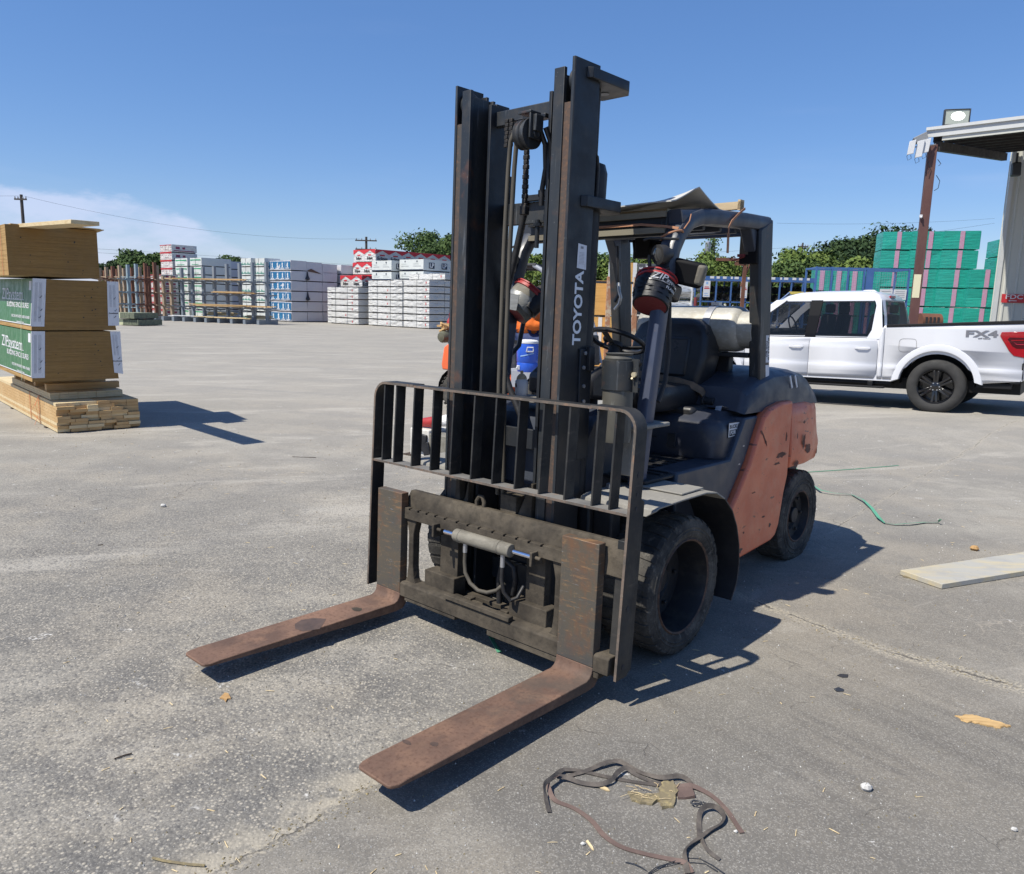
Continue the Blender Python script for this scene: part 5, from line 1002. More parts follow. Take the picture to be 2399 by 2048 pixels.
def build_carriage():
    T2 = .0256
    mb = MB(T2); mb.prism([(.045, .545), (.07, .545), (.11, .60), (.11, .685), (.075, .688), (.055, .66), (.05, .60)], 'x', -.545, .835); part('upper_fork_bar', mb, M['carriage'], FL, bevel=.004)
    mb = MB(T2)
    xs = [-.535]; nx = [-.49, -.423, -.36, -.295, -.225, -.14, -.065, .01, .10, .175, .25, .325, .40]
    lower = [( -.535, .55)]; topp = [(-.535, .606)]
    for n_ in nx: topp += [(n_ - .007, .606), (n_ - .007, .594), (n_ + .007, .594), (n_ + .007, .606)]
    topp += [(.60, .606)]
    mb.prism([(-.535, .548)] + topp + [(.60, .548)], 'y', .018, .044); part('notched_bar', mb, M['carriage'], FL, bevel=.002)
    mb = MB(T2); mb.prism([(.0, .135), (.0, .205), (.012, .213), (.09, .213), (.09, .14)], 'x', -.54, .80); mb.box(-.50, -.12, .004, .085, .115, .134); mb.box(.10, .75, .004, .085, .105, .134); part('lower_fork_bar', mb, M['carriage'], FL, bevel=.004)
    mb = MB(T2); mb.box(-.185, .25, -.012, .022, .214, .237); part('latch_bar', mb, M['carriage'], FL, bevel=.003)
    for s, c in ((-1, -.487), (1, .495)):
        mb = MB(T2); q = [(c - .045, .205), (c + .045, .205), (c + .026, .235), (c + .018, .30), (c + .018, .47), (c + .028, .51), (c + .038, .548), (c - .038, .548), (c - .028, .51), (c - .018, .47), (c - .018, .30), (c - .026, .235)]
        mb.prism(q, 'y', .03, .075); part('carriage_column', mb, M['carriage'], FL, bevel=.004)
    for a, b, c, d in ((-.336, -.208, -.414, -.195), (.249, .362, .182, .408)):
        mb = MB(T2); mb.box(a, b, .10, .15, .16, .62); part('carriage_post', mb, M['carriage'], FL, bevel=.003)
        mb = MB(T2); mb.box(c, d, .065, .15, .16, .292); part('bumper_block', mb, M['carriage'], FL, bevel=.004)
    mb = MB(T2); mb.cyl((-.122, .0, .548), (.242, .0, .548), .031, 24); mb.cyl((-.09, .0, .548), (-.082, .0, .548), .034, 24); mb.cyl((.17, .0, .548), (.176, 0, .548), .034, 24); cy = part('shift_cylinder', mb, M['galv'], FL, bevel=.003)
    for xa, xb in ((-.20, -.122), (.242, .365)): mb = MB(T2); mb.cyl((xa, 0, .548), (xb, 0, .548), .0115, 14); part('piston_rod', mb, M['chrome'], cy, smooth=True)
    for x in (-.27, .37): mb = MB(T2); mb.box(x, x + .014, -.025, .05, .51, .575); mb.cyl((x - .02, 0, .548), (x + .045, 0, .548), .009, 8); part('rod_bracket', mb, M['carriage'], FL, bevel=.003)
    mb = MB(T2); mb.tube([(-.055, .0, .52), (-.055, 0, .475)], .011, 8); mb.tube([(.19, .0, .52), (.19, 0, .46)], .011, 8); part('hose_fitting', mb, M['bolt'], cy)
    P_('shift_hose', lambda mb: mb.tube([(-.055, 0, .475), (-.056, 0, .43), (-.045, -.005, .38), (-.01, -.005, .335), (.04, 0, .31), (.09, .01, .31), (.13, .03, .325), (.155, .06, .36)], .0095, 10), M['hose'], T2, smooth=True)
    P_('shift_hose', lambda mb: mb.tube([(.19, 0, .46), (.188, 0, .40), (.195, .01, .34), (.22, .03, .30), (.235, .06, .31), (.24, .10, .36)], .0095, 10), M['hosedark'], T2, smooth=True)
    P_('loop_hose', lambda mb: mb.tube([(.06, .13, .22), (.055, .13, .34), (.08, .12, .42), (.12, .11, .45), (.165, .11, .43), (.17, .12, .36), (.14, .14, .28)], .014, 10), M['hosedark'], T2, smooth=True)
    mb = MB(T2); mb.box(-.35, .35, .15, .19, .135, .20); mb.box(-.19, .30, .09, .14, .17, .186); part('lower_crossplate', mb, M['carriage'], FL, bevel=.003)
    for xa, xb, zc in ((-.12, -.07, .225), (-.02, .02, .21), (.13, .175, .225)): mb = MB(T2); mb.box(xa, xb, .06, .10, .185, zc); part('clamp_block', mb, M['carriage'], FL, bevel=.004)
    for q in ([(-.265, .67), (-.225, .67), (-.235, .81), (-.255, .81)], [(-.21, .67), (-.17, .67), (-.165, .82), (-.19, .70)], [(.155, .66), (.245, .66), (.25, .84), (.235, .84)]): mb = MB(T2); mb.prism(q, 'y', .12, .16); part('carriage_gusset', mb, M['carriage'], FL, bevel=.003)
    mb = MB(T2); mb.box(.06, .16, .11, .17, .66, .765); part('valve_box', mb, M['carriage'], FL, bevel=.003)
    P_('lifting_eye', lambda mb: mb.tube([(-.075, .09, .68), (-.077, .09, .71), (-.06, .09, .735), (-.04, .09, .735), (-.027, .09, .71), (-.03, .09, .68)], .010, 8), M['carriage'], T2, smooth=True)
    # dark pan behind the carriage so that the axle shows only in glimpses
    mb = MB(T2); mb.box(-.40, .40, .36, .40, .16, .72); part('dark_back_pan', mb, M['black'], FL, bevel=.01)
build_carriage()

def fork(xc, lab):
    w_ = .194; mb = MB(); x0, x1 = xc - w_/2, xc + w_/2
    mb.cm = 0
    prof = [(.0, .150), (-.004, .126), (-.016, .110), (-.036, .101), (-1.0, .101), (-1.067, .098), (-1.067, .086), (-.75, .073), (-.3, .060), (-.02, .055), (.025, .061), (.046, .085), (.048, .150)]
    # blade lofted across its width with clipped tip corners
    rings = []
    for fx, cut in ((0, .03), (.06, .006), (.12, 0), (.88, 0), (.94, .006), (1, .03)):
        rings.append([(x0 + fx * w_, (y if y > -1.03 else y + cut), z) for y, z in prof])
    mb.loft(rings)
    mb.cm = 1
    mb.box(x0, x1, .0, .048, .1502, .682)
    mb.v = [(x, y + (z - .1) * T, z) for x, y, z in mb.v]
    o = part('fork', mb, [M['fork'], M['shank']], FL, bevel=.003, label=lab)
    return o
f1 = fork(-.627, 'fork nearer the lumber stack, with a dark rub patch halfway'); f2 = fork(.627, 'fork nearer the coiled straps, evenly brown with rust')
mb = MB(); 
# burnished patch and grease spots as very thin irregular films
def film(cx, cy, rx, ry, z, n=14, seed=1):
    rnd = random.Random(seed); mb = MB(); vs = [(cx + rx * (1 + rnd.uniform(-.2, .2)) * math.cos(2*math.pi*i/n), cy + ry * (1 + rnd.uniform(-.2, .2)) * math.sin(2*math.pi*i/n), z) for i in range(n)]
    mb.add(vs, [tuple(range(n))]); return mb
M['burn'] = mk('burnished_patch', (.10, .066, .05), .65, .0, [(14, (.06,.042,.035), .4, .6, .8)])
part('rub_patch', film(-.60, -.50, .07, .085, .1017, 8, 2), M['burn'], f1); part('grease_spot', film(-.60, -.22, .035, .022, .1017, 14, 4), M['carriage'], f1)
part('grease_spot', film(.63, -.80, .016, .014, .1017, 14, 3), M['burn'], f2); part('grease_spot', film(.55, -.86, .022, .010, .1017, 14, 6), M['burn'], f2)

def build_backrest():
    lean = lambda v: (v[0] + .012 * v[2], v[1] + (v[2] - .12) * .045, v[2])
    def bp(name, mb, mat, **k):
        mb.v = [lean(v) for v in mb.v]; return part(name, mb, mat, FL, **k)
    yb = .018; dep = .078
    for s in (-1, 1):
        X = .833 * s; mb = MB(); pts = [(X, .12)] + [(X, 1.155)]
        for k in range(1, 7):
            a = math.pi/2 * k / 6; pts.append((s * (.833 - .085 * (1 - math.cos(a))), 1.155 + .088 * math.sin(a)))
        pts.append((s * .60, 1.2435)) if s > 0 else pts.append((s * .52, 1.2435))
        t_ = .014; rings = []
        for i, p in enumerate(pts):
            q0 = Vector(pts[max(i-1, 0)]); q1 = Vector(pts[min(i+1, len(pts)-1)]); d = (q1 - q0).normalized(); n = Vector((d.y, -d.x)) * s
            a = Vector(p); b = a - n * t_
            rings.append([(a.x, yb, a.y), (a.x, yb + dep, a.y), (b.x, yb + dep, b.y), (b.x, yb, b.y)])
        mb.loft(rings); bp('backrest_post', mb, M['backrest'], bevel=.002)
        mb = MB(); rings = []
        for i, p in enumerate(pts):
            q0 = Vector(pts[max(i-1, 0)]); q1 = Vector(pts[min(i+1, len(pts)-1)]); d = (q1 - q0).normalized(); n = Vector((d.y, -d.x)) * s
            a = Vector(p) - n * .001; b = a - n * (t_ - .002)
            rings.append([(a.x, yb - .0015, a.y), (a.x, yb, a.y), (b.x, yb, b.y), (b.x, yb - .0015, b.y)])
        mb.loft(rings); bp('post_edge', mb, M['rust_sunlit_edge'])
        if s > 0:
            mb = MB(); mb.prism([(yb + dep, .88), (yb + dep + .03, .86), (yb + dep + .032, .14), (yb + dep, .12)], 'x', .80, .83); mb.box(.765, .80, .05, .09, .12, .70); bp('post_brace', mb, M['backrest'], bevel=.003)
            for z in (.98, .90, .84):
                mb = MB(); mb.cyl((.8325, .06, z), (.8345, .06, z), .011 if z > .9 else .008, 12); bp('post_hole', mb, M['ink'])
            for z in (.42, .17):
                mb = MB(); mb.cyl((.8325, .06, z), (.8345, .06, z), .012, 12); bp('post_hole', mb, M['ink'])
    mb = MB(); mb.box(-.60, .62, yb + .002, yb + .062, 1.228, 1.2405); bp('top_bar', mb, M['backrest'], bevel=.002)
    mb = MB(); mb.box(-.60, .62, yb + .0005, yb + .002, 1.2285, 1.2395); bp('bar_edge', mb, M['rust_sunlit_edge'])
    mb = MB(); mb.box(-.819, .819, yb + .002, yb + .074, .812, .824); bp('bottom_bar', mb, M['dustbar'], bevel=.002)
    mb = MB(); mb.box(-.819, .819, yb + .0005, yb + .002, .8125, .8235); bp('bar_edge', mb, M['rust_sunlit_edge'])
    for x in (-.744, -.648, -.505, -.36, -.216, -.072, .069, .211, .355, .499, .645, .735):
        mb = MB(); x -= .008; mb.box(x - .005, x + .005, yb + .004, yb + .066, .824, 1.228); bp('guard_bar', mb, M['backrest'], bevel=.0015)
build_backrest()

# ---------------------------------------------------------------- wheels
def wheel(parent, c, rad, wid, s, rimr, lugs=22, dish=.09, hubr=.3):
    """axis along x, outer face at s*; returns the tyre part with rim and hub below it"""
    x1 = c[0]; cy, cz = c[1], c[2]; r = rad
    def X(t): return x1 - s * wid * t           # t=0 outer, 1 inner
    prof = [(rimr, X(.03)), (rimr + .015, X(0)), (rimr + .03, X(-.012)), (r * .86, X(-.015)), (r * .93, X(.005)), (r * .965, X(.04)), (r * .985, X(.12)), (r * .985, X(.88)), (r * .965, X(.96)), (r * .9, X(1)), (rimr, X(.98))]
    mb = MB(); mb.lathe([(a, b - x1) for a, b in prof], (x1, cy, cz), 'x', 72)
    for q in (.25, .62): rq = rimr + .03 + (r * .9 - rimr - .03) * q; mb.lathe([(rq - .006, s * .0035), (rq, s * .0075), (rq + .006, s * .0035)], (x1, cy, cz), 'x', 64)
    rl = random.Random(int(r * 1000))
    for k in range(lugs):
        for row in (0, 1):
            a0 = 2 * math.pi * (k + (.5 if row else 0)) / lugs; da = 2 * math.pi / lugs * rl.uniform(.30, .36); hr = rl.uniform(.997, 1.004)
            vs = []
            for aa in (a0 - da, a0 + da):
                for t, rr in ((.0, r * .90), (.015, r * .965), (.07, r * hr), (.40, r * hr), (.44, r * .96)) if row == 0 else ((.56, r * .96), (.60, r * hr), (.93, r * hr), (.985, r * .965), (1.0, r * .90)):
                    a_ = aa + (t - (0 if row == 0 else 1)) * .10 * (1 if row else -1)
                    vs.append((X(t), cy + rr * math.cos(a_), cz + rr * math.sin(a_)))
            mb.add(vs, [(0,1,2,3,4), (9,8,7,6,5), (0,5,6,1), (1,6,7,2), (2,7,8,3), (3,8,9,4), (4,9,5,0)])
    w_ = part('wheel', mb, M['rubber'], parent, smooth=True)
    mb = MB(); mb.lathe([(rimr + .004, X(.025) - x1), (rimr - .002, X(-.002) - x1), (rimr - .010, X(.02) - x1)], (x1, cy, cz), 'x', 64); part('rim_edge', mb, M['rustring'], w_, smooth=True)
    mb = MB(); mb.lathe([(rimr - .006, X(.02) - x1), (rimr * .93, X(.12) - x1), (rimr * .90, -s * dish), (rimr * .60, -s * (dish + .01)), (rimr * .55, -s * (dish + .03)), (.001, -s * (dish + .03))], (x1, cy, cz), 'x', 48); part('rim', mb, M['wheeldark'], w_, smooth=True)
    mb = MB(); mb.cyl((x1 - s * (dish + .03), cy, cz), (x1 - s * (dish - .02), cy, cz), rimr * hubr, 20)
    for k in range(6):
        a = k * math.pi / 3; y, z = cy + rimr * .70 * math.cos(a), cz + rimr * .70 * math.sin(a); mb.cyl((x1 - s * dish, y, z), (x1 - s * (dish - .016), y, z), .012, 6)
    part('hub', mb, M['wheeldark'], w_, bevel=.004)
    return w_
for s in (-1, 1):
    wheel(FL, (.743 * s, .707, .336), .340, .30, s, .232, 30, .16)
    wheel(FL, (.52 * s, 2.60, .305), .314, .20, s, .175, 26, .05)

# ---------------------------------------------------------------- body
def build_body():
    mb = MB(); mb.box(-.44, .44, .45, 2.2, .26, .62); mb.box(-.50, .50, .42, .50, .35, .75); mb.cyl((-.5, .707, .336), (.5, .707, .336), .09, 16); mb.box(-.34, .34, 2.2, 2.95, .22, .68); part('chassis', mb, M['black'], FL, bevel=.01)
    for s in (-1, 1):
        q = [(1.475, .243), (1.425, .30), (1.405, .541), (1.50, .64), (1.632, .80), (1.70, .93), (1.774, 1.054), (1.86, 1.10), (2.014, 1.125), (2.168, 1.125), (2.168, .66), (2.13, .55), (2.09, .36), (2.05, .295), (1.986, .272)]
        mb = MB(); mb.prism(q, 'x', s * .53, s * .60); part('side_panel', mb, M['orange'], FL, bevel=.018, seg=3)
        q = [(.88, .28), (1.42, .24), (1.40, .545), (1.63, .81), (1.77, 1.06), (1.60, 1.06), (1.45, .84), (.88, .84)]
        mb = MB(); mb.prism(q, 'x', s * .40, s * .565); part('frame_side', mb, M['frame'], FL, bevel=.012)
    # counterweight
    def ring(z, k, dy=0., top=1.):
        p = [(.60, 2.175), (.605, 2.42), (.575, 2.62), (.50, 2.82), (.36, 2.95), (.15, 3.0)]
        pts = [(x * k, y + dy if i > 1 else y, z) for i, (x, y) in enumerate(p)]
        return pts + [(-x, y, z) for x, y, z in reversed(pts)]
    rings = [ring(.70, .985), ring(.715, 1.0, .03), ring(.80, 1.01, .045), ring(.86, 1.0, .02), ring(1.02, .985, -.01), ring(1.075, .97, -.03), ring(1.10, .93, -.06)]
    mb = MB(); mb.loft(rings); mb.box(-.30, .30, 2.4, 2.92, .30, .70); part('counterweight', mb, M['orange'], FL, bevel=.012, seg=3)
    mb = MB(); mb.prism([(2.52, .70), (2.60, .78), (2.70, .80), (2.80, .78), (2.84, .70)], 'x', .50, .52)
    rr = [[(x * 1.006, y * 1.002, z) for x, y, z in ring(zz, 1.004, .034 if zz > .7 else 0)[2:6]] for zz in (.703, .725, .77)]
    mb = MB(); mb.loft(rr, False, False); part('chipped_corner', mb, M['chipped'], FL)
    # hood cover on the counterweight and engine hood
    prof = [(1.60, 1.10), (1.64, 1.22), (1.80, 1.275), (1.98, 1.31), (2.28, 1.315), (2.50, 1.275), (2.66, 1.18), (2.71, 1.09)]
    def hood_ring(x, dz, k): return [(x, y if y < 2.2 else 2.2 + (y - 2.2) * k, z - dz) for y, z in prof]
    mb = MB(); mb.loft([[(x, y, max(z, 1.08)) for x, y, z in hood_ring(x, dz, k)] for x, dz, k in ((-.56, .10, .88), (-.545, .04, .93), (-.50, .01, .98), (-.40, 0, 1), (.40, 0, 1), (.50, .01, .98), (.545, .04, .93), (.56, .10, .88))]); rc = part('radiator_cover', mb, M['hood'], FL, smooth=True)
    mb = MB()
    for k in range(2): mb.obox((.565, 2.19 + k * .075, 1.235), (.006, .012, .085), (.5, 0, 0))
    part('vent_slot', mb, M['letter'], rc)
    # engine hood with rounded front corners
    def hr(z, ins, yf): 
        r = .09; pts = []
        for cx, cy, a0 in ((.535 - ins - r, yf + r, -90),):
            for k in range(6):
                a = R(a0 + 90 * k / 5); pts.append((cx + r * math.cos(a), cy + r * math.sin(a), z))
        pts.append((.535 - ins, 1.95, z)); return [(x, y, z) for x, y, z in pts] + [(-x, y, z) for x, y, z in reversed(pts)]
    mb = MB(); mb.loft([hr(.825, .012, 1.355), hr(.85, 0, 1.335), hr(.99, 0, 1.325), hr(1.03, .008, 1.335), hr(1.052, .03, 1.36), hr(1.062, .07, 1.41), hr(1.09, .09, 1.47)]); eh = part('engine_hood', mb, M['hood'], FL, smooth=True)
    mb = MB(); mb.box(.24, .29, 1.316, 1.328, .885, .965); mb.box(.02, .16, 1.32, 1.328, .93, .936); part('hood_latch', mb, M['black'], eh, bevel=.004)
    mb = MB(); mb.box(-.33, .33, 1.42, 2.2, 1.05, 1.11); part('seat_deck', mb, M['black'], FL, bevel=.02)
    # floor with ribs
    mb = MB(); mb.box(-.55, .55, .62, 1.40, .815, .832); fl = part('floor_plate', mb, M['black'], FL, bevel=.004)
    mb = MB()
    for k in range(7): mb.box(.12, .52, .80 + k * .07, .825 + k * .07, .832, .838)
    part('floor_rib', mb, M['black'], fl)
    # front cowl and dash
    mb = MB(); mb.prism([(.44, .70), (.44, .98), (.52, 1.12), (.66, 1.16), (.74, 1.10), (.80, .84), (.80, .70)], 'x', -.44, .30); part('cowl', mb, M['frame'], FL, bevel=.02)
    mb = MB(); mb.prism([(.60, 1.2), (.60, 1.30), (.70, 1.36), (.80, 1.34), (.84, 1.18)], 'x', -.20, .22); part('dashboard', mb, M['black'], FL, bevel=.02)
    # fenders
    for s in (-1, 1):
        mb = MB(); rings = []
        path = [(.30, .755), (.31, .785), (.345, .796), (.55, .80), (.76, .80), (.86, .785), (.95, .742), (1.04, .665), (1.10, .575), (1.14, .47), (1.155, .36), (1.14, .26), (1.09, .18)]
        for i, (y, z) in enumerate(path):
            xo = .80 - (.04 if i in (0,) else 0) ; xi = .40 if y < .85 and i < 6 else .56
            t_ = .008
            a = Vector(path[max(i-1, 0)]); b = Vector(path[min(i+1, len(path)-1)]); d = (b - a).normalized(); n = Vector((-d.y, d.x)) * t_
            rings.append([(s*xi, y, z), (s*xo, y, z), (s*xo, y - n.x, z - n.y), (s*xi, y - n.x, z - n.y)])
        mb.loft(rings[:7]); fd = part('fender_plate', mb, M['plate'], FL, bevel=.002)
        mb = MB(); mb.loft(rings[6:]); part('mudguard', mb, M['black'], FL, bevel=.002)
        mb = MB(); mb.box(*sorted((s*.50, s*.76)), .60, .80, .802, .812); part('step_pad', mb, M['plate'], fd, bevel=.004)
    # seat
    def sring(z, w_, y0, y1, r=.05):
        pts = []
        for cx, cy, a0 in ((w_ - r, y0 + r, -90), (w_ - r, y1 - r, 0)):
            for k in range(5):
                a = R(a0 + 90 * k / 4); pts.append((.0 + cx + r * math.cos(a), cy + r * math.sin(a), z))
        return pts + [(-x, y, z) for x, y, z in reversed(pts)]
    mb = MB(); mb.loft([sring(1.09, .23, 1.12, 1.70), sring(1.12, .25, 1.09, 1.72), sring(1.19, .255, 1.08, 1.72), sring(1.225, .24, 1.10, 1.70), sring(1.235, .18, 1.16, 1.66)]); st = part('seat', mb, M['vinyl'], FL, smooth=True)
    mb = MB(); mb.loft([sring(z, w_, y0, y1, .045) for z, w_, y0, y1 in ((1.18, .22, 1.60, 1.80), (1.24, .25, 1.60, 1.82), (1.38, .267, 1.63, 1.85), (1.50, .258, 1.655, 1.85), (1.565, .225, 1.67, 1.84), (1.60, .17, 1.69, 1.82), (1.61, .10, 1.71, 1.79))]); bk = part('seat_back', mb, M['vinyl'], FL, smooth=True)
    mb = MB(); mb.loft([[(x, y, z) for x, y, z in ((-.17, 1.592 + (z - 1.24) * .18, z), (.17, 1.592 + (z - 1.24) * .18, z), (.16, 1.64 + (z - 1.24) * .18, z), (-.16, 1.64 + (z - 1.24) * .18, z))] for z in (1.26, 1.50)]); part('back_cushion', mb, M['vinyl'], bk, bevel=.02)
    mb = MB(); mb.ribbon([(-.27, 1.52, 1.29), (-.15, 1.50, 1.275), (.02, 1.49, 1.26), (.18, 1.50, 1.245), (.25, 1.54, 1.225), (.28, 1.60, 1.19), (.29, 1.63, 1.15)], .040, .012, [(0, -1, .1)] * 4 + [(.5, -.9, 0), (1, -.3, 0), (1, 0, 0)]); part('hip_strap', mb, mk('tan_restraint', (.16, .115, .08), .7, 0, [(20, (.09,.07,.05), .4, .6, .7)]), FL, smooth=True)
    mb = MB(); mb.cyl((.30, 1.62, 1.13), (.36, 1.62, 1.13), .025, 14); mb.cyl((.285, 1.62, 1.13), (.30, 1.62, 1.13), .034, 14); part('recline_knob', mb, M['black'], FL, bevel=.003)
    mb = MB(); mb.add([(.38, 1.60, 1.11), (.44, 1.56, 1.12), (.47, 1.62, 1.10), (.41, 1.67, 1.08)], [(0,1,2,3)]); mb.add([(.38, 1.60, 1.11), (.44, 1.56, 1.12), (.43, 1.55, 1.07), (.375, 1.585, 1.065)], [(0,1,2,3)]); part('hanging_label', mb, M['paper'], FL)
    # steering
    c = Vector((.045, 1.06, 1.475)); ax = Vector((.0, .42, .9)).normalized(); a1 = Vector((1, 0, 0)); a2 = ax.cross(a1)
    mb = MB(); n = 40; rr = .155; mb.tube([c + rr * (math.cos(2*math.pi*k/n) * a1 + math.sin(2*math.pi*k/n) * a2) for k in range(n + 1)], .0135, 8, False); sw = part('steering_wheel', mb, M['vinyl'], FL, smooth=True)
    mb = MB(); 
    for k in (30, 150, 270): 
        d = math.cos(R(k)) * a1 + math.sin(R(k)) * a2; mb.ribbon([c - ax * .03, c + d * .07 - ax * .022, c + d * .15], .035, .008, [ax] * 3)
    mb.tube([c - ax * .035, c - ax * .01], [.045, .04], 16); part('spoke', mb, M['black'], sw, bevel=.002)
    mb = MB(); mb.tube([c - ax * .03, c - ax * .12, (.045, .95, 1.28), (.045, .80, 1.10), (.045, .72, .90)], [.032, .036, .06, .07, .085], 14); part('steering_column', mb, M['black'], FL, smooth=True)
    kb = c + rr * (math.cos(R(150)) * a1 + math.sin(R(150)) * a2); mb = MB(); mb.tube([kb, kb + ax * .03], .008, 8); mb.sphere(kb + ax * .045, .022, 12); part('spinner_knob', mb, M['vinyl'], sw, smooth=True)
    for k, (x, y) in enumerate(((.20, .92), (.25, .93), (.30, .94))):
        mb = MB(); mb.tube([(x, y, 1.18), (x + .01, y + .03, 1.36)], .005, 6); mb.sphere((x + .01, y + .03, 1.37), .016, 10, (1, 1, 1.4)); part('lever', mb, M['vinyl'], FL, smooth=True)
    # canister and bracket on the right of the cowl
    mb = MB(); mb.lathe([(.001, 1.0), (.066, 1.0), (.070, 1.02), (.070, 1.245)], (.48, .455, .035), 'z', 32); cn = part('canister', mb, M['canister'], FL, smooth=True)
    mb = MB(); mb.lathe([(.0705, 1.24), (.077, 1.243), (.077, 1.375), (.071, 1.377)], (.48, .455, .035), 'z', 32); mb.box(.55, .585, .455, .46, 1.27, 1.42); part('canister_sleeve', mb, M['mast_worn'], cn, smooth=True)
    mb = MB(); mb.lathe([(.066, 1.376), (.068, 1.385), (.058, 1.398), (.062, 1.401), (.064, 1.408), (.001, 1.409)], (.48, .455, .035), 'z', 32); part('canister_lid', mb, M['canister'], cn, smooth=True)
    mb = MB(); mb.cyl((.57, .453, 1.35), (.57, .44, 1.35), .012, 12); mb.cyl((.565, .443, 1.33), (.565, .436, 1.335), .005, 8); part('lock', mb, M['brass'], cn)
    mb = MB(); mb.obox((.425, .398, 1.175), (.024, .004, .10), (0, 0, .72)); part('sticker', mb, M['offwhite'], cn)
    # under-hood beige boxes seen past the guard
    mb = MB(); mb.box(.34, .56, .52, .80, 1.085, 1.105); mb.box(.44, .52, .54, .62, .86, 1.085); part('cowl_cover', mb, M['plate'], FL, bevel=.006)
    mb = MB(); mb.box(-.24, -.02, .45, .62, 1.165, 1.188); part('cowl_tray', mb, M['plate'], FL, bevel=.006)
build_body()

# ---------------------------------------------------------------- overhead guard
def sweep(mb, pts, wx, wy, r=.3):
    """rounded-rectangle section swept in the yz plane at constant x centre"""
    rings = []
    for i, (x, y, z) in enumerate(pts):
        a = pts[max(i-1, 0)]; b = pts[min(i+1, len(pts)-1)]; d = Vector((b[1]-a[1], b[2]-a[2])).normalized(); n = Vector((-d.y, d.x))
        ring = []
        for k in range(12):
            t = 2*math.pi*(k+.5)/12; cx, cy = math.cos(t), math.sin(t)
            e = .55; ax_, ay_ = math.copysign(abs(cx)**e, cx)*wx/2, math.copysign(abs(cy)**e, cy)*wy/2
            ring.append((x + ax_, y + n.x*ay_, z + n.y*ay_))
        rings.append(ring)
    mb.loft(rings)
def build_guard():
    for s in (-1, 1):
        mb = MB(); sweep(mb, [(s*.485, .64, .80), (s*.485, .69, 1.15), (s*.485, .745, 1.50), (s*.485, .785, 1.74)], .07, .085); p1 = part('front_pillar', mb, M['bluegrey'], FL, smooth=True)
        mb = MB(); sweep(mb, [(s*.485, .775, 1.70), (s*.485, .80, 1.82), (s*.485, .84, 1.94), (s*.485, .895, 2.02), (s*.485, .98, 2.082), (s*.485, 1.08, 2.11)], .088, .086); part('pillar_bend', mb, M['frame'], FL, smooth=True)
        mb = MB(); sweep(mb, [(s*.475, .88, 2.085), (s*.475, 1.2, 2.122), (s*.475, 1.6, 2.143), (s*.475, 1.86, 2.15)], .09, .085); part('roof_rail', mb, M['frame'], FL, smooth=True)
        mb = MB(); mb.prism([(1.72, 2.11), (1.88, 2.18), (1.99, 1.10), (1.86, 1.10)], 'x', s*.452, s*.522); part('rear_pillar', mb, M['mast_worn'], FL, bevel=.012)
        mb = MB(); mb.prism([(1.74, 2.10), (1.64, 2.12), (1.755, 1.93)], 'x', s*.43, s*.50); part('corner_gusset', mb, M['frame'], FL, bevel=.006)
        if s < 0: mb = MB(); mb.tube([(-.5, .84, 1.72), (-.5, .905, 1.60), (-.5, .86, 1.43), (-.5, .80, 1.385), (-.5, .72, 1.37)], .014, 8); part('grab_handle', mb, M['black'], FL, smooth=True)
        if s > 0:
            mb = MB(); mb.tube([(.50, .83, 1.68), (.50, .845, 1.45), (.50, .83, 1.30), (.50, .775, 1.20)], .012, 8); part('grab_handle', mb, M['black'], FL, smooth=True)
    for k, y in enumerate((.87, 1.04, 1.22, 1.40, 1.58, 1.84)):
        mb = MB(); h = .10 if k == 0 else .055
        z = 2.085 + .04 * (y - .87)
        mb.box(-.44, .44, y, y + (.05 if k == 0 else .03), z - h + .02, z + .03); part('roof_bar', mb, M['frame'] if k else M['mast'], FL, bevel=.006)
    mb = MB(); mb.cyl((-.475, 1.85, 2.15), (.475, 1.85, 2.15), .04, 14); part('rear_roof_rail', mb, M['frame'], FL, smooth=True)
    # weather board tied on top with battens and strap
    mb = MB(); nx_, ny_ = 16, 14; rings = []
    for j in range(ny_ + 1):
        y = .80 + .60 * j / ny_; row = []
        for i in range(nx_ + 1):
            x = -.46 + .96 * i / nx_
            u_, v_ = max(0, (x - .16) / .34), max(0, 1 - abs(y - 1.05) / .24)
            z = 2.148 + .035 * (y - .8) + .095 * (u_ ** 1.4) * (v_ ** 1.2) + .004 * math.sin(9 * x + 5 * y)
            row.append((x, y, z))
        rings.append(row)
    top = [[(x, y, z + .006) for x, y, z in r_] for r_ in rings]
    mb.loft(rings, False, False); mb.loft([list(r_) for r_ in top], False, False)
    for e in (0, -1): mb.loft([rings[e], top[e]], False, False)
    mb.loft([[r_[0] for r_ in rings], [r_[0] for r_ in top]], False, False); mb.loft([[r_[-1] for r_ in rings], [r_[-1] for r_ in top]], False, False)
    bd = part('weather_board', mb, M['card'], None, smooth=True); bd.matrix_world = FLM; tag(bd, 'curled pale board tied over the forklift cab roof', 'board')
    for x0, x1, y, z in ((-.45, .40, .93, 2.128), (-.45, .40, 1.13, 2.133), (-.45, .42, 1.33, 2.138)):
        mb = MB(); mb.box(x0, x1, y, y + .045, z - .004, z + .014); part('batten', mb, M['batten'], bd).matrix_parent_inverse = Matrix()
    mb = MB(); mb.box(.30, .50, 1.50, 1.54, 2.195, 2.235); mb.box(.485, .50, 1.50, 1.545, 2.19, 2.245); part('batten_end', mb, M['batten'], bd)
    mb = MB(); mb.ribbon([(-.30, .862, 2.06), (.0, .862, 2.064), (.30, .855, 2.062), (.44, .845, 2.045), (.53, .83, 2.03)], .012, .003, [(0, -1, .2)] * 5)
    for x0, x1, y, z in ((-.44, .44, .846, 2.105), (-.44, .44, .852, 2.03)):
        mbx = MB(); mbx.box(x0, x1, y, y + .018, z - .014, z + .014); part('batten', mbx, M['duffwood'], bd)
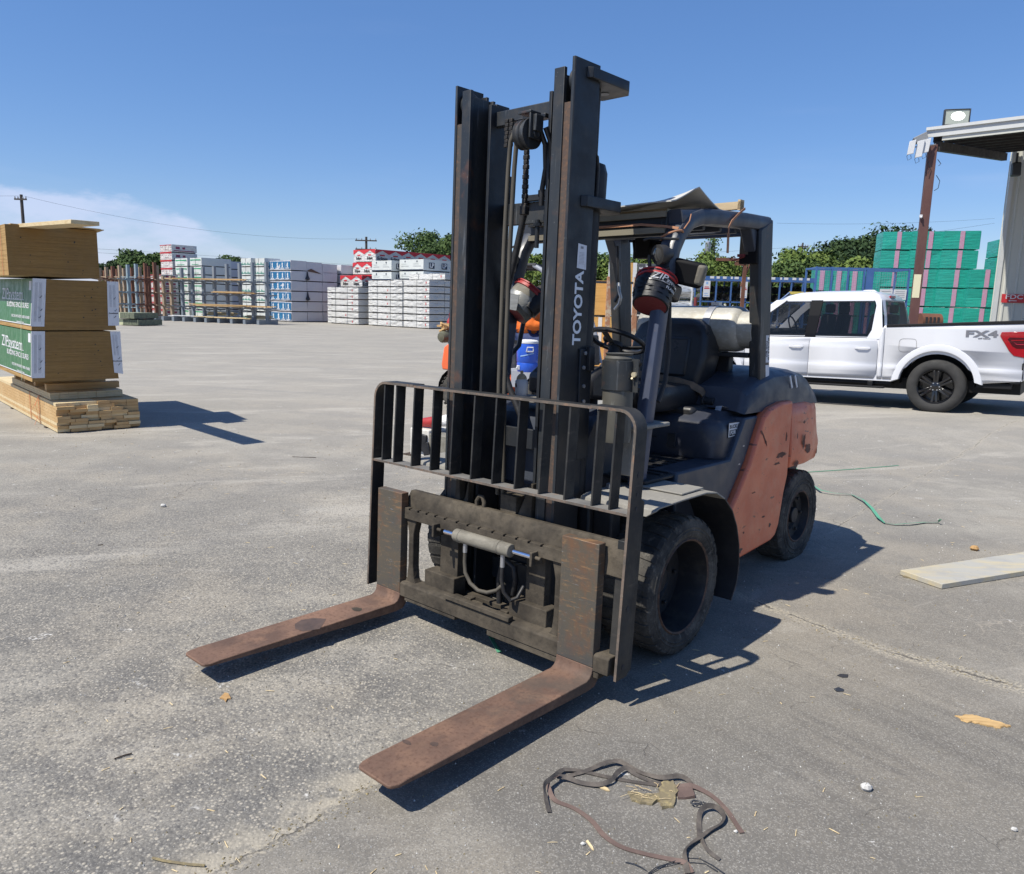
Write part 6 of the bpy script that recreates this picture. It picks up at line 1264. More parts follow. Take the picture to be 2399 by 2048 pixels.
    n = 20; mb.tube([(.485 + .053 * math.cos(2*math.pi*k/n), .845 + .05 * math.sin(2*math.pi*k/n) , 2.0 + .02 * math.cos(2*math.pi*k/n) ) for k in range(n + 1)], .006, 6, False)
    mb.tube([(.535, .87, 2.03), (.54, .91, 2.07), (.535, .93, 2.105)], .003, 6); part('tie_strap', mb, M['strapo'], bd, smooth=True)
    mb = MB(); mb.ribbon([(.53, 1.50, 2.195), (.53, 1.44, 2.165), (.53, 1.36, 2.115), (.53, 1.33, 2.08), (.53, 1.33, 2.03)], .012, .003, [(1, 0, 0)] * 5)
    mb.ribbon([(.53, 1.33, 2.05), (.53, 1.33, 2.02), (.53, 1.332, 1.99), (.53, 1.333, 1.955), (.53, 1.333, 1.95)], .022, .003, [(1, 0, 0)] * 5); part('hanging_strap', mb, M['strapo'], bd)
    # work lamps
    for s, c in ((1, Vector((.50, .72, 1.90))), (-1, Vector((-.47, .72, 1.90)))):
        ax = Vector((-.35 if s > 0 else 0, -1, -.12)).normalized(); b = c
        mb = MB(); mb.tube([b + ax * .0, b - ax * .03, b - ax * .07], [.047, .044, .022], 20); mb.tube([b, b + ax * .012, b + ax * .013], [.047, .047, .038], 20); lp = part('work_lamp', mb, M['black'], FL, smooth=True)
        mb = MB(); mb.tube([b + ax * .005, b + ax * .012, b + ax * .02], [.038, .035, .016], 20); part('lamp_glass', mb, M['glasslamp'], lp, smooth=True)
        mb = MB(); q = Vector((0, 0, 1)); mb.tube([b + q * .075 + Vector((s * .06, .07, 0)), b + q * .078 - Vector((s * .06, 0, 0)), b + q * .07 - Vector((s * .09, 0, 0))], .006, 6)
        mb.tube([b - Vector((s*.055, 0, 0)), b - Vector((s * .05, 0, .06)), b - Vector((s * .02, 0, .085)), b - Vector((-s*.04, -.03, .06))], .009, 8); part('lamp_bracket', mb, M['black'], lp, smooth=True)
    # speaker box, screen, mirror, rear harness
    mb = MB(); mb.box(-.05, .05, 1.33, 1.43, 1.94, 2.06); mb.lathe([(.055, 0), (.055, .05), (.03, .07)], (.05, 1.38, 1.985), 'x', 16); mb.tube([(-.09, 1.38, 2.05), (-.08, 1.38, 1.99), (-.08, 1.38, 1.94)], .012, 6); part('cab_fan', mb, M['pitch'], FL, bevel=.006)
    mb = MB(); mb.box(.40, .51, 1.72, 1.76, 1.92, 2.11); part('rear_display', mb, M['pitch'], FL, bevel=.006)
    mb = MB(); mb.tube([(.38, 1.71, 1.965), (.355, 1.70, 1.95), (.375, 1.70, 1.94), (.44, 1.71, 1.96)], .004, 6); mb.box(.40, .44, 1.70, 1.72, 1.96, 1.975); part('display_clip', mb, M['reddull'], FL, smooth=True)
    P_('wire_harness', lambda mb: mb.tube([(-.40, 1.66, 2.05), (-.385, 1.66, 1.85), (-.38, 1.67, 1.75), (-.40, 1.66, 1.70)], .012, 6), M['black'], smooth=True)
    P_('rear_grip', lambda mb: mb.tube([(-.38, 1.66, 1.82), (-.365, 1.65, 1.77), (-.35, 1.65, 1.73), (-.36, 1.65, 1.69), (-.40, 1.66, 1.655)], .01, 8), M['alu'], smooth=True)
    P_('fuel_hose', lambda mb: mb.tube([(-.30, 1.9, 1.30), (-.32, 1.85, 1.50), (-.28, 1.82, 1.62), (-.22, 1.82, 1.66), (-.15, 1.83, 1.60), (-.08, 1.86, 1.45)], .014, 8), M['hosedark'], smooth=True)
    # decals on the pillar and hood
    mb = MB(); mb.add([(.5225, 1.885, 1.52), (.5225, 1.925, 1.52), (.5225, 1.955, 1.36), (.5225, 1.905, 1.36)], [(0,1,2,3)]); dc = part('decal', mb, M['white'], FL)
    text('lettering', 'BUCKLE UP', M['ink'], dc, (.5228, 1.930, 1.44), (0, .12, -1), (0, 1, .12), .024, .0003, .0006, 1.1); text('lettering', 'FOR BO', M['ink'], dc, (.5228, 1.905, 1.44), (0, .12, -1), (0, 1, .12), .024, .0003, .0006, 1.1)
    mb = MB(); mb.add([(.5225, 1.905, 1.345), (.5225, 1.955, 1.345), (.5225, 1.97, 1.24), (.5225, 1.925, 1.24)], [(0,1,2,3)]); part('decal', mb, M['paper'], FL)
    mb = MB(); mb.cyl((.5220, 1.93, 1.20), (.5228, 1.93, 1.20), .014, 8); part('decal', mb, M['strapo'], FL)
    mb = MB()
    n = 26
    mb.ribbon([(.5226, 1.95 + .013 * math.sin(k * .42) , 1.095 + .034 * k / n) for k in range(n)], .0035, .001, [(1, 0, 0)] * n); part('decal', mb, mk('green_scribble', (.05, .45, .2), .6), FL)
    mb = MB(); x = .5385; mb.add([(x, 1.455, .955), (x, 1.78, .968), (x, 1.78, 1.035), (x, 1.455, 1.043)], [(0,1,2,3)]); hd = part('warning_sticker', mb, M['ink'], FL)
    mb = MB(); mb.add([(x + .0004, 1.460, .959), (x + .0004, 1.62, .965), (x + .0004, 1.66, 1.034), (x + .0004, 1.460, 1.038)], [(0,1,2,3)]); mb.add([(x + .0004, 1.645, .965), (x + .0004, 1.775, .972), (x + .0004, 1.775, 1.031), (x + .0004, 1.685, 1.034)], [(0,1,2,3)]); part('sticker_face', mb, M['white'], hd)
    mb = MB(); mb.add([(x + .0007, 1.47, .964), (x + .0007, 1.61, .968), (x + .0007, 1.632, .998), (x + .0007, 1.47, .998)], [(0,1,2,3)]); part('sticker_band', mb, M['ink'], hd)
    text('lettering', 'BUCKLE UP', M['ink'], hd, (x + .0008, 1.545, 1.016), (0, 1, .01), (0, 0, 1), .028, .0003, .0009, 1.05)
    text('lettering', 'FOR BO', M['white'], hd, (x + .0010, 1.54, .982), (0, 1, .01), (0, 0, 1), .030, .0003, .0009, 1.1)
    mb = MB(); mb.add([(x + .0008, 1.70, .985), (x + .0008, 1.73, .985), (x + .0008, 1.715, 1.012)], [(0,1,2)])
    for k in range(3): mb.box(x + .0006, x + .0009, 1.742, 1.768, .985 + k * .012, .992 + k * .012)
    part('sticker_mark', mb, M['ink'], hd)
build_guard()
def scrape(poly, x, mat, par=FL, name='scrape'):
    mb = MB(); mb.add([(x, y, z) for y, z in poly], [tuple(range(len(poly)))]); return part(name, mb, M[mat], par)
def blob(cy, cz, ry, rz_, n, seed, slant=0.):
    rr = random.Random(seed); return [(cy + ry * rr.uniform(.5, 1.15) * math.cos(6.283*k/n) + slant * rz_ * math.sin(6.283*k/n), cz + rz_ * rr.uniform(.45, 1.2) * math.sin(6.283*k/n)) for k in range(n)]
for k, (cy, cz, ry, rz_, sl, mm) in enumerate(((2.03, .80, .085, .022, .6, 'chipped'), (1.99, .755, .05, .010, .6, 'chipped'), (2.10, .90, .012, .035, 0, 'chipped'), (1.78, .94, .010, .06, -.8, 'chipped'), (1.60, .40, .012, .008, 0, 'chipped'), (1.85, .45, .03, .006, 0, 'chipped'), (1.70, .62, .03, .005, .2, 'chipped'), (1.95, .38, .02, .015, 0, 'burnt'), (1.55, .30, .05, .02, 0, 'burnt'))):
    if mm == 'burnt': mm = 'burn'
    scrape(blob(cy, cz, ry, rz_, 13, 70 + k, sl), .6012, mm)
for k, (cy, cz, ry, rz_) in enumerate(((2.26, .72, .04, .022), (2.35, .86, .02, .05), (2.42, .80, .05, .03), (2.33, .98, .018, .012), (2.24, .90, .008, .03))): scrape(blob(cy, cz, ry, rz_, 15, 90 + k), .612, 'chipped')
for y, z in ((1.56, .80), (1.60, .90)): mb = MB(); mb.box(.5655, .5665, y - .01, y + .01, z - .004, z + .004); part('bolt', mb, M['bolt'], FL)
for x, y, z in ((.43, .50, .80), (-.43, .50, .80)): mb = MB(); mb.cyl((x, y, z), (x, y, z + .02), .02, 6); part('bolt', mb, M['bolt'], FL)
def fl_thing(name, label, cat, group=None):
    o = bpy.data.objects.new(name, None); COL.objects.link(o); o.matrix_world = FLM; return tag(o, label, cat, group)

# LPG tank in its cradle
tk = fl_thing('gas_cylinder', 'dented silver gas cylinder strapped across the rear of the forklift', 'gas cylinder')
mb = MB(); mb.lathe([(.001, -.38), (.085, -.38), (.125, -.35), (.136, -.31), (.136, .28), (.128, .315), (.105, .335), (.001, .34)], (.05, 1.90, 1.55), 'x', 40); part('tank_body', mb, M['tank'], tk, smooth=True)
mb = MB(); mb.lathe([(.105, .32), (.112, .325), (.114, .42), (.108, .422), (.100, .415), (.100, .34)], (.05, 1.90, 1.55), 'x', 40); part('tank_collar', mb, M['tank'], tk, smooth=True)
mb = MB(); mb.lathe([(.137, .115), (.142, .117), (.143, .163), (.137, .165)], (.05, 1.90, 1.55), 'x', 40); mb.box(.165, .215, 1.87, 1.91, 1.69, 1.71); bdp = part('clamp_band', mb, M['alu'], tk, smooth=True)
mb = MB(); mb.cyl((.39, 1.90, 1.55), (.45, 1.90, 1.55), .02, 10); mb.cyl((.445, 1.90, 1.55), (.455, 1.90, 1.55), .035, 10); part('valve', mb, M['brass'], tk)
mb = MB(); mb.box(-.42, .45, 1.82, 1.86, 1.385, 1.41); mb.box(-.42, .45, 1.94, 1.98, 1.385, 1.41); mb.box(.15, .23, 1.80, 2.0, 1.37, 1.43); mb.box(-.20, -.12, 1.80, 2.0, 1.37, 1.43)
mb.box(-.2, .3, 1.88, 1.94, 1.28, 1.385); part('tank_cradle', mb, M['black'], FL, bevel=.006)

# buckets tied to the front pillars
def bucket(o, base, ax, r0, r1, h, wrap, up, k_):
    ax = Vector(ax).normalized(); b = Vector(base)
    mb = MB(); mb.tube([b, b + ax * .002, b + ax * .01, b + ax * h], [r0 - .006, r0, r0 + .002, r1], 40); part('bucket_body', mb, k_[0], o, smooth=True)
    mb = MB(); mb.tube([b - ax * .001, b + ax * .0005], [r0 - .008, r0 - .008], 40); mb.lathe([], (0,0,0)) if 0 else None; part('bucket_base', mb, M['reddull'], o, smooth=True)
    mb = MB(); mb.tube([b + ax * (h - .03), b + ax * (h - .028), b + ax * (h - .018), b + ax * (h - .017), b + ax * (h - .008), b + ax * (h - .007), b + ax * h, b + ax * (h + .004)], [r1 * 1.0, r1 * 1.06, r1 * 1.06, r1 * 1.01, r1 * 1.01, r1 * 1.07, r1 * 1.07, r1 * .98], 40); part('bucket_lid', mb, M['redlid'], o, smooth=True)
    return b, ax
bk = fl_thing('bucket', 'black wrapped bucket with red lid strapped to the pillar beside the driver seat', 'bucket')
b0, ax0 = bucket(bk, (.475, .70, 1.66), (-.18, .66, 1), .086, .096, .155, None, None, (M['blackwrap'],))
def wrapband(o, b, ax, r0, r1, t0, t1, mat, skew=0., name='tape_wrap', ext=None):
    mb = MB(); rings = []; a1 = ax.orthogonal().normalized(); a2 = ax.cross(a1); n = 40
    for j in range(7):
        t = t0 + (t1 - t0) * j / 6; rr = r0 + (r1 - r0) * t / .165
        rings.append([b + ax * (t + skew * math.cos(2*math.pi*k/n)) + (rr + .004 + .0035 * math.sin(k * 1.7 + j * 2.1)) * (math.cos(2*math.pi*k/n) * a1 + math.sin(2*math.pi*k/n) * a2) for k in range(n)])
    mb.loft(rings, False); part(name, mb, mat, o, smooth=True)
wrapband(bk, b0, ax0, .086, .096, .03, .148, M['blackwrap']); wrapband(bk, b0, ax0, .088, .098, .055, .11, M['blackwrap'], .008)
mb = MB(); mb.obox((.51, .80, 1.735), (.09, .12, .085), (-.3, .1, 0)); part('tape_wrap', mb, M['blackwrap'], bk, bevel=.02)
# curved print on the wrap facing the camera
def on_curve(me, o, b, ax, r, az, h, mat):
    a1 = Vector((math.cos(az), math.sin(az), 0)); a1 = (a1 - ax * a1.dot(ax)).normalized(); a2 = ax.cross(a1)
    me = me.copy(); 
    for v in me.vertices:
        t = v.co.x / r; v.co = b + ax * (h + v.co.y) + (r + .001 + v.co.z) * (math.cos(t) * a1 + math.sin(t) * a2)
    me.materials.clear(); me.materials.append(mat); q = bpy.data.objects.new('lettering', me); COL.objects.link(q); q.parent = o
for s_, sz, dx, dh, sh in (('ZIP', .048, -.030, .108, .25), ('SYSTEM', .022, .052, .098, .2), ('FLASH', .020, .046, .066, .1)):
    me = text_mesh(s_, sz, .0004, .0006, 1.15, sh); me.transform(Matrix.Translation((dx, 0, 0))); on_curve(me, bk, b0, ax0, .102, R(-38), dh, M['alu'])
mb = MB(); mb.box(-.075, .03, 0, .004, 0, .0004); me = mb.mesh('p')
bm_ = bmesh.new(); bm_.from_mesh(me); bmesh.ops.subdivide_edges(bm_, edges=bm_.edges, cuts=5); bm_.to_mesh(me); bm_.free(); on_curve(me, bk, b0, ax0, .102, R(-38), .084, M['alu'])
bk2 = fl_thing('bucket', 'grey taped bucket with bright red lid tied to the pillar behind the mast', 'bucket')
b1, ax1 = bucket(bk2, (-.43, .73, 1.615), (.30, .70, .85), .088, .098, .165, None, None, (M['galv'],))
wrapband(bk2, b1, ax1, .088, .098, .02, .10, M['greytape'], .012)
mb = MB(); mb.ribbon([(-.52, .79, 1.655), (-.54, .70, 1.68), (-.49, .655, 1.69), (-.40, .64, 1.68), (-.33, .655, 1.67)], .085, .004, [(-1, -.2, .1), (-1, -.6, .1), (-.3, -1, .1), (0, -1, .1), (.3, -1, .1)]); part('tape_wrap', mb, M['greytape'], bk2, smooth=True)
mb = MB(); mb.tube([b1 + ax1 * .02 + Vector((.07, .02, 0)), b1 + ax1 * .14 + Vector((.075, .03, 0))], [.055, .06], 20); part('tape_wrap', mb, M['blackwrap'], bk2, smooth=True)
mb = MB(); mir = fl_thing('side_mirror', 'black side mirror with a scuffed pale edge on the front pillar', 'mirror')
mb.obox((.555, .865, 1.825), (.19, .06, .12), (.1, .22, .35)); part('mirror_housing', mb, M['pitch'], mir, bevel=.018, seg=3)
mb = MB(); mb.obox((.628, .889, 1.812), (.045, .066, .10), (.1, .22, .35)); part('mirror_edge', mb, M['galv'], mir, bevel=.016, seg=3)
bt = fl_thing('spray_bottle', 'small white bottle with a tan cap standing on the forklift cowl', 'bottle')
mb = MB(); mb.lathe([(.001, 0), (.032, 0), (.034, .01), (.034, .075), (.022, .092), (.02, .096)], (-.17, .52, 1.189), 'z', 20); part('bottle_body', mb, M['white'], bt, smooth=True)
mb = MB(); mb.lathe([(.028, .088), (.024, .10), (.014, .112), (.008, .114), (.008, .13), (.001, .131)], (-.17, .52, 1.189), 'z', 16); part('cap', mb, M['batten'], bt, smooth=True)
mb = MB(); mb.lathe([(.0345, .045), (.0346, .065)], (-.17, .52, 1.189), 'z', 20, 3.3, 4.6); part('label_band', mb, M['ink'], bt)
# ================================================================ white pickup
TW = 2.02
tx = R(142.614); fw = Vector((math.cos(tx), math.sin(tx), -.0256)).normalized(); zz_ = Vector((0, 0, 1)); lf = zz_.cross(fw).normalized(); zz_ = fw.cross(lf)
m = Matrix((fw, lf, zz_)).transposed().to_4x4(); m.translation = Vector((6.551, 12.150, .1252))
TR = bpy.data.objects.new('pickup_truck', None); COL.objects.link(TR); TR.matrix_world = m; tag(TR, 'white crew cab pickup truck with black wheels parked behind the forklift', 'pickup truck')
M['carwhite'] = mk('white_car_paint', (.62, .63, .66), .25, 0, [], coat=.4); M['trim'] = mk('black_trim', (.012, .012, .013), .55, spec=.25); M['glass'] = mk('tinted_glass', (.008, .010, .011), .04, 0, [], spec=.5, alpha=.62)
M['seam'] = mk('panel_gap', (.06, .06, .065), .8); M['tail'] = mk('tail_lamp_red', (.30, .008, .015), .12, coat=1.); M['tail2'] = mk('tail_lamp_dark', (.06, .004, .008), .15, coat=1.); M['badge'] = mk('grey_badge', (.20, .20, .22), .35, .3)
M['tyre'] = mk('road_tyre', (.030, .030, .030), .85, 0, [(5, (.055,.053,.05), .4, .7, .7)], [(90, .4, .002)]); M['alloy'] = mk('black_alloy', (.012, .012, .013), .22, .3, coat=.8)
def TP(name, build, mat, parent=None, **k):
    mb = MB(); build(mb); return part(name, mb, mat, parent or TR, **k)
def arc(cx, cz, r, a0, a1, n): return [(cx + r * math.cos(R(a0 + (a1 - a0) * k / n)), cz + r * math.sin(R(a0 + (a1 - a0) * k / n))) for k in range(n + 1)]
def side_poly():
    p = [(-1.13, .56), (-.60, .50)] + arc(0, .44, .53, 172, 8, 18) + [(.62, .47), (3.05, .47)] + arc(3.69, .44, .53, 172, 8, 14) + [(4.45, .50), (4.62, .60), (4.64, .95), (4.55, 1.10), (3.4, 1.19), (3.1, 1.17), (.80, 1.17), (.80, 1.355), (-1.13, 1.44), (-1.17, 1.36), (-1.16, .9)]
    return p
# body: lofted between inset edge rings so that the flank is slightly curved
q = side_poly(); cz_ = .9
def insetp(k): return [(x * 1.0, cz_ + (z - cz_) * k) for x, z in q]
rings = []
for y, k in ((-.0 - .10, 1.0), (-.02, .995), (.0, .97)):
    rings.append([(x, y, z if z < .75 and k < 1 else (cz_ + (z - cz_) * k)) for x, z in q])
rings = [[(x, -.09, z) for x, z in q], [(x, -.03, (z if z < .7 else z - .006)) for x, z in q], [(x, -.008, (z if z < .7 else z - .022)) for x, z in q], [(x, .0, (z if z < .7 else min(z, z - .045))) for x, z in q]]
allr = list(reversed(rings)) + [[(x, -TW - y, z) for x, y, z in r_] for r_ in rings]
mb = MB(); mb.loft(allr); body = part('body', mb, M['carwhite'], TR, smooth=True)
# flank panels stand proud of the shell, curved in section, with real gaps between them
FLK = ((.44, .000), (.50, .006), (.56, .018), (.66, .030), (.715, .028), (.74, .012), (.85, .017), (.97, .020), (1.05, .017), (1.10, .010), (1.14, .001), (1.30, .004), (1.45, -.004))
def fy(z):
    for (a, b), (c, d) in zip(FLK, FLK[1:]):
        if z <= c: return b + (d - b) * max(0, z - a) / (c - a)
    return FLK[-1][1]
def fyb(z): return fy(z) if z < .97 else .020 - .012 * max(0, z - 1.05) / .4
def flank(name, pts, f=fy):
    mb = MB(); mb.add([(x, 0, z) for x, z in pts], [tuple(range(len(pts)))]); me = mb.mesh(name); b = bmesh.new(); b.from_mesh(me); b.faces.ensure_lookup_table()
    for z in [q_[0] for q_ in FLK[1:]] + [.61, .78, .91]: bmesh.ops.bisect_plane(b, geom=b.verts[:] + b.edges[:] + b.faces[:], plane_co=(0, 0, z), plane_no=(0, 0, 1))
    for v in b.verts: v.co.y = f(v.co.z) + .004
    bmesh.ops.recalc_face_normals(b, faces=b.faces)
    if sum(fc.normal.y for fc in b.faces) < 0: bmesh.ops.reverse_faces(b, faces=b.faces[:])
    b.to_mesh(me); b.free(); o = part(name, me, M['carwhite'], TR, smooth=True)
    md = o.modifiers.new('thickness', 'SOLIDIFY'); md.thickness = .022; md.offset = -1; return o
rd = [(.868, .62), (.868, 1.0), (.890, 1.135), (1.925, 1.135), (1.942, 1.05), (1.942, .505), (.905, .505)]
fd_ = [(1.953, .505), (1.953, 1.05), (1.937, 1.135), (3.03, 1.135), (3.058, 1.0), (3.05, .505)]
d1 = flank('rear_door', rd); d2 = flank('front_door', fd_)
flank('bed_side', [(.768, .505), (.768, 1.33), (-1.12, 1.405), (-1.125, .56), (-.62, .505)] + arc(0, .44, .545, 173, 7, 20) + [(.56, .505)], fyb)
flank('cab_corner', [(.781, .505), (.781, 1.33), (.853, 1.30), (.853, .505)], fyb); flank('front_fender', [(3.072, .505), (3.07, 1.135), (3.4, 1.16), (4.50, 1.08), (4.58, .95), (4.58, .60), (4.4, .505)] + arc(3.69, .44, .545, 7, 173, 20))
for dd_, x0, x1 in ((d1, .90, 1.92), (d2, 1.97, 3.03)): 
    mb = MB(); xh = x0 + .19; mb.cyl((xh + .02, .004, .985), (xh + .02, .006, .985), .001, 4)
    mb = MB(); mb.prism([(xh - .12, .955), (xh - .10, 1.01), (xh + .10, 1.01), (xh + .12, .955), (xh + .08, .925), (xh - .08, .925)], 'y', .0225, .0255); part('handle_recess', mb, mk('recess_paint', (.62, .63, .66), .4) if 'recess_paint' not in bpy.data.materials else bpy.data.materials['recess_paint'], dd_)
    mb = MB(); mb.ribbon([(xh - .12, .030, .985), (xh - .07, .054, .985), (xh + .07, .054, .985), (xh + .12, .030, .985)], .032, .012, [(0, 1, 0)] * 4); part('handle', mb, M['carwhite'], dd_, bevel=.004)
def flare(cx):
    o_, i_ = arc(cx, .44, .64, 176, 4, 24), arc(cx, .44, .535, 172, 8, 24)
    mb = MB(); mb.loft([[(x, .012, z) for x, z in o_], [(x, .034, z) for x, z in arc(cx, .44, .625, 176, 4, 24)], [(x, .046, z) for x, z in arc(cx, .44, .56, 173, 7, 24)], [(x, .042, z) for x, z in i_], [(x, -.06, z) for x, z in i_]], False, False)
    part('wheel_arch', mb, M['carwhite'], TR, smooth=True)
    for y in (-.35,): TP('arch_liner', lambda mb: mb.loft([[(x, -.062, z) for x, z in arc(cx, .44, .528, 180, 0, 24)], [(x, -.42, z) for x, z in arc(cx, .44, .528, 180, 0, 24)]], False, False), M['trim'])
    TP('arch_liner', lambda mb: mb.prism([(cx - .52, .42)] + arc(cx, .44, .526, 180, 0, 20) + [(cx + .52, .42)], 'y', -.45, -.42), M['trim'])
flare(0); flare(3.69)
mb = MB(); pts = [(.43 + .10 * math.cos(R(a)) * (1.15 if abs(math.cos(R(a))) > .5 else 1), 1.05 + .085 * math.sin(R(a))) for a in range(0, 361, 15)]
rr_ = [( .43 + math.copysign(abs(math.cos(R(a)))**.45, math.cos(R(a))) * .125, 1.045 + math.copysign(abs(math.sin(R(a)))**.45, math.sin(R(a))) * .105) for a in range(0, 361, 10)]
mb.tube([(x, fyb(z) + .0055, z) for x, z in rr_], .0022, 4, False); part('fuel_door', mb, M['seam'], TR)
TP('bed_rail_cap', lambda mb: [mb.prism([(-1.14, 1.40), (.76, 1.325), (.76, 1.365), (-1.14, 1.452)], 'y', a_, b_) for a_, b_ in ((-.12, .026), (-TW - .003, -TW + .12))] + [mb.box(-1.165, -1.11, -TW + .13, -.13, 1.41, 1.455)], M['trim'], bevel=.008)
TP('bed_cover', lambda mb: mb.prism([(-1.10, 1.40), (.76, 1.325), (.76, 1.36), (-1.10, 1.445)], 'y', -TW + .121, -.121), M['trim'], bevel=.01)
# greenhouse
def gring(z, x0, x1, yi, xr=0.): return [(x0, -yi, z), (x0 + .03, -yi + .03, z), (x1 - .10, -yi + .03, z), (x1, -yi - .10, z), (x1, -TW + yi + .10, z), (x1 - .10, -TW + yi - .03, z), (x0 + .03, -TW + yi - .03, z), (x0, -TW + yi, z)]
cab = TP('cab', lambda mb: (mb.loft([gring(1.742, .895, 2.625, .212), gring(1.76, .90, 2.60, .215), gring(1.84, .95, 2.47, .26), gring(1.895, 1.05, 2.28, .36), gring(1.92, 1.25, 2.0, .55)]), mb.loft([gring(1.125, .80, 3.34, .045), gring(1.172, .80, 3.27, .054)])), M['carwhite'], smooth=True)
M['cabin'] = mk('dark_cabin_trim', (.03, .03, .033), .8)
TP('cabin_floor', lambda mb: mb.box(.84, 3.1, -TW + .12, -.12, 1.173, 1.18), M['cabin'], cab); TP('dashboard', lambda mb: mb.box(2.55, 3.05, -TW + .25, -.25, 1.18, 1.27), M['cabin'], cab, bevel=.04)
for xs_, ys_ in ((1.78, -.55), (1.78, -TW + .55), (.98, -.5), (.98, -TW + .5)):
    TP('cab_seat', lambda mb: (mb.prism([(xs_, 1.17), (xs_ - .04, 1.52), (xs_ + .08, 1.54), (xs_ + .16, 1.17)], 'y', ys_ - .24, ys_ + .24), mb.box(xs_ - .04, xs_ + .07, ys_ - .13, ys_ + .13, 1.55, 1.70)), M['cabin'], cab, bevel=.03)
TP('cab_steering_wheel', lambda mb: mb.tube([(2.42 + .06 * math.sin(k * .524), -.55 + .18 * math.cos(k * .524), 1.32 + .17 * math.sin(k * .524)) for k in range(13)], .014, 6, False), M['cabin'], cab)
def sy(z): 
    ks = ((1.125, -.045), (1.20, -.06), (1.50, -.135), (1.76, -.215), (1.84, -.26))
    for (a, b), (c, d) in zip(ks, ks[1:]):
        if z <= c: return b + (d - b) * (z - a) / (c - a) + .03
    return -.23
def sidewin(name, pts, mat, off, parent):
    mb = MB(); mb.add([(x, 0, z) for x, z in pts], [tuple(range(len(pts)))]); me = mb.mesh(name); b = bmesh.new(); b.from_mesh(me)
    for z in (1.20, 1.30, 1.40, 1.50, 1.60, 1.68, 1.7599): bmesh.ops.bisect_plane(b, geom=b.verts[:] + b.edges[:] + b.faces[:], plane_co=(0, 0, z), plane_no=(0, 0, 1))
    for v in b.verts: v.co.y = sy(v.co.z) + off
    b.to_mesh(me); b.free(); return part(name, me, M[mat], parent)
def pillar(name, pts, mat, off=0., th=.05):
    for far in (0, 1):
        o = sidewin(name, pts, mat, off, cab); md = o.modifiers.new('thickness', 'SOLIDIFY'); md.thickness = th; md.offset = 0
        if far:
            for v in o.data.vertices: v.co.y = -TW - v.co.y
pillar('rear_cab_pillar', [(.80, 1.13), (.90, 1.7599), (1.02, 1.7599), (.985, 1.72), (.965, 1.66), (.985, 1.27), (1.05, 1.13)], 'carwhite')
M['pillarblack'] = mk('gloss_black_pillar', (.004, .004, .005), .35, spec=.2)
pillar('centre_cab_pillar', [(1.865, 1.13), (1.82, 1.755), (2.01, 1.755), (2.04, 1.13)], 'pillarblack', -.004, .03)
pillar('front_cab_pillar', [(3.03, 1.13), (2.72, 1.52), (2.44, 1.74), (2.42, 1.7599), (2.60, 1.7599), (2.92, 1.50), (3.30, 1.13)], 'carwhite')
for far in (0, 1):
    f_ = (lambda y: y) if not far else (lambda y: -TW - y)
    TP('rear_cab_corner', lambda mb: mb.loft([[(.795, f_(-.03), 1.15), (.80, f_(-.05), 1.30), (.83, f_(-.10), 1.50), (.895, f_(-.19), 1.745)], [(.79, f_(-.16), 1.15), (.79, f_(-.17), 1.34), (.817, f_(-.23), 1.50), (.88, f_(-.33), 1.76)]], False, False), M['carwhite'], cab)
    for nm, pts in (('rear_side_window', [(1.04, 1.165), (.975, 1.26), (.962, 1.70), (.99, 1.745), (1.81, 1.745), (1.86, 1.165)]), ('front_side_window', [(2.05, 1.165), (2.02, 1.745), (2.44, 1.745), (2.72, 1.52), (3.03, 1.165)])):
        o = sidewin(nm, pts, 'glass', .002, cab)
        if far:
            for v in o.data.vertices: v.co.y = -TW - v.co.y
TP('belt_moulding', lambda mb: mb.box(.92, 3.12, -.012, -.004, 1.143, 1.155), M['trim'], cab)
rw = [(.79, -.16, 1.34), (.817, -.22, 1.50), (.87, -.30, 1.72), (.885, -.33, 1.765)]
TP('rear_window', lambda mb: mb.loft([[(x - .004, y, z) for x, y, z in rw], [(x - .004, -TW - y, z) for x, y, z in rw]], False, False), M['glass'], cab)
TP('brake_lamp', lambda mb: mb.obox((.925, -TW / 2, 1.82), (.03, .36, .035), (0, .5, 0)), M['tail'], cab, bevel=.006)
TP('roof_antenna', lambda mb: mb.prism([(1.15, 1.90), (1.45, 1.90), (1.38, 1.945), (1.22, 1.945)], 'y', -1.05, -.97), M['carwhite'], cab, bevel=.01)
TP('windscreen', lambda mb: mb.add([(3.205, -.25, 1.23), (2.50, -.42, 1.83), (2.50, -TW + .42, 1.83), (3.205, -TW + .25, 1.23)], [(0,1,2,3)]), M['glass'], cab)
mi_ = TP('side_mirror', lambda mb: mb.obox((2.86, .20, 1.27), (.12, .22, .26), (0, 0, .1)), M['trim'], bevel=.03); TP('mirror_arm', lambda mb: mb.box(2.83, 2.90, -.04, .12, 1.15, 1.21), M['trim'], mi_, bevel=.01)
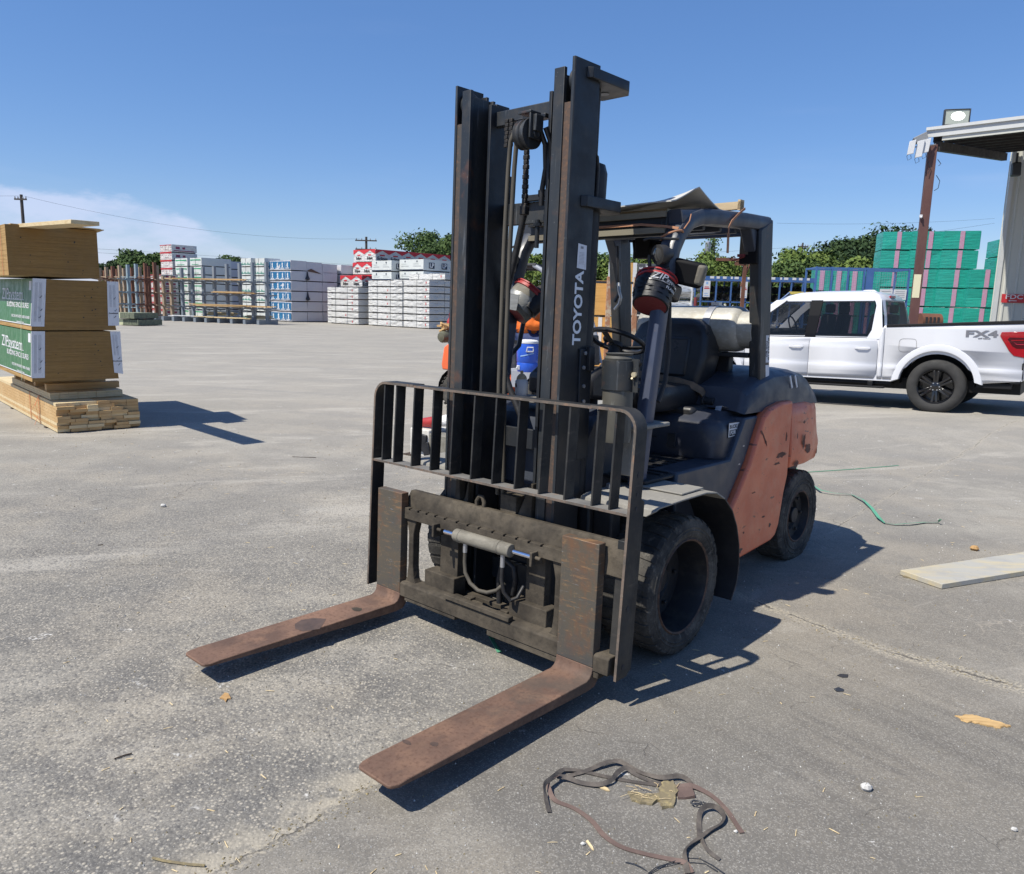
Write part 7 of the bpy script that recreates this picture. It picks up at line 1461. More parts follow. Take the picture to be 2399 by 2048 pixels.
# rear end
tl = TP('tail_lamp', lambda mb: mb.prism([(-1.165, .90), (-.995, .93), (-.93, 1.0), (-.835, 1.16), (-.80, 1.22), (-.815, 1.275), (-1.165, 1.29)], 'y', -.03, .034), M['tail'], bevel=.008)
TP('lamp_dark', lambda mb: mb.prism([(-1.15, 1.04), (-1.02, 1.04), (-.97, 1.07), (-.90, 1.17), (-.92, 1.20), (-1.15, 1.20)], 'y', .034, .037), M['tail2'], tl); TP('lamp_bar', lambda mb: mb.tube([(-1.15, .038, 1.10), (-1.02, .038, 1.10), (-.95, .038, 1.155), (-1.15, .038, 1.165)], .008, 5), M['tail'], tl)
TP('rear_bumper', lambda mb: mb.box(-1.34, -1.13, -TW + .02, -.01, .56, .80), M['carwhite'], bevel=.03); TP('bumper_trim', lambda mb: (mb.box(-1.12, -.98, -.006, .012, .52, .56), mb.tube([(-1.10, .012, .53), (-1.125, .014, .62), (-1.12, .014, .82), (-1.16, .014, .84)], .012, 6)), M['trim'])
TP('underbody', lambda mb: (mb.box(-1.1, 4.4, -TW + .25, -.25, .34, .52), mb.box(.64, 3.05, -.25, -.03, .42, .48), mb.box(-1.0, -.55, -.2, -.02, .44, .51)), M['trim'])
TP('running_board', lambda mb: (mb.box(.72, 3.02, -.03, .09, .355, .385), mb.box(.9, .98, -.2, .03, .38, .46), mb.box(2.7, 2.78, -.2, .03, .38, .46)), M['trim'], bevel=.008)
text('badge_lettering', 'FX4', M['badge'], TR, (-.56, .0235, 1.24), (-1, 0, 0), (0, 0, 1), .135, .003, .004, 1.9)
text('badge_lettering', 'OFF ROAD', M['badge'], TR, (-.60, .024, 1.175), (-1, 0, 0), (0, 0, 1), .028, .001, .001, 1.2)
def carwheel(cx, yo, s):
    mb = MB(); c = (cx, yo, .42); w_ = .275
    mb.lathe([(.262, -.02*s), (.28, .0), (.33, .012*s), (.385, .0), (.412, -.03*s), (.420, -.06*s), (.420, -.21*s), (.412, -.245*s), (.38, -.275*s), (.26, -.26*s)], c, 'y', 64); o = part('wheel', mb, M['tyre'], TR, smooth=True)
    mb = MB(); mb.lathe([(.265, -.018*s), (.258, -.004*s), (.248, -.012*s), (.235, -.06*s), (.23, -.20*s), (.001, -.20*s)], c, 'y', 48); part('rim', mb, M['alloy'], o, smooth=True)
    mb = MB()
    for k in range(6):
        for d in (-.13, .13):
            a = k * math.pi / 3 + math.pi / 6; p0 = Vector((cx + .06 * math.cos(a + d * 2), yo - .035 * s, .42 + .06 * math.sin(a + d * 2))); p1 = Vector((cx + .248 * math.cos(a + d), yo - .018 * s, .42 + .248 * math.sin(a + d)))
            mb.ribbon([p0, (p0 + p1) / 2 + Vector((0, .004 * s, 0)), p1], .036, .022, [(0, s, 0)] * 3)
    mb.lathe([(.001, -.012*s), (.045, -.014*s), (.085, -.03*s), (.09, -.06*s)], c, 'y', 24); part('spoke', mb, M['alloy'], o, bevel=.005)
    mb = MB()
    for k in range(6): a = k * math.pi / 3; x, z = cx + .058 * math.cos(a), .42 + .058 * math.sin(a); mb.cyl((x, yo - .035 * s, z), (x, yo - .008 * s, z), .010, 6)
    part('wheel_nut', mb, M['bolt'], o)
for cx in (0, 3.69): carwheel(cx, -.005, 1); carwheel(cx, -TW + .005, -1)

# ================================================================ second forklift with driver
F0 = Vector((-.90, 12.08, 0)); F2 = thing('forklift', 'second orange forklift parked behind the main mast, driver aboard', 'forklift', F0, R(-34.8))
def FP(name, build, mat, parent=None, **k):
    mb = MB(); build(mb); return part(name, mb, mat, parent or F2, **k)
def w2(cx, r, wd, y0):
    mb = MB(); mb.lathe([(r * .5, .0), (r * .62, -.012), (r * .86, -.008), (r * .96, .02), (r, .05), (r, wd - .05), (r * .96, wd), (r * .5, wd)], (cx, y0, r), 'y', 48)
    for k in range(24):
        a = 2 * math.pi * k / 24; mb.obox((cx + r * 1.0 * math.cos(a), y0 + wd * .22, r + r * 1.0 * math.sin(a)), (.02, wd * .4, .035), (0, -a, 0)); mb.obox((cx + r * math.cos(a + .13), y0 + wd * .78, r + r * math.sin(a + .13)), (.02, wd * .4, .035), (0, -a - .13, 0))
    o = part('wheel', mb, M['rubber'], F2, smooth=True); mb = MB(); mb.lathe([(r * .5, .0), (r * .45, .03), (r * .3, .03), (r * .2, .0), (.001, 0)], (cx, y0, r), 'y', 32); part('rim', mb, M['wheeldark'], o, smooth=True)
w2(0, .28, .2, -.02); w2(0, .28, .2, .85); w2(1.62, .31, .24, -.10); w2(1.62, .31, .24, .95)
FP('counterweight', lambda mb: mb.loft([[(-.30 + a, .02 + b, z), (.52, .0, z), (.52, 1.05, z), (-.30 + a, 1.03 - b, z), (-.38 + a, .85, z), (-.38 + a, .2, z)] for z, a, b in ((.60, .02, 0), (.68, 0, 0), (.95, .04, .01), (1.0, .10, .04))]), M['orange2'], bevel=.02)
FP('lower_counterweight', lambda mb: mb.box(-.34, .5, .25, .8, .20, .6), M['black'], bevel=.02); FP('wheel_arch', lambda mb: mb.loft([[(.0 + .36 * math.cos(R(a)), .01, .28 + .36 * math.sin(R(a))) for a in range(200, -21, -20)], [(.36 * math.cos(R(a)), .3, .28 + .36 * math.sin(R(a))) for a in range(200, -21, -20)]], False, False), M['black'])
FP('side_panel', lambda mb: mb.prism([(.52, .30), (.52, .98), (.72, .98), (1.1, .50), (1.1, .28)], 'y', .0, .06), M['orange2'], bevel=.012); FP('side_panel', lambda mb: mb.prism([(.52, .30), (.52, .98), (.72, .98), (1.1, .50), (1.1, .28)], 'y', 1.0, 1.06), M['orange2'], bevel=.012)
FP('hood', lambda mb: mb.prism([(-.25, 1.0), (-.2, 1.12), (.45, 1.18), (1.05, 1.02), (1.10, .62), (.52, .62), (.52, 1.0)], 'y', .08, .97), M['hood'], bevel=.03)
M['lightgrey'] = mk('pale_grey_fender', (.30, .32, .36), .5, 0, [(4, (.22,.23,.26), .4, .7, .5)])
FP('fender', lambda mb: mb.loft([[(1.62 + .355 * math.cos(R(a)), -.06, .31 + .355 * math.sin(R(a))) for a in range(165, 9, -12)], [(1.62 + .355 * math.cos(R(a)), .25, .31 + .355 * math.sin(R(a))) for a in range(165, 9, -12)]], False, False), M['black'])
FP('fender', lambda mb: mb.prism([(1.08, .45), (1.08, .695), (2.0, .695), (2.0, .63), (1.90, .63)] + arc(1.62, .31, .36, 45, 160, 10), 'y', -.045, .0), M['lightgrey'], bevel=.006)
FP('step_deck', lambda mb: mb.box(1.05, 2.05, -.04, 1.06, .685, .715), M['lightgrey'], bevel=.006)
FP('chassis', lambda mb: mb.box(.4, 1.9, .25, .8, .2, .68), M['black']); FP('cowl', lambda mb: mb.prism([(1.72, .78), (1.80, 1.22), (1.98, 1.22), (2.02, .78)], 'y', .12, .92), M['black'], bevel=.02)
FP('seat', lambda mb: (mb.box(.86, 1.32, .26, .74, 1.02, 1.14), mb.prism([(.80, 1.1), (.72, 1.62), (.84, 1.64), (.94, 1.12)], 'y', .28, .72)), M['vinyl'], bevel=.03)
for y in (.06, 1.0):
    FP('front_pillar', lambda mb: mb.tube([(1.98, y, .80), (1.88, y, 1.2), (1.62, y, 1.95), (1.50, y, 2.12), (1.35, y, 2.19)], .032, 10), M['lightgrey'], smooth=True); FP('rear_pillar', lambda mb: mb.tube([(.42, y, 1.0), (.52, y, 2.12), (.60, y, 2.19)], .035, 10), M['black'], smooth=True); FP('roof_rail', lambda mb: mb.tube([(.56, y, 2.19), (1.40, y, 2.19)], .032, 10), M['black'], smooth=True)
for k in range(6): FP('roof_bar', lambda mb: mb.box(.6 + k * .15, .63 + k * .15, .06, 1.0, 2.18, 2.21), M['black'])
for y in (.20, .50): FP('mast_rail', lambda mb: (mb.box(1.96, 2.08, y, y + .05, .1, 2.24),), M['mast'], bevel=.004)
FP('mast_crossbar', lambda mb: (mb.box(1.98, 2.02, .22, .54, 2.1, 2.2), mb.box(1.98, 2.02, .22, .54, .5, .6)), M['mast']); FP('carriage', lambda mb: (mb.box(2.10, 2.14, .0, 1.06, .55, .65), mb.box(2.10, 2.14, .0, 1.06, .12, .22)), M['mast']); 
for y in (.15, .80): FP('fork', lambda mb: (mb.box(2.14, 2.18, y, y + .12, .06, .65), mb.box(2.14, 3.2, y, y + .12, .04, .08)), M['fork'])
FP('steering_wheel', lambda mb: (mb.tube([(1.58 + .13 * math.cos(k * math.pi / 10) * .75, .5 + .15 * math.sin(k * math.pi / 10), 1.34 - .10 * math.cos(k * math.pi / 10)) for k in range(21)], .012, 6, False), mb.tube([(1.58, .5, 1.33), (1.78, .5, 1.1)], .03, 8)), M['black'], smooth=True)
# olive gas tank behind its hood with splintered wood and a red beacon on top
tp_ = atY(1052, 789, 13.0); tl_ = F2.matrix_basis
q_ = Euler((0, 0, R(-34.8))).to_matrix().transposed() @ (tp_ - F0)
FP('gas_tank', lambda mb: mb.lathe([(.001, -.22), (.07, -.21), (.095, -.17), (.095, .17), (.07, .21), (.001, .22)], (q_.x, q_.y, q_.z), 'y', 24), mk('olive_tank', (.12, .12, .08), .5, 0, [(9, (.07,.07,.05), .4, .65, .7)]), smooth=True)
FP('beacon', lambda mb: mb.lathe([(.06, 0), (.06, .02), (.05, .10), (.02, .14), (.02, .22), (.001, .22)], (q_.x + .02, q_.y, q_.z + .17), 'z', 16), M['redlid'], smooth=True)
o = thing('wood_offcuts', 'yellow wood offcuts lying on the tank of the second forklift at the mast edge', 'offcuts', tp_ + Vector((-.02, 0, .10)), 0)
rr = random.Random(4)
for k in range(9): mb = MB(); mb.obox((rr.uniform(-.13, .10), rr.uniform(-.1, .1), .015 + .011 * k), (.16, .05, .03), (rr.uniform(-.4, .4), rr.uniform(-.5, .5), rr.uniform(-1, 1))); part('offcut', mb, M['lumber'], o)
# driver: one skinned body, clothes as children
def skin(name, pts, edges, rad, mat, parent, root=0, sub=2, flat=None):
    me = bpy.data.meshes.new(name); me.from_pydata(pts, edges, []); me.materials.append(mat)
    o = bpy.data.objects.new(name, me); COL.objects.link(o); o.parent = parent
    md = o.modifiers.new('skin', 'SKIN'); md.use_smooth_shade = True
    for i, r_ in enumerate(rad): me.skin_vertices[0].data[i].radius = r_ if isinstance(r_, tuple) else (r_, r_)
    me.skin_vertices[0].data[root].use_root = True
    s_ = o.modifiers.new('sub', 'SUBSURF'); s_.levels = sub; s_.render_levels = sub
    return o
pr_ = thing('person', 'driver in an orange work shirt and navy trousers leaning forward on the second forklift', 'person', F2.matrix_basis @ Vector((0, 0, 0)), R(-34.8))
pr_.location = F0 + Vector((-.10, .0, -.07))
bp_ = [(1.10, .50, 1.20), (1.12, .50, 1.38), (1.22, .50, 1.58), (1.30, .50, 1.66), (1.36, .50, 1.74), (1.42, .50, 1.84),
       (1.27, .33, 1.60), (1.38, .27, 1.38), (1.58, .37, 1.36), (1.27, .67, 1.60), (1.40, .74, 1.40), (1.58, .62, 1.38),
       (1.14, .40, 1.17), (1.52, .36, 1.17), (1.58, .36, .86), (1.70, .36, .82), (1.14, .60, 1.17), (1.52, .64, 1.17), (1.58, .64, .86), (1.70, .64, .82)]
be = [(0,1),(1,2),(2,3),(3,4),(4,5),(2,6),(6,7),(7,8),(2,9),(9,10),(10,11),(0,12),(12,13),(13,14),(14,15),(0,16),(16,17),(17,18),(18,19)]
bp_ = [(x - .08, y, z + .03) for x, y, z in bp_]
skin('body', bp_, be, [.13, .14, .13, .055, .085, .085, .06, .045, .03, .06, .045, .03, .08, .062, .045, .035, .08, .062, .045, .035], M['skin'], pr_)
sh_ = skin('shirt', [bp_[i] for i in (0, 1, 2, 6, 7, 9, 10)] + [(1.44, .36, 1.395), (1.46, .66, 1.415)], [(0,1),(1,2),(2,3),(3,4),(4,7),(2,5),(5,6),(6,8)], [.21, .23, .21, .12, .10, .12, .10, .06, .06], M['hivis'], pr_)
skin('trousers', [bp_[i] for i in (0, 12, 13, 14, 16, 17, 18)], [(0,1),(1,2),(2,3),(0,4),(4,5),(5,6)], [.16, .105, .082, .065, .105, .082, .065], M['denim'], pr_)
for s_, y in ((1, .36), (-1, .64)):
    mb = MB(); mb.obox((1.60, y, .85), (.28, .10, .09)); part('shoe', mb, M['black'], pr_, bevel=.03)
    for k in range(4):
        yy = (.385 if s_ > 0 else .60) + (k - 1.5) * .018; skin('finger', [(1.51, yy, 1.41), (1.555, yy, 1.415), (1.57, yy, 1.39), (1.56, yy, 1.365)], [(0,1),(1,2),(2,3)], [.0095, .009, .0085, .008], M['skin'], pr_, sub=1)
    skin('thumb', [(1.495, (.385 if s_ > 0 else .60) + s_ * .03, 1.40), (1.53, (.385 if s_ > 0 else .60) + s_ * .045, 1.39), (1.555, (.385 if s_ > 0 else .60) + s_ * .038, 1.375)], [(0,1),(1,2)], [.012, .010, .009], M['skin'], pr_, sub=1)
mb = MB(); mb.sphere((1.325, .5, 1.885), .108, 16, (1, .9, 1.05)); mb.v = [(x, y, z) for x, y, z in mb.v]; hr_ = part('hair', mb, M['hair'], pr_, smooth=True)
mb = MB(); mb.sphere((1.42, .5, 1.855), .02, 8, (1, .8, 1)); mb.sphere((1.38, .40, 1.86), .022, 8, (.6, .5, 1.2)); mb.sphere((1.38, .60, 1.86), .022, 8, (.6, .5, 1.2)); part('nose_and_ears', mb, M['skin'], pr_, smooth=True)
mb = MB(); mb.sphere((1.412, .47, 1.88), .010, 8); mb.sphere((1.412, .53, 1.88), .010, 8); mb.obox((1.415, .5, 1.815), (.01, .05, .008)); part('eyes_and_mouth', mb, M['ink'], pr_, smooth=True)
# cooler on the front deck of the second forklift
cp = atY(1235, 865, 10.95)
ck = thing('water_cooler', 'blue round water cooler with white lid standing on the second forklift deck', 'cooler', (cp.x, cp.y, .717), R(10))
mb = MB(); mb.lathe([(.001, 0), (.135, 0), (.145, .03), (.148, .12), (.143, .13), (.150, .14), (.153, .26), (.150, .36), (.140, .395), (.001, .395)], (0, 0, 0), 'z', 36); part('cooler_body', mb, M['blue'], ck, smooth=True)
mb = MB(); mb.lathe([(.142, .392), (.148, .398), (.146, .425), (.12, .44), (.06, .445), (.001, .445)], (0, 0, 0), 'z', 36); part('lid', mb, M['white'], ck, smooth=True)
mb = MB(); mb.tube([(-.045, -.150, .285), (-.045, -.175, .30), (-.04, -.18, .345), (.04, -.18, .345), (.045, -.175, .30), (.045, -.150, .285), (-.045, -.152, .285)], .010, 6); part('handle', mb, M['white'], ck, smooth=True)
mb = MB(); mb.obox((-.14, -.07, .06), (.04, .04, .06)); mb.tube([(-.14, -.07, .08), (-.17, -.09, .05)], .012, 6); part('spigot', mb, M['white'], ck, bevel=.005)
mb = MB(); mb.ribbon([(-.12, -.105, .22), (-.06, -.145, .235), (.0, -.156, .25), (.06, -.145, .265)], .016, .003, [(-.7, -.7, 0), (-.4, -.9, 0), (0, -1, 0), (.4, -.9, 0)]); part('strap', mb, M['bluelabel'], ck)
# battered crate with rags left of the mast
gp_ = G(985, 1070); cr = thing('battery_crate', 'battered white and grey crate on the ground left of the mast', 'crate', (gp_.x, gp_.y, 0), R(-38))
mb = MB(); mb.box(-.16, .12, 0, .34, 0, .30); part('crate_box', mb, M['offwhite'], cr, bevel=.012); mb = MB(); mb.box(.1205, .50, .0, .34, 0, .27); part('grey_box', mb, mk('grey_plastic', (.22, .21, .18), .6, 0, [(10, (.12,.11,.09), .4, .65, .7)]), cr, bevel=.015)
mb = MB(); mb.obox((.02, -.012, .16), (.16, .03, .19), (0, .1, 0)); mb.obox((.1, -.014, .10), (.10, .025, .14), (0, -.3, 0)); part('torn_tape', mb, M['blackwrap'], cr, bevel=.01)
mb = MB(); mb.box(-.22, .55, -.05, .40, -.0, .012); part('board_under', mb, M['darkgap'], cr)
rg = thing('red_rag_roll', 'red and white rolled rag lying on top of the battered crate', 'rag', (gp_.x, gp_.y, .30), R(-38)); mb = MB(); mb.tube([(-.10, .1, .05), (.05, .12, .07), (.16, .14, .09)], [.045, .06, .055], 14); part('red_roll', mb, M['redlid'], rg, smooth=True)
mb = MB(); mb.tube([(.17, .14, .09), (.30, .17, .115), (.42, .2, .10)], [.058, .075, .04], 14); part('white_roll', mb, mk('white_cloth', (.75, .74, .72), .9, 0, [], [((30, 10, 30), .9, .02)]), rg, smooth=True)

# ================================================================ trees, poles, wires
M['leafA'] = mk('oak_leaves', (.055, .095, .030), .75, 0, [(.55, (.095,.145,.04), .40, .62, .9), (3.0, (.028,.055,.02), .45, .68, .8)], spec=.25); M['leafB'] = mk('bright_leaves', (.105, .155, .035), .75, 0, [(.6, (.17,.215,.05), .42, .62, .9), (3., (.045,.085,.022), .45, .66, .8)], spec=.25)
M['leafC'] = mk('dark_leaves', (.028, .055, .022), .75, 0, [(.6, (.05,.085,.03), .42, .62, .9), (3., (.018,.035,.015), .45, .66, .8)], spec=.25); M['bark'] = mk('bark', (.09, .075, .06), .9, 0, [(6, (.05,.042,.035), .4, .65, .8)])
def tree(name, label, x, y, h, w_, seed, leaf, n=3000, base=.28, ls=.22, gap=.5):
    rr = random.Random(seed); o = thing(name, label, 'tree', (x, y, 0), 0, None)
    mb = MB(); tops = []; tr_ = h * .022 + .06
    mb.tube([(0, 0, 0), (rr.uniform(-.1, .1), 0, h * base * .6), (rr.uniform(-.2, .2), 0, h * base)], [tr_ * 1.3, tr_, tr_ * .85], 8)
    cl = []
    for k in range(11):
        a = rr.uniform(0, 6.28); rad = w_ / 2 * rr.uniform(.25, .78); zz2 = h * rr.uniform(base + .15, .88); p_ = Vector((rad * math.cos(a), rad * math.sin(a), zz2))
        mb.tube([(0, 0, h * base * rr.uniform(.7, 1)), p_ * .5 + Vector((0, 0, h * base * .45)), p_], [tr_ * .6, tr_ * .35, tr_ * .12], 5); cl.append((p_, w_ * rr.uniform(.10, .25)))
    for k in range(14):
        a = rr.uniform(0, 6.28); u_ = rr.uniform(-.6, 1); rad = w_ / 2 * math.sqrt(max(0, 1 - u_ * u_)) * rr.uniform(.55, .95); zc = h * (base + 1) / 2 + u_ * h * (1 - base) / 2 * .86; cl.append((Vector((rad * math.cos(a), rad * math.sin(a), zc)), w_ * rr.uniform(.06, .18)))
    cl.append((Vector((0, 0, h * .9)), w_ * .15))
    part('trunk', mb, M['bark'], o, smooth=True)
    mb = MB(); per = n // len(cl)
    for c_, r_ in cl:
        for k in range(per):
            d = Vector((rr.gauss(0, 1), rr.gauss(0, 1), rr.gauss(0, 1))).normalized() * r_ * (rr.random() ** .45) * rr.uniform(.8, 1.25); d.z *= .72
            p_ = c_ + d
            if p_.z > h * 1.03: continue
            nrm_ = (d.normalized() * .8 + Vector((rr.uniform(-1, 1), rr.uniform(-1, 1), rr.uniform(-.4, 1)))).normalized(); t_ = nrm_.orthogonal().normalized(); t_.rotate(Matrix.Rotation(rr.uniform(0, 6.28), 3, nrm_)); b_ = nrm_.cross(t_); s_ = ls * rr.uniform(.55, 1.25)
            mb.add([p_ - t_ * s_ * .5, p_ + b_ * s_ * .26, p_ + t_ * s_ * .5, p_ - b_ * s_ * .26], [(0,1,2,3)])
    part('crown', mb, M[leaf], o); return o
def tz(px_, py_, Y): p = atY(px_, py_, Y); return p.x, p.z
TL = [('oak_tree', 'small flat oak at the far left edge of the treeline', S5(290), 570 + 178/4.709, 70, 2.6, 'leafC'), ('oak_tree', 'tall twin crowned oak left of the red diamond packages', S5(565), 570 + 92/4.709, 72, 5.2, 'leafA'),
      ('oak_tree', 'oak crown directly left of the red diamond package tower', S5(800), 570 + 103/4.709, 72, 4.2, 'leafA'), ('oak_tree', 'low oak crown behind the middle of the grey rack', S5(1640), 570 + 160/4.709, 80, 5.5, 'leafA'), ('oak_tree', 'thin leafy treetop just left of the near rack upright', S5(1930), 570 + 172/4.709, 85, 2.6, 'leafC'),
      ('elm_tree', 'broad elm left of the mast behind the red topped packages', 1000, 541, 80, 8.0, 'leafA'), ('elm_tree', 'elm crown touching the left mast rail', 1052, 548, 76, 5.5, 'leafA'), ('elm_tree', 'elm treetop between the mast rails', 1245, 601, 62, 6.0, 'leafB'),
      ('elm_tree', 'shrubby tree just right of the mast lettering', 1420, 598, 58, 6.5, 'leafA'), ('elm_tree', 'round olive tree behind the rear left cab pillar', 1480, 603, 56, 6.0, 'leafB'),
      ('elm_tree', 'pointed tree around the utility pole seen through the cab', 1655, 585, 54, 4.4, 'leafB'), ('elm_tree', 'bushy tree behind the roll cages, beside the rust red stand', 1725, 612, 55, 6.0, 'leafB'), ('elm_tree', 'bright green tree just right of the rear cab pillar', 1855, 583, 46, 4.6, 'leafB'),
      ('elm_tree', 'light green tree behind the mesh cage', 1950, 588, 47, 5.2, 'leafB'), ('elm_tree', 'low tree filling the gap left of the dark live oak', 1900, 612, 44, 4.0, 'leafA'), ('live_oak', 'dark live oak against the teal packs', 2010, 560, 47, 5.4, 'leafC'), ('live_oak', 'tallest oak crown rising over the teal packs', 2110, 528, 50, 6.5, 'leafC'), ('elm_tree', 'sunlit bush at the foot of the live oak', 2030, 610, 42, 4.0, 'leafB'),
      ('elm_tree', 'hazy tree between the roll cage and the bright green tree', 1790, 622, 60, 6.0, 'leafA'), ('elm_tree', 'dark clump behind the honey panels', 1560, 630, 64, 6.0, 'leafC')]
for i, (nm, lab, px_, py_, Y, w_, lf_) in enumerate(TL):
    x, z = tz(px_, py_, Y); tree(nm, lab, x, Y, z, w_ * 1.12, 40 + i, lf_, n=11000, base=.2, ls=.34 if Y > 60 else .28)
M['polewood'] = mk('creosote_pole', (.06, .05, .045), .85, 0, [((20, 20, 1), (.10,.085,.07), .4, .7, .7)])
def upole(label, px_, ptop, Y, arms=1, r=.14, extra=None):
    x, z = tz(px_, ptop, Y); o = thing('utility_pole', label, 'utility pole', (x, Y, 0)); mb = MB(); mb.tube([(0, 0, 0), (0, 0, z)], [r, r * .75], 10); part('pole', mb, M['polewood'], o, smooth=True)
    for k in range(arms):
        mb = MB(); zc = z - .35 - k * .8; wd_ = 1.0 if not extra else .45; mb.obox((0, -.12, zc), (wd_ * 2, .09, .11)); part('crossarm', mb, M['polewood'], o)
        for xx in (-.9, -.4, .4, .9): mb = MB(); mb.lathe([(.001, 0), (.04, 0), (.05, .06), (.03, .10), (.04, .14), (.001, .16)], (xx * wd_, -.12, zc + .05), 'z', 8); part('insulator', mb, M['greyink'], o)
    return o, x, z
p1, x1_, z1_ = upole('tall dark pole above the near left panel stack', 49.5, 456, 60, 1, .14, extra=1); p2, x2_, z2_ = upole('small pole with crossarms over the red topped packages', 858, 555, 75, 2)
p3, x3_, z3_ = upole('pole with transformers and a vine seen through the cab', 1350 + 1120/3.453, 545, 60, 1, .13, extra=1); mb = MB(); mb.lathe([(.001, 0), (.20, 0), (.22, .1), (.22, .75), (.15, .82), (.001, .85)], (-.45, -.1, z3_ - 1.5), 'z', 16); part('transformer', mb, M['bolt'], p3, smooth=True)
rr = random.Random(2); mb = MB()
for k in range(700): z_ = z3_ - 5 + 4.6 * rr.random(); a = Vector((rr.gauss(-.2, .3), rr.gauss(0, .3), z_)); s_ = .16; mb.add([a, a + Vector((s_, .05, .05)), a + Vector((s_ * .5, .1, s_))], [(0,1,2)])
part('vine', mb, M['leafA'], p3)
p4, x4_, z4_ = upole('thin grey post behind the charcoal pack', 1350 + 655/3.453, 553, 45, 0, .09); p5, x5_, z5_ = upole('slim pole between the bright tree and the live oak', 1881, 569, 70, 1, .10, extra=1)
def wire(label, a, b, sag, r=.009):
    a, b = Vector(a), Vector(b); mb = MB(); n = 14; mb.tube([a.lerp(b, k / n) - Vector((0, 0, sag * 4 * (k / n) * (1 - k / n))) for k in range(n + 1)], r, 4); tag(part('power_line', mb, M['darkmetal'], None), label, 'wire')
wire('upper wire running right from the tall left pole', (x1_ + .2, 60, z1_ - .1), (x2_ - .6, 75, z2_ - .2), .9); wire('wire leaving the tall left pole out of the frame', (x1_ - .2, 60, z1_ - .1), (x1_ - 30, 55, z1_ + .2), .5)
q1, q2 = atY(226, 583, 70), atY(690, 612, 76); wire('upper of the two low wires behind the brown rack', q1 - (q2 - q1) * .3, q2 + (q2 - q1) * 1.0, .0, .011); q1, q2 = atY(226, 592, 70), atY(690, 619, 76); wire('lower of the two low wires behind the brown rack', q1 - (q2 - q1) * .3, q2 + (q2 - q1) * 1.0, .0, .011)
q1, q2 = atY(1650, 592, 60), atY(2330, 523, 60); wire('wire from the transformer pole to the metal wall', q1, q2, .3, .009); q1, q2 = atY(1820, 523, 62), atY(2330, 512, 62); wire('high faint wire over the pickup', q1, q2, .2, .008)

# ================================================================ things lying on the ground
M['webbing'] = mk('dirty_webbing', (.065, .057, .052), .85, 0, [(14, (.14,.12,.10), .42, .64, .8), (60, (.05,.04,.036), .5, .7, .5)], [((140, 140, 140), .5, .002)]); M['webred'] = mk('red_brown_webbing', (.12, .082, .07), .85, 0, [(14, (.17,.12,.10), .42, .64, .8)], [((140, 140, 140), .5, .002)])
ZS = lambda x, y, z=.0: G(1200 + x / 3.453, 1720 + y / 3.453, z)
def strap(label, pts, w_=.0165, th=.0022, mat='webbing', name='webbing_strap'):
    """pts: (x, y in the photo crop, height, twist deg)"""
    P3 = []; NR = []
    pp = [(ZS(x, y, z), tw) for x, y, z, tw in pts]; fine = []
    for i in range(len(pp) - 1):
        p0 = pp[max(i-1, 0)]; p1_ = pp[i]; p2_ = pp[i+1]; p3_ = pp[min(i+2, len(pp)-1)]
        for k in range(6):
            t = k / 6; f_ = lambda a, b, c, d: .5 * ((2*b) + (-a + c)*t + (2*a - 5*b + 4*c - d)*t*t + (-a + 3*b - 3*c + d)*t**3)
            fine.append((Vector([f_(p0[0][j], p1_[0][j], p2_[0][j], p3_[0][j]) for j in range(3)]), p1_[1] + (p2_[1] - p1_[1]) * t))
    fine.append(pp[-1])
    for i, (p_, tw) in enumerate(fine):
        t_ = (fine[min(i+1, len(fine)-1)][0] - fine[max(i-1, 0)][0]).normalized(); up = Vector((0, 0, 1)); sd = t_.cross(up).normalized(); n_ = up * math.cos(R(tw)) + sd * math.sin(R(tw)); P3.append(Vector((p_.x, p_.y, max(p_.z, .002) + abs(math.sin(R(tw))) * w_ * .45))); NR.append(n_)
    mb = MB(); mb.ribbon(P3, w_, th, NR); return tag(part(name, mb, M[mat], None, smooth=True), label, 'strap')
strap('grey webbing strap forming the large lower left curve of the tangle', [(300, 635, .003, 10), (270, 520, .012, 30), (262, 420, .03, 60), (330, 360, .03, 50), (400, 300, .012, 20), (450, 290, .01, 10), (560, 300, .005, 5), (780, 350, .003, 5), (980, 385, .003, 0), (1220, 420, .003, 5)])
strap('webbing strap sweeping along the bottom of the tangle to the knot', [(380, 345, .02, 40), (300, 400, .02, 55), (300, 460, .01, 30), (350, 540, .003, 8), (500, 600, .003, 0), (640, 700, .003, 5), (740, 820, .003, 10), (880, 910, .003, 0), (1080, 970, .003, 0), (1280, 1015, .003, 8), (1400, 1050, .004, 25), (1450, 1125, .003, 10)], mat='webred')
strap('webbing strap looping over the top of the tangle', [(460, 340, .004, 5), (600, 300, .006, 10), (720, 250, .014, 25), (810, 222, .016, 10), (880, 235, .014, 50), (960, 275, .008, 20), (1060, 320, .004, 5), (1200, 360, .01, 40), (1330, 350, .012, 60), (1400, 365, .008, 40), (1450, 410, .003, 20)])
strap('dark wavy webbing strap in the middle of the tangle', [(360, 350, .02, 20), (440, 360, .012, 40), (560, 400, .006, 20), (700, 415, .008, 30), (800, 385, .012, 60), (850, 320, .016, 30), (920, 285, .012, 55), (1000, 330, .004, 10), (1120, 380, .003, 0), (1230, 400, .003, 0)])
strap('red brown webbing tail curving down on the right', [(1330, 430, .004, 10), (1440, 425, .008, 40), (1540, 460, .004, 20), (1640, 520, .003, 5), (1740, 620, .003, 0), (1820, 740, .003, 0), (1860, 800, .003, 5)], mat='webred')
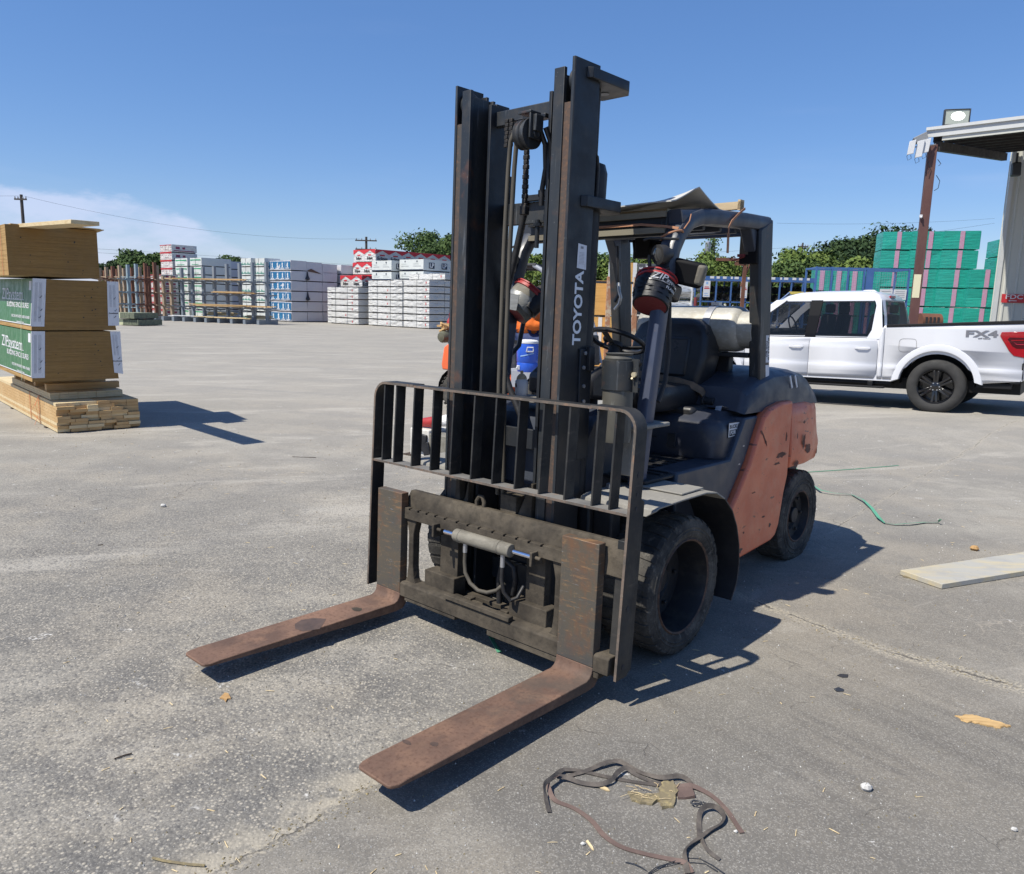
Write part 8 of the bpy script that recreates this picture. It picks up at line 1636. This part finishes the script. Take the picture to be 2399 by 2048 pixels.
strap('small webbing loop on the right of the tangle', [(1520, 860, .004, 10), (1510, 720, .004, 5), (1520, 640, .012, 30), (1570, 595, .016, 55), (1650, 605, .012, 60), (1710, 670, .008, 60), (1690, 730, .006, 40), (1600, 780, .006, 20), (1520, 840, .006, 10), (1440, 900, .006, 40), (1395, 960, .005, 60), (1400, 1040, .004, 30), (1420, 1130, .003, 10)], mat='webbing')
strap('thin strap end with a bead beside the small loop', [(1530, 850, .004, 30), (1560, 920, .008, 60), (1620, 980, .004, 30), (1680, 1018, .003, 10)], .012)
for k, (lab, pts) in enumerate((('long thin wire hoop at the bottom edge', [(1100, 1128), (1160, 1080), (1280, 1040), (1400, 1000), (1520, 1010), (1620, 1060), (1720, 1130)]), ('second thin wire crossing at the knot', [(1110, 1130), (1200, 1070), (1330, 1042), (1460, 1040), (1560, 1050), (1660, 1110)]), ('short curved wire left of the knot', [(915, 1035), (990, 1050), (1050, 1080), (1090, 1110)]))):
    mb = MB(); mb.tube([ZS(x, y, .004 + .003 * math.sin(i * 1.3)) for i, (x, y) in enumerate(pts)], .0016, 5); tag(part('wire_piece', mb, M['darkmetal'], None, smooth=True), lab, 'wire')
def chip(name, label, cat, pts, mat, h=.004, cx=None, fn=None, seed=1, jag=.0):
    rr = random.Random(seed); pp = [(fn or ZS)(x, y) for x, y in pts]; mb = MB()
    if jag: pp = [pp[i].lerp(pp[(i + 1) % len(pp)], t) + Vector((rr.uniform(-jag, jag), rr.uniform(-jag, jag), 0)) for i in range(len(pp)) for t in (0, .25, .5, .75)]
    n = len(pp)
    c_ = sum((p for p in pp), Vector()) / n
    mb.add([(p.x, p.y, .001) for p in pp] + [(c_.x + (p.x - c_.x) * .97, c_.y + (p.y - c_.y) * .97, h * rr.uniform(.7, 1.4)) for p in pp], [tuple(range(n)), tuple(range(2*n-1, n-1, -1))] + [(i, (i+1) % n, (i+1) % n + n, i + n) for i in range(n)])
    return tag(part(name, mb, mat, None), label, cat)
M['driedleaf'] = mk('dried_leaf', (.42, .26, .11), .8, 0, [(60, (.3,.17,.07), .4, .65, .7)]); M['woodchip'] = mk('split_wood', (.52, .35, .16), .8, 0, [((10, 60, 60), (.36,.23,.10), .45, .65, .8)]); M['duff'] = mk('dirty_cardboard', (.20, .165, .10), .9, 0, [(40, (.32,.26,.13), .5, .65, .8), (12, (.10,.085,.06), .5, .7, .7)], [(60, .6, .004)])
chip('cardboard_scrap', 'torn brown scrap in the middle of the strap tangle', 'scrap', [(940, 480), (1060, 500), (1180, 510), (1210, 400), (1310, 390), (1340, 480), (1300, 600), (1220, 610), (1190, 550), (1110, 580), (960, 550)], M['duff'], .010, jag=.005)
chip('red_scrap', 'dark red scrap under the webbing beside the brown scrap', 'scrap', [(1330, 440), (1440, 410), (1480, 520), (1400, 530), (1340, 530)], M['webred'], .009)
rr = random.Random(9); mb = MB()
for k in range(16): a = ZS(rr.uniform(950, 1330), rr.uniform(410, 540), .012); b = a + Vector((rr.uniform(-.05, .05), rr.uniform(-.03, .03), rr.uniform(-.004, .01))); mb.tube([a, a.lerp(b, .5) + Vector((0, 0, .003)), b], .0011, 4)
tag(part('straw', mb, M['palelumber'], None), 'pale straw stalks strewn over the brown scrap', 'straw', kind='stuff')
mb = MB(); n = 16; c_ = ZS(1490, 555, .012); mb.tube([c_ + Vector((.018 * math.cos(6.283*k/n), .011 * math.sin(6.283*k/n), .002 * math.sin(3*k))) for k in range(n + 1)], .003, 6, False); mb.tube([c_ + Vector((.022, 0, .004)), c_ + Vector((.032, -.006, 0))], .003, 6); tag(part('metal_hook', mb, M['darkmetal'], None, smooth=True), 'small dark metal ring by the red scrap', 'hook')
SS = lambda x, y: G(x, y)
chip('dry_leaf', 'dry tan leaf on the asphalt left of the near fork', 'leaf', [(400 + 237/2.072, 1350 + 595/2.072), (400 + 262/2.072, 1350 + 572/2.072), (400 + 280/2.072, 1350 + 575/2.072), (400 + 293/2.072, 1350 + 598/2.072), (400 + 276/2.072, 1350 + 600/2.072), (400 + 268/2.072, 1350 + 614/2.072), (400 + 257/2.072, 1350 + 600/2.072)], M['driedleaf'], .006, fn=SS)
B5 = lambda x, y: (1800 + x / 1.688, 1000 + y / 1.688)
chip('wood_splinter', 'jagged yellow wood splinter on the ground at the far right', 'splinter', [B5(*q_) for q_ in ((745, 1148), (790, 1140), (830, 1150), (880, 1160), (965, 1185), (930, 1190), (905, 1196), (870, 1186), (820, 1175), (770, 1165), (758, 1158))], M['woodchip'], .006, fn=SS, jag=.009)
chip('dark_tag', 'small black plastic tag right of the front wheel, upper one', 'debris', [B5(*q_) for q_ in ((270, 985), (285, 980), (316, 983), (314, 993), (292, 993))], M['ink'], .004, fn=SS); chip('dark_tag', 'small bluish plastic tag right of the front wheel, lower one', 'debris', [B5(*q_) for q_ in ((258, 1038), (278, 1033), (300, 1042), (298, 1048), (270, 1049))], M['darkmetal'], .004, fn=SS)
def stone(label, x, y, s_, mat, seed, name='stone'):
    rr = random.Random(seed); mb = MB(); mb.sphere((0, 0, 0), s_, 8, (1, .8, .7)); mb.v = [(a * rr.uniform(.8, 1.2), b * rr.uniform(.8, 1.2), c * rr.uniform(.8, 1.15)) for a, b, c in mb.v]; o = part(name, mb, mat, None); p = G(x, y); o.location = (p.x, p.y, s_ * .55); tag(o, label, 'stone')
M['chalk'] = mk('chalky_stone', (.55, .54, .51), .9, 0, [(30, (.35,.34,.32), .45, .65, .7)])
stone('white chunk of concrete at the lower right', *B5(385, 1436), .022, M['chalk'], 1); stone('small pale pebble near the right edge', *B5(972, 1598), .011, M['chalk'], 2); stone('tan stone beyond the loose board', *B5(815, 489), .03, M['driedleaf'], 3); stone('white pebble on the empty asphalt at left', 383, 1188, .022, M['chalk'], 4); stone('dark pebble on the slab below the near fork', 1355, 1590, .008, M['ink'], 5)
stone('pale pebble below the strap tangle on the left', 1200 + 572/3.453, 1720 + 897/3.453, .008, M['chalk'], 6); stone('pale pebble at the tail of the red brown strap', 1200 + 1808/3.453, 1720 + 795/3.453, .007, M['chalk'], 7)
chip('yellow_scrap', 'small yellow sliver inside the tangle', 'debris', [(680, 425), (700, 422), (770, 445), (790, 465), (770, 465), (720, 445)], M['palelumber'], .005); chip('tan_sliver', 'thin tan sliver below the tangle', 'debris', [(595, 870), (610, 865), (650, 920), (660, 945), (645, 940)], M['palelumber'], .004)
for lab, pts in (('pale stick lying at the bottom left by the seam', [(357, 2010), (385, 2017), (440, 2025), (480, 2028)]), ('dark twig on the asphalt at lower left', [(268, 1778), (290, 1770), (309, 1765)]), ('short dark stick on the open yard at left', [(229, 1277), (242, 1276)]), ('long thin stick beyond the crate at left', [(685, 1070), (740, 1072)])):
    mb = MB(); mb.tube([G(x, y, .005) for x, y in pts], .004 if 'pale' in lab else .0028, 5); tag(part('stick', mb, M['duff'] if 'pale' in lab else M['darkgap'], None), lab, 'stick')
# green banding
M['greenband'] = mk('green_banding', (.10, .33, .20), .4)
def band(label, pts, w_=.016, hts=None):
    P3 = [G(x, y, (hts[i] if hts else .004)) for i, (x, y) in enumerate(pts)]; mb = MB(); mb.ribbon(P3, w_, .0015, [(.3 * math.sin(i * 1.7), .2, 1) for i in range(len(P3))]); tag(part('plastic_band', mb, M['greenband'], None, smooth=True), label, 'banding')
band('long curling green plastic band beyond the rear wheel', [B5(*q_) for q_ in ((95, 150), (162, 222), (205, 250), (260, 262), (330, 268), (375, 288), (410, 322), (435, 356), (460, 380), (500, 386), (560, 381), (620, 377), (672, 378), (680, 366))], .024, [.01, .02, .03, .02, .01, .03, .02, .03, .01, .01, .02, .01, .01, .05])
band('short teal plastic strip under the carriage', [(1148, 1487), (1158, 1508), (1170, 1528)], .022)
mb = MB(); mb.tube([G(*B5(x, y), .004) for x, y in ((100, 181), (160, 179), (330, 168), (515, 153))], .004, 5); tag(part('wire_piece', mb, M['greenband'], None), 'straight thin green wire on the yard beyond the rear wheel', 'wire')
# loose board at right
M['greyboard'] = mk('weathered_board', (.38, .37, .33), .75, 0, [((3, 12, 12), (.48,.41,.26), .45, .62, .8), (6, (.29,.295,.30), .5, .7, .6), (40, (.2,.19,.17), .62, .72, .5)], [((4, 40, 40), .25, .002)])
qa, qb, qc = G(*B5(522, 566), .035), G(*B5(688, 622), .035), G(*B5(1011, 570), .035); qd = qc + (qa - qb)
lbv = [qa, qb, qb + (qc - qb) * 1.6, qa + (qc - qb) * 1.6]
mb = MB(); mb.add([(p.x, p.y, .035) for p in lbv] + [(p.x, p.y, .002) for p in lbv], [(0,1,2,3), (7,6,5,4), (0,4,5,1), (1,5,6,2), (2,6,7,3), (3,7,4,0)])
tag(part('loose_board', mb, [M['greyboard']], None, bevel=.003), 'pale weathered board lying on the yard at the right edge', 'board')
chip('wood_scrap', 'small grey wood scrap under the corner of the loose board', 'debris', [B5(*q_) for q_ in ((530, 595), (555, 590), (620, 604), (605, 610))], M['duff'], .01, fn=SS)
# scattered grit
rr = random.Random(11); mb = MB(); mb2 = MB()
for k in range(2600):
    y = 1.5 + 9 * rr.random() ** 1.6; x = rr.uniform(-.62, .66) * y + rr.gauss(0, .05); s_ = rr.uniform(.0012, .0032) * (1 + y * .16); t_ = mb if rr.random() < .6 else mb2
    a = rr.uniform(0, 6.28); z = .0005; q_ = [(x + s_ * math.cos(a + j * 2.09) * rr.uniform(.6, 1.3), y + s_ * math.sin(a + j * 2.09), z) for j in range(3)]; q_.append((x, y, z + s_ * 1.3)); t_.add(q_, [(0,1,3), (1,2,3), (2,0,3)])
tag(part('grit', mb, M['chalk'], None), 'pale grit scattered over the asphalt', 'grit', kind='stuff'); tag(part('grit', mb2, M['duff'], None), 'brown grit and crumbs scattered over the asphalt', 'grit', kind='stuff')

rr = random.Random(21); mb = MB()
for k in range(260):
    y = 1.6 + 7 * rr.random() ** 1.5; x = rr.uniform(-.6, .64) * y; a = rr.uniform(0, 6.28); l = rr.uniform(.008, .03) * (1 + .1 * y); d = Vector((math.cos(a) * l, math.sin(a) * l, rr.uniform(0, .003)))
    p = Vector((x, y, .002)); w_ = Vector((-d.y, d.x, 0)).normalized() * rr.uniform(.0008, .0022); mb.add([p - w_, p + w_, p + d + w_, p + d - w_, p + d * .5 + Vector((0, 0, .002))], [(0, 1, 4), (1, 2, 4), (2, 3, 4), (3, 0, 4)])
tag(part('straw_litter', mb, M['palelumber'], None), 'fine straw and bark slivers scattered over the paving', 'litter', kind='stuff')
rr = random.Random(22); mb = MB()
for k in range(320):
    t = rr.uniform(0, 1); a, b = (G(1815, 1445), G(2399, 1612)) if rr.random() < .6 else (G(500, 2045), G(890, 1835)); p = a.lerp(b, t) + Vector((rr.gauss(0, .03), rr.gauss(0, .035), 0)); an = rr.uniform(0, 6.28); l = rr.uniform(.003, .012)
    d = Vector((math.cos(an) * l, math.sin(an) * l, 0)); w_ = Vector((-d.y, d.x, 0)) * rr.uniform(.15, .6); z = Vector((0, 0, .001)); mb.add([p - w_ + z, p + w_ + z, p + d + z, p + d * .4 + Vector((0, 0, l * .35))], [(0, 1, 3), (1, 2, 3), (2, 0, 3)])
tag(part('joint_debris', mb, M['duff'], None), 'crumbled bark and grit collected along the broken paving joints', 'litter', kind='stuff')
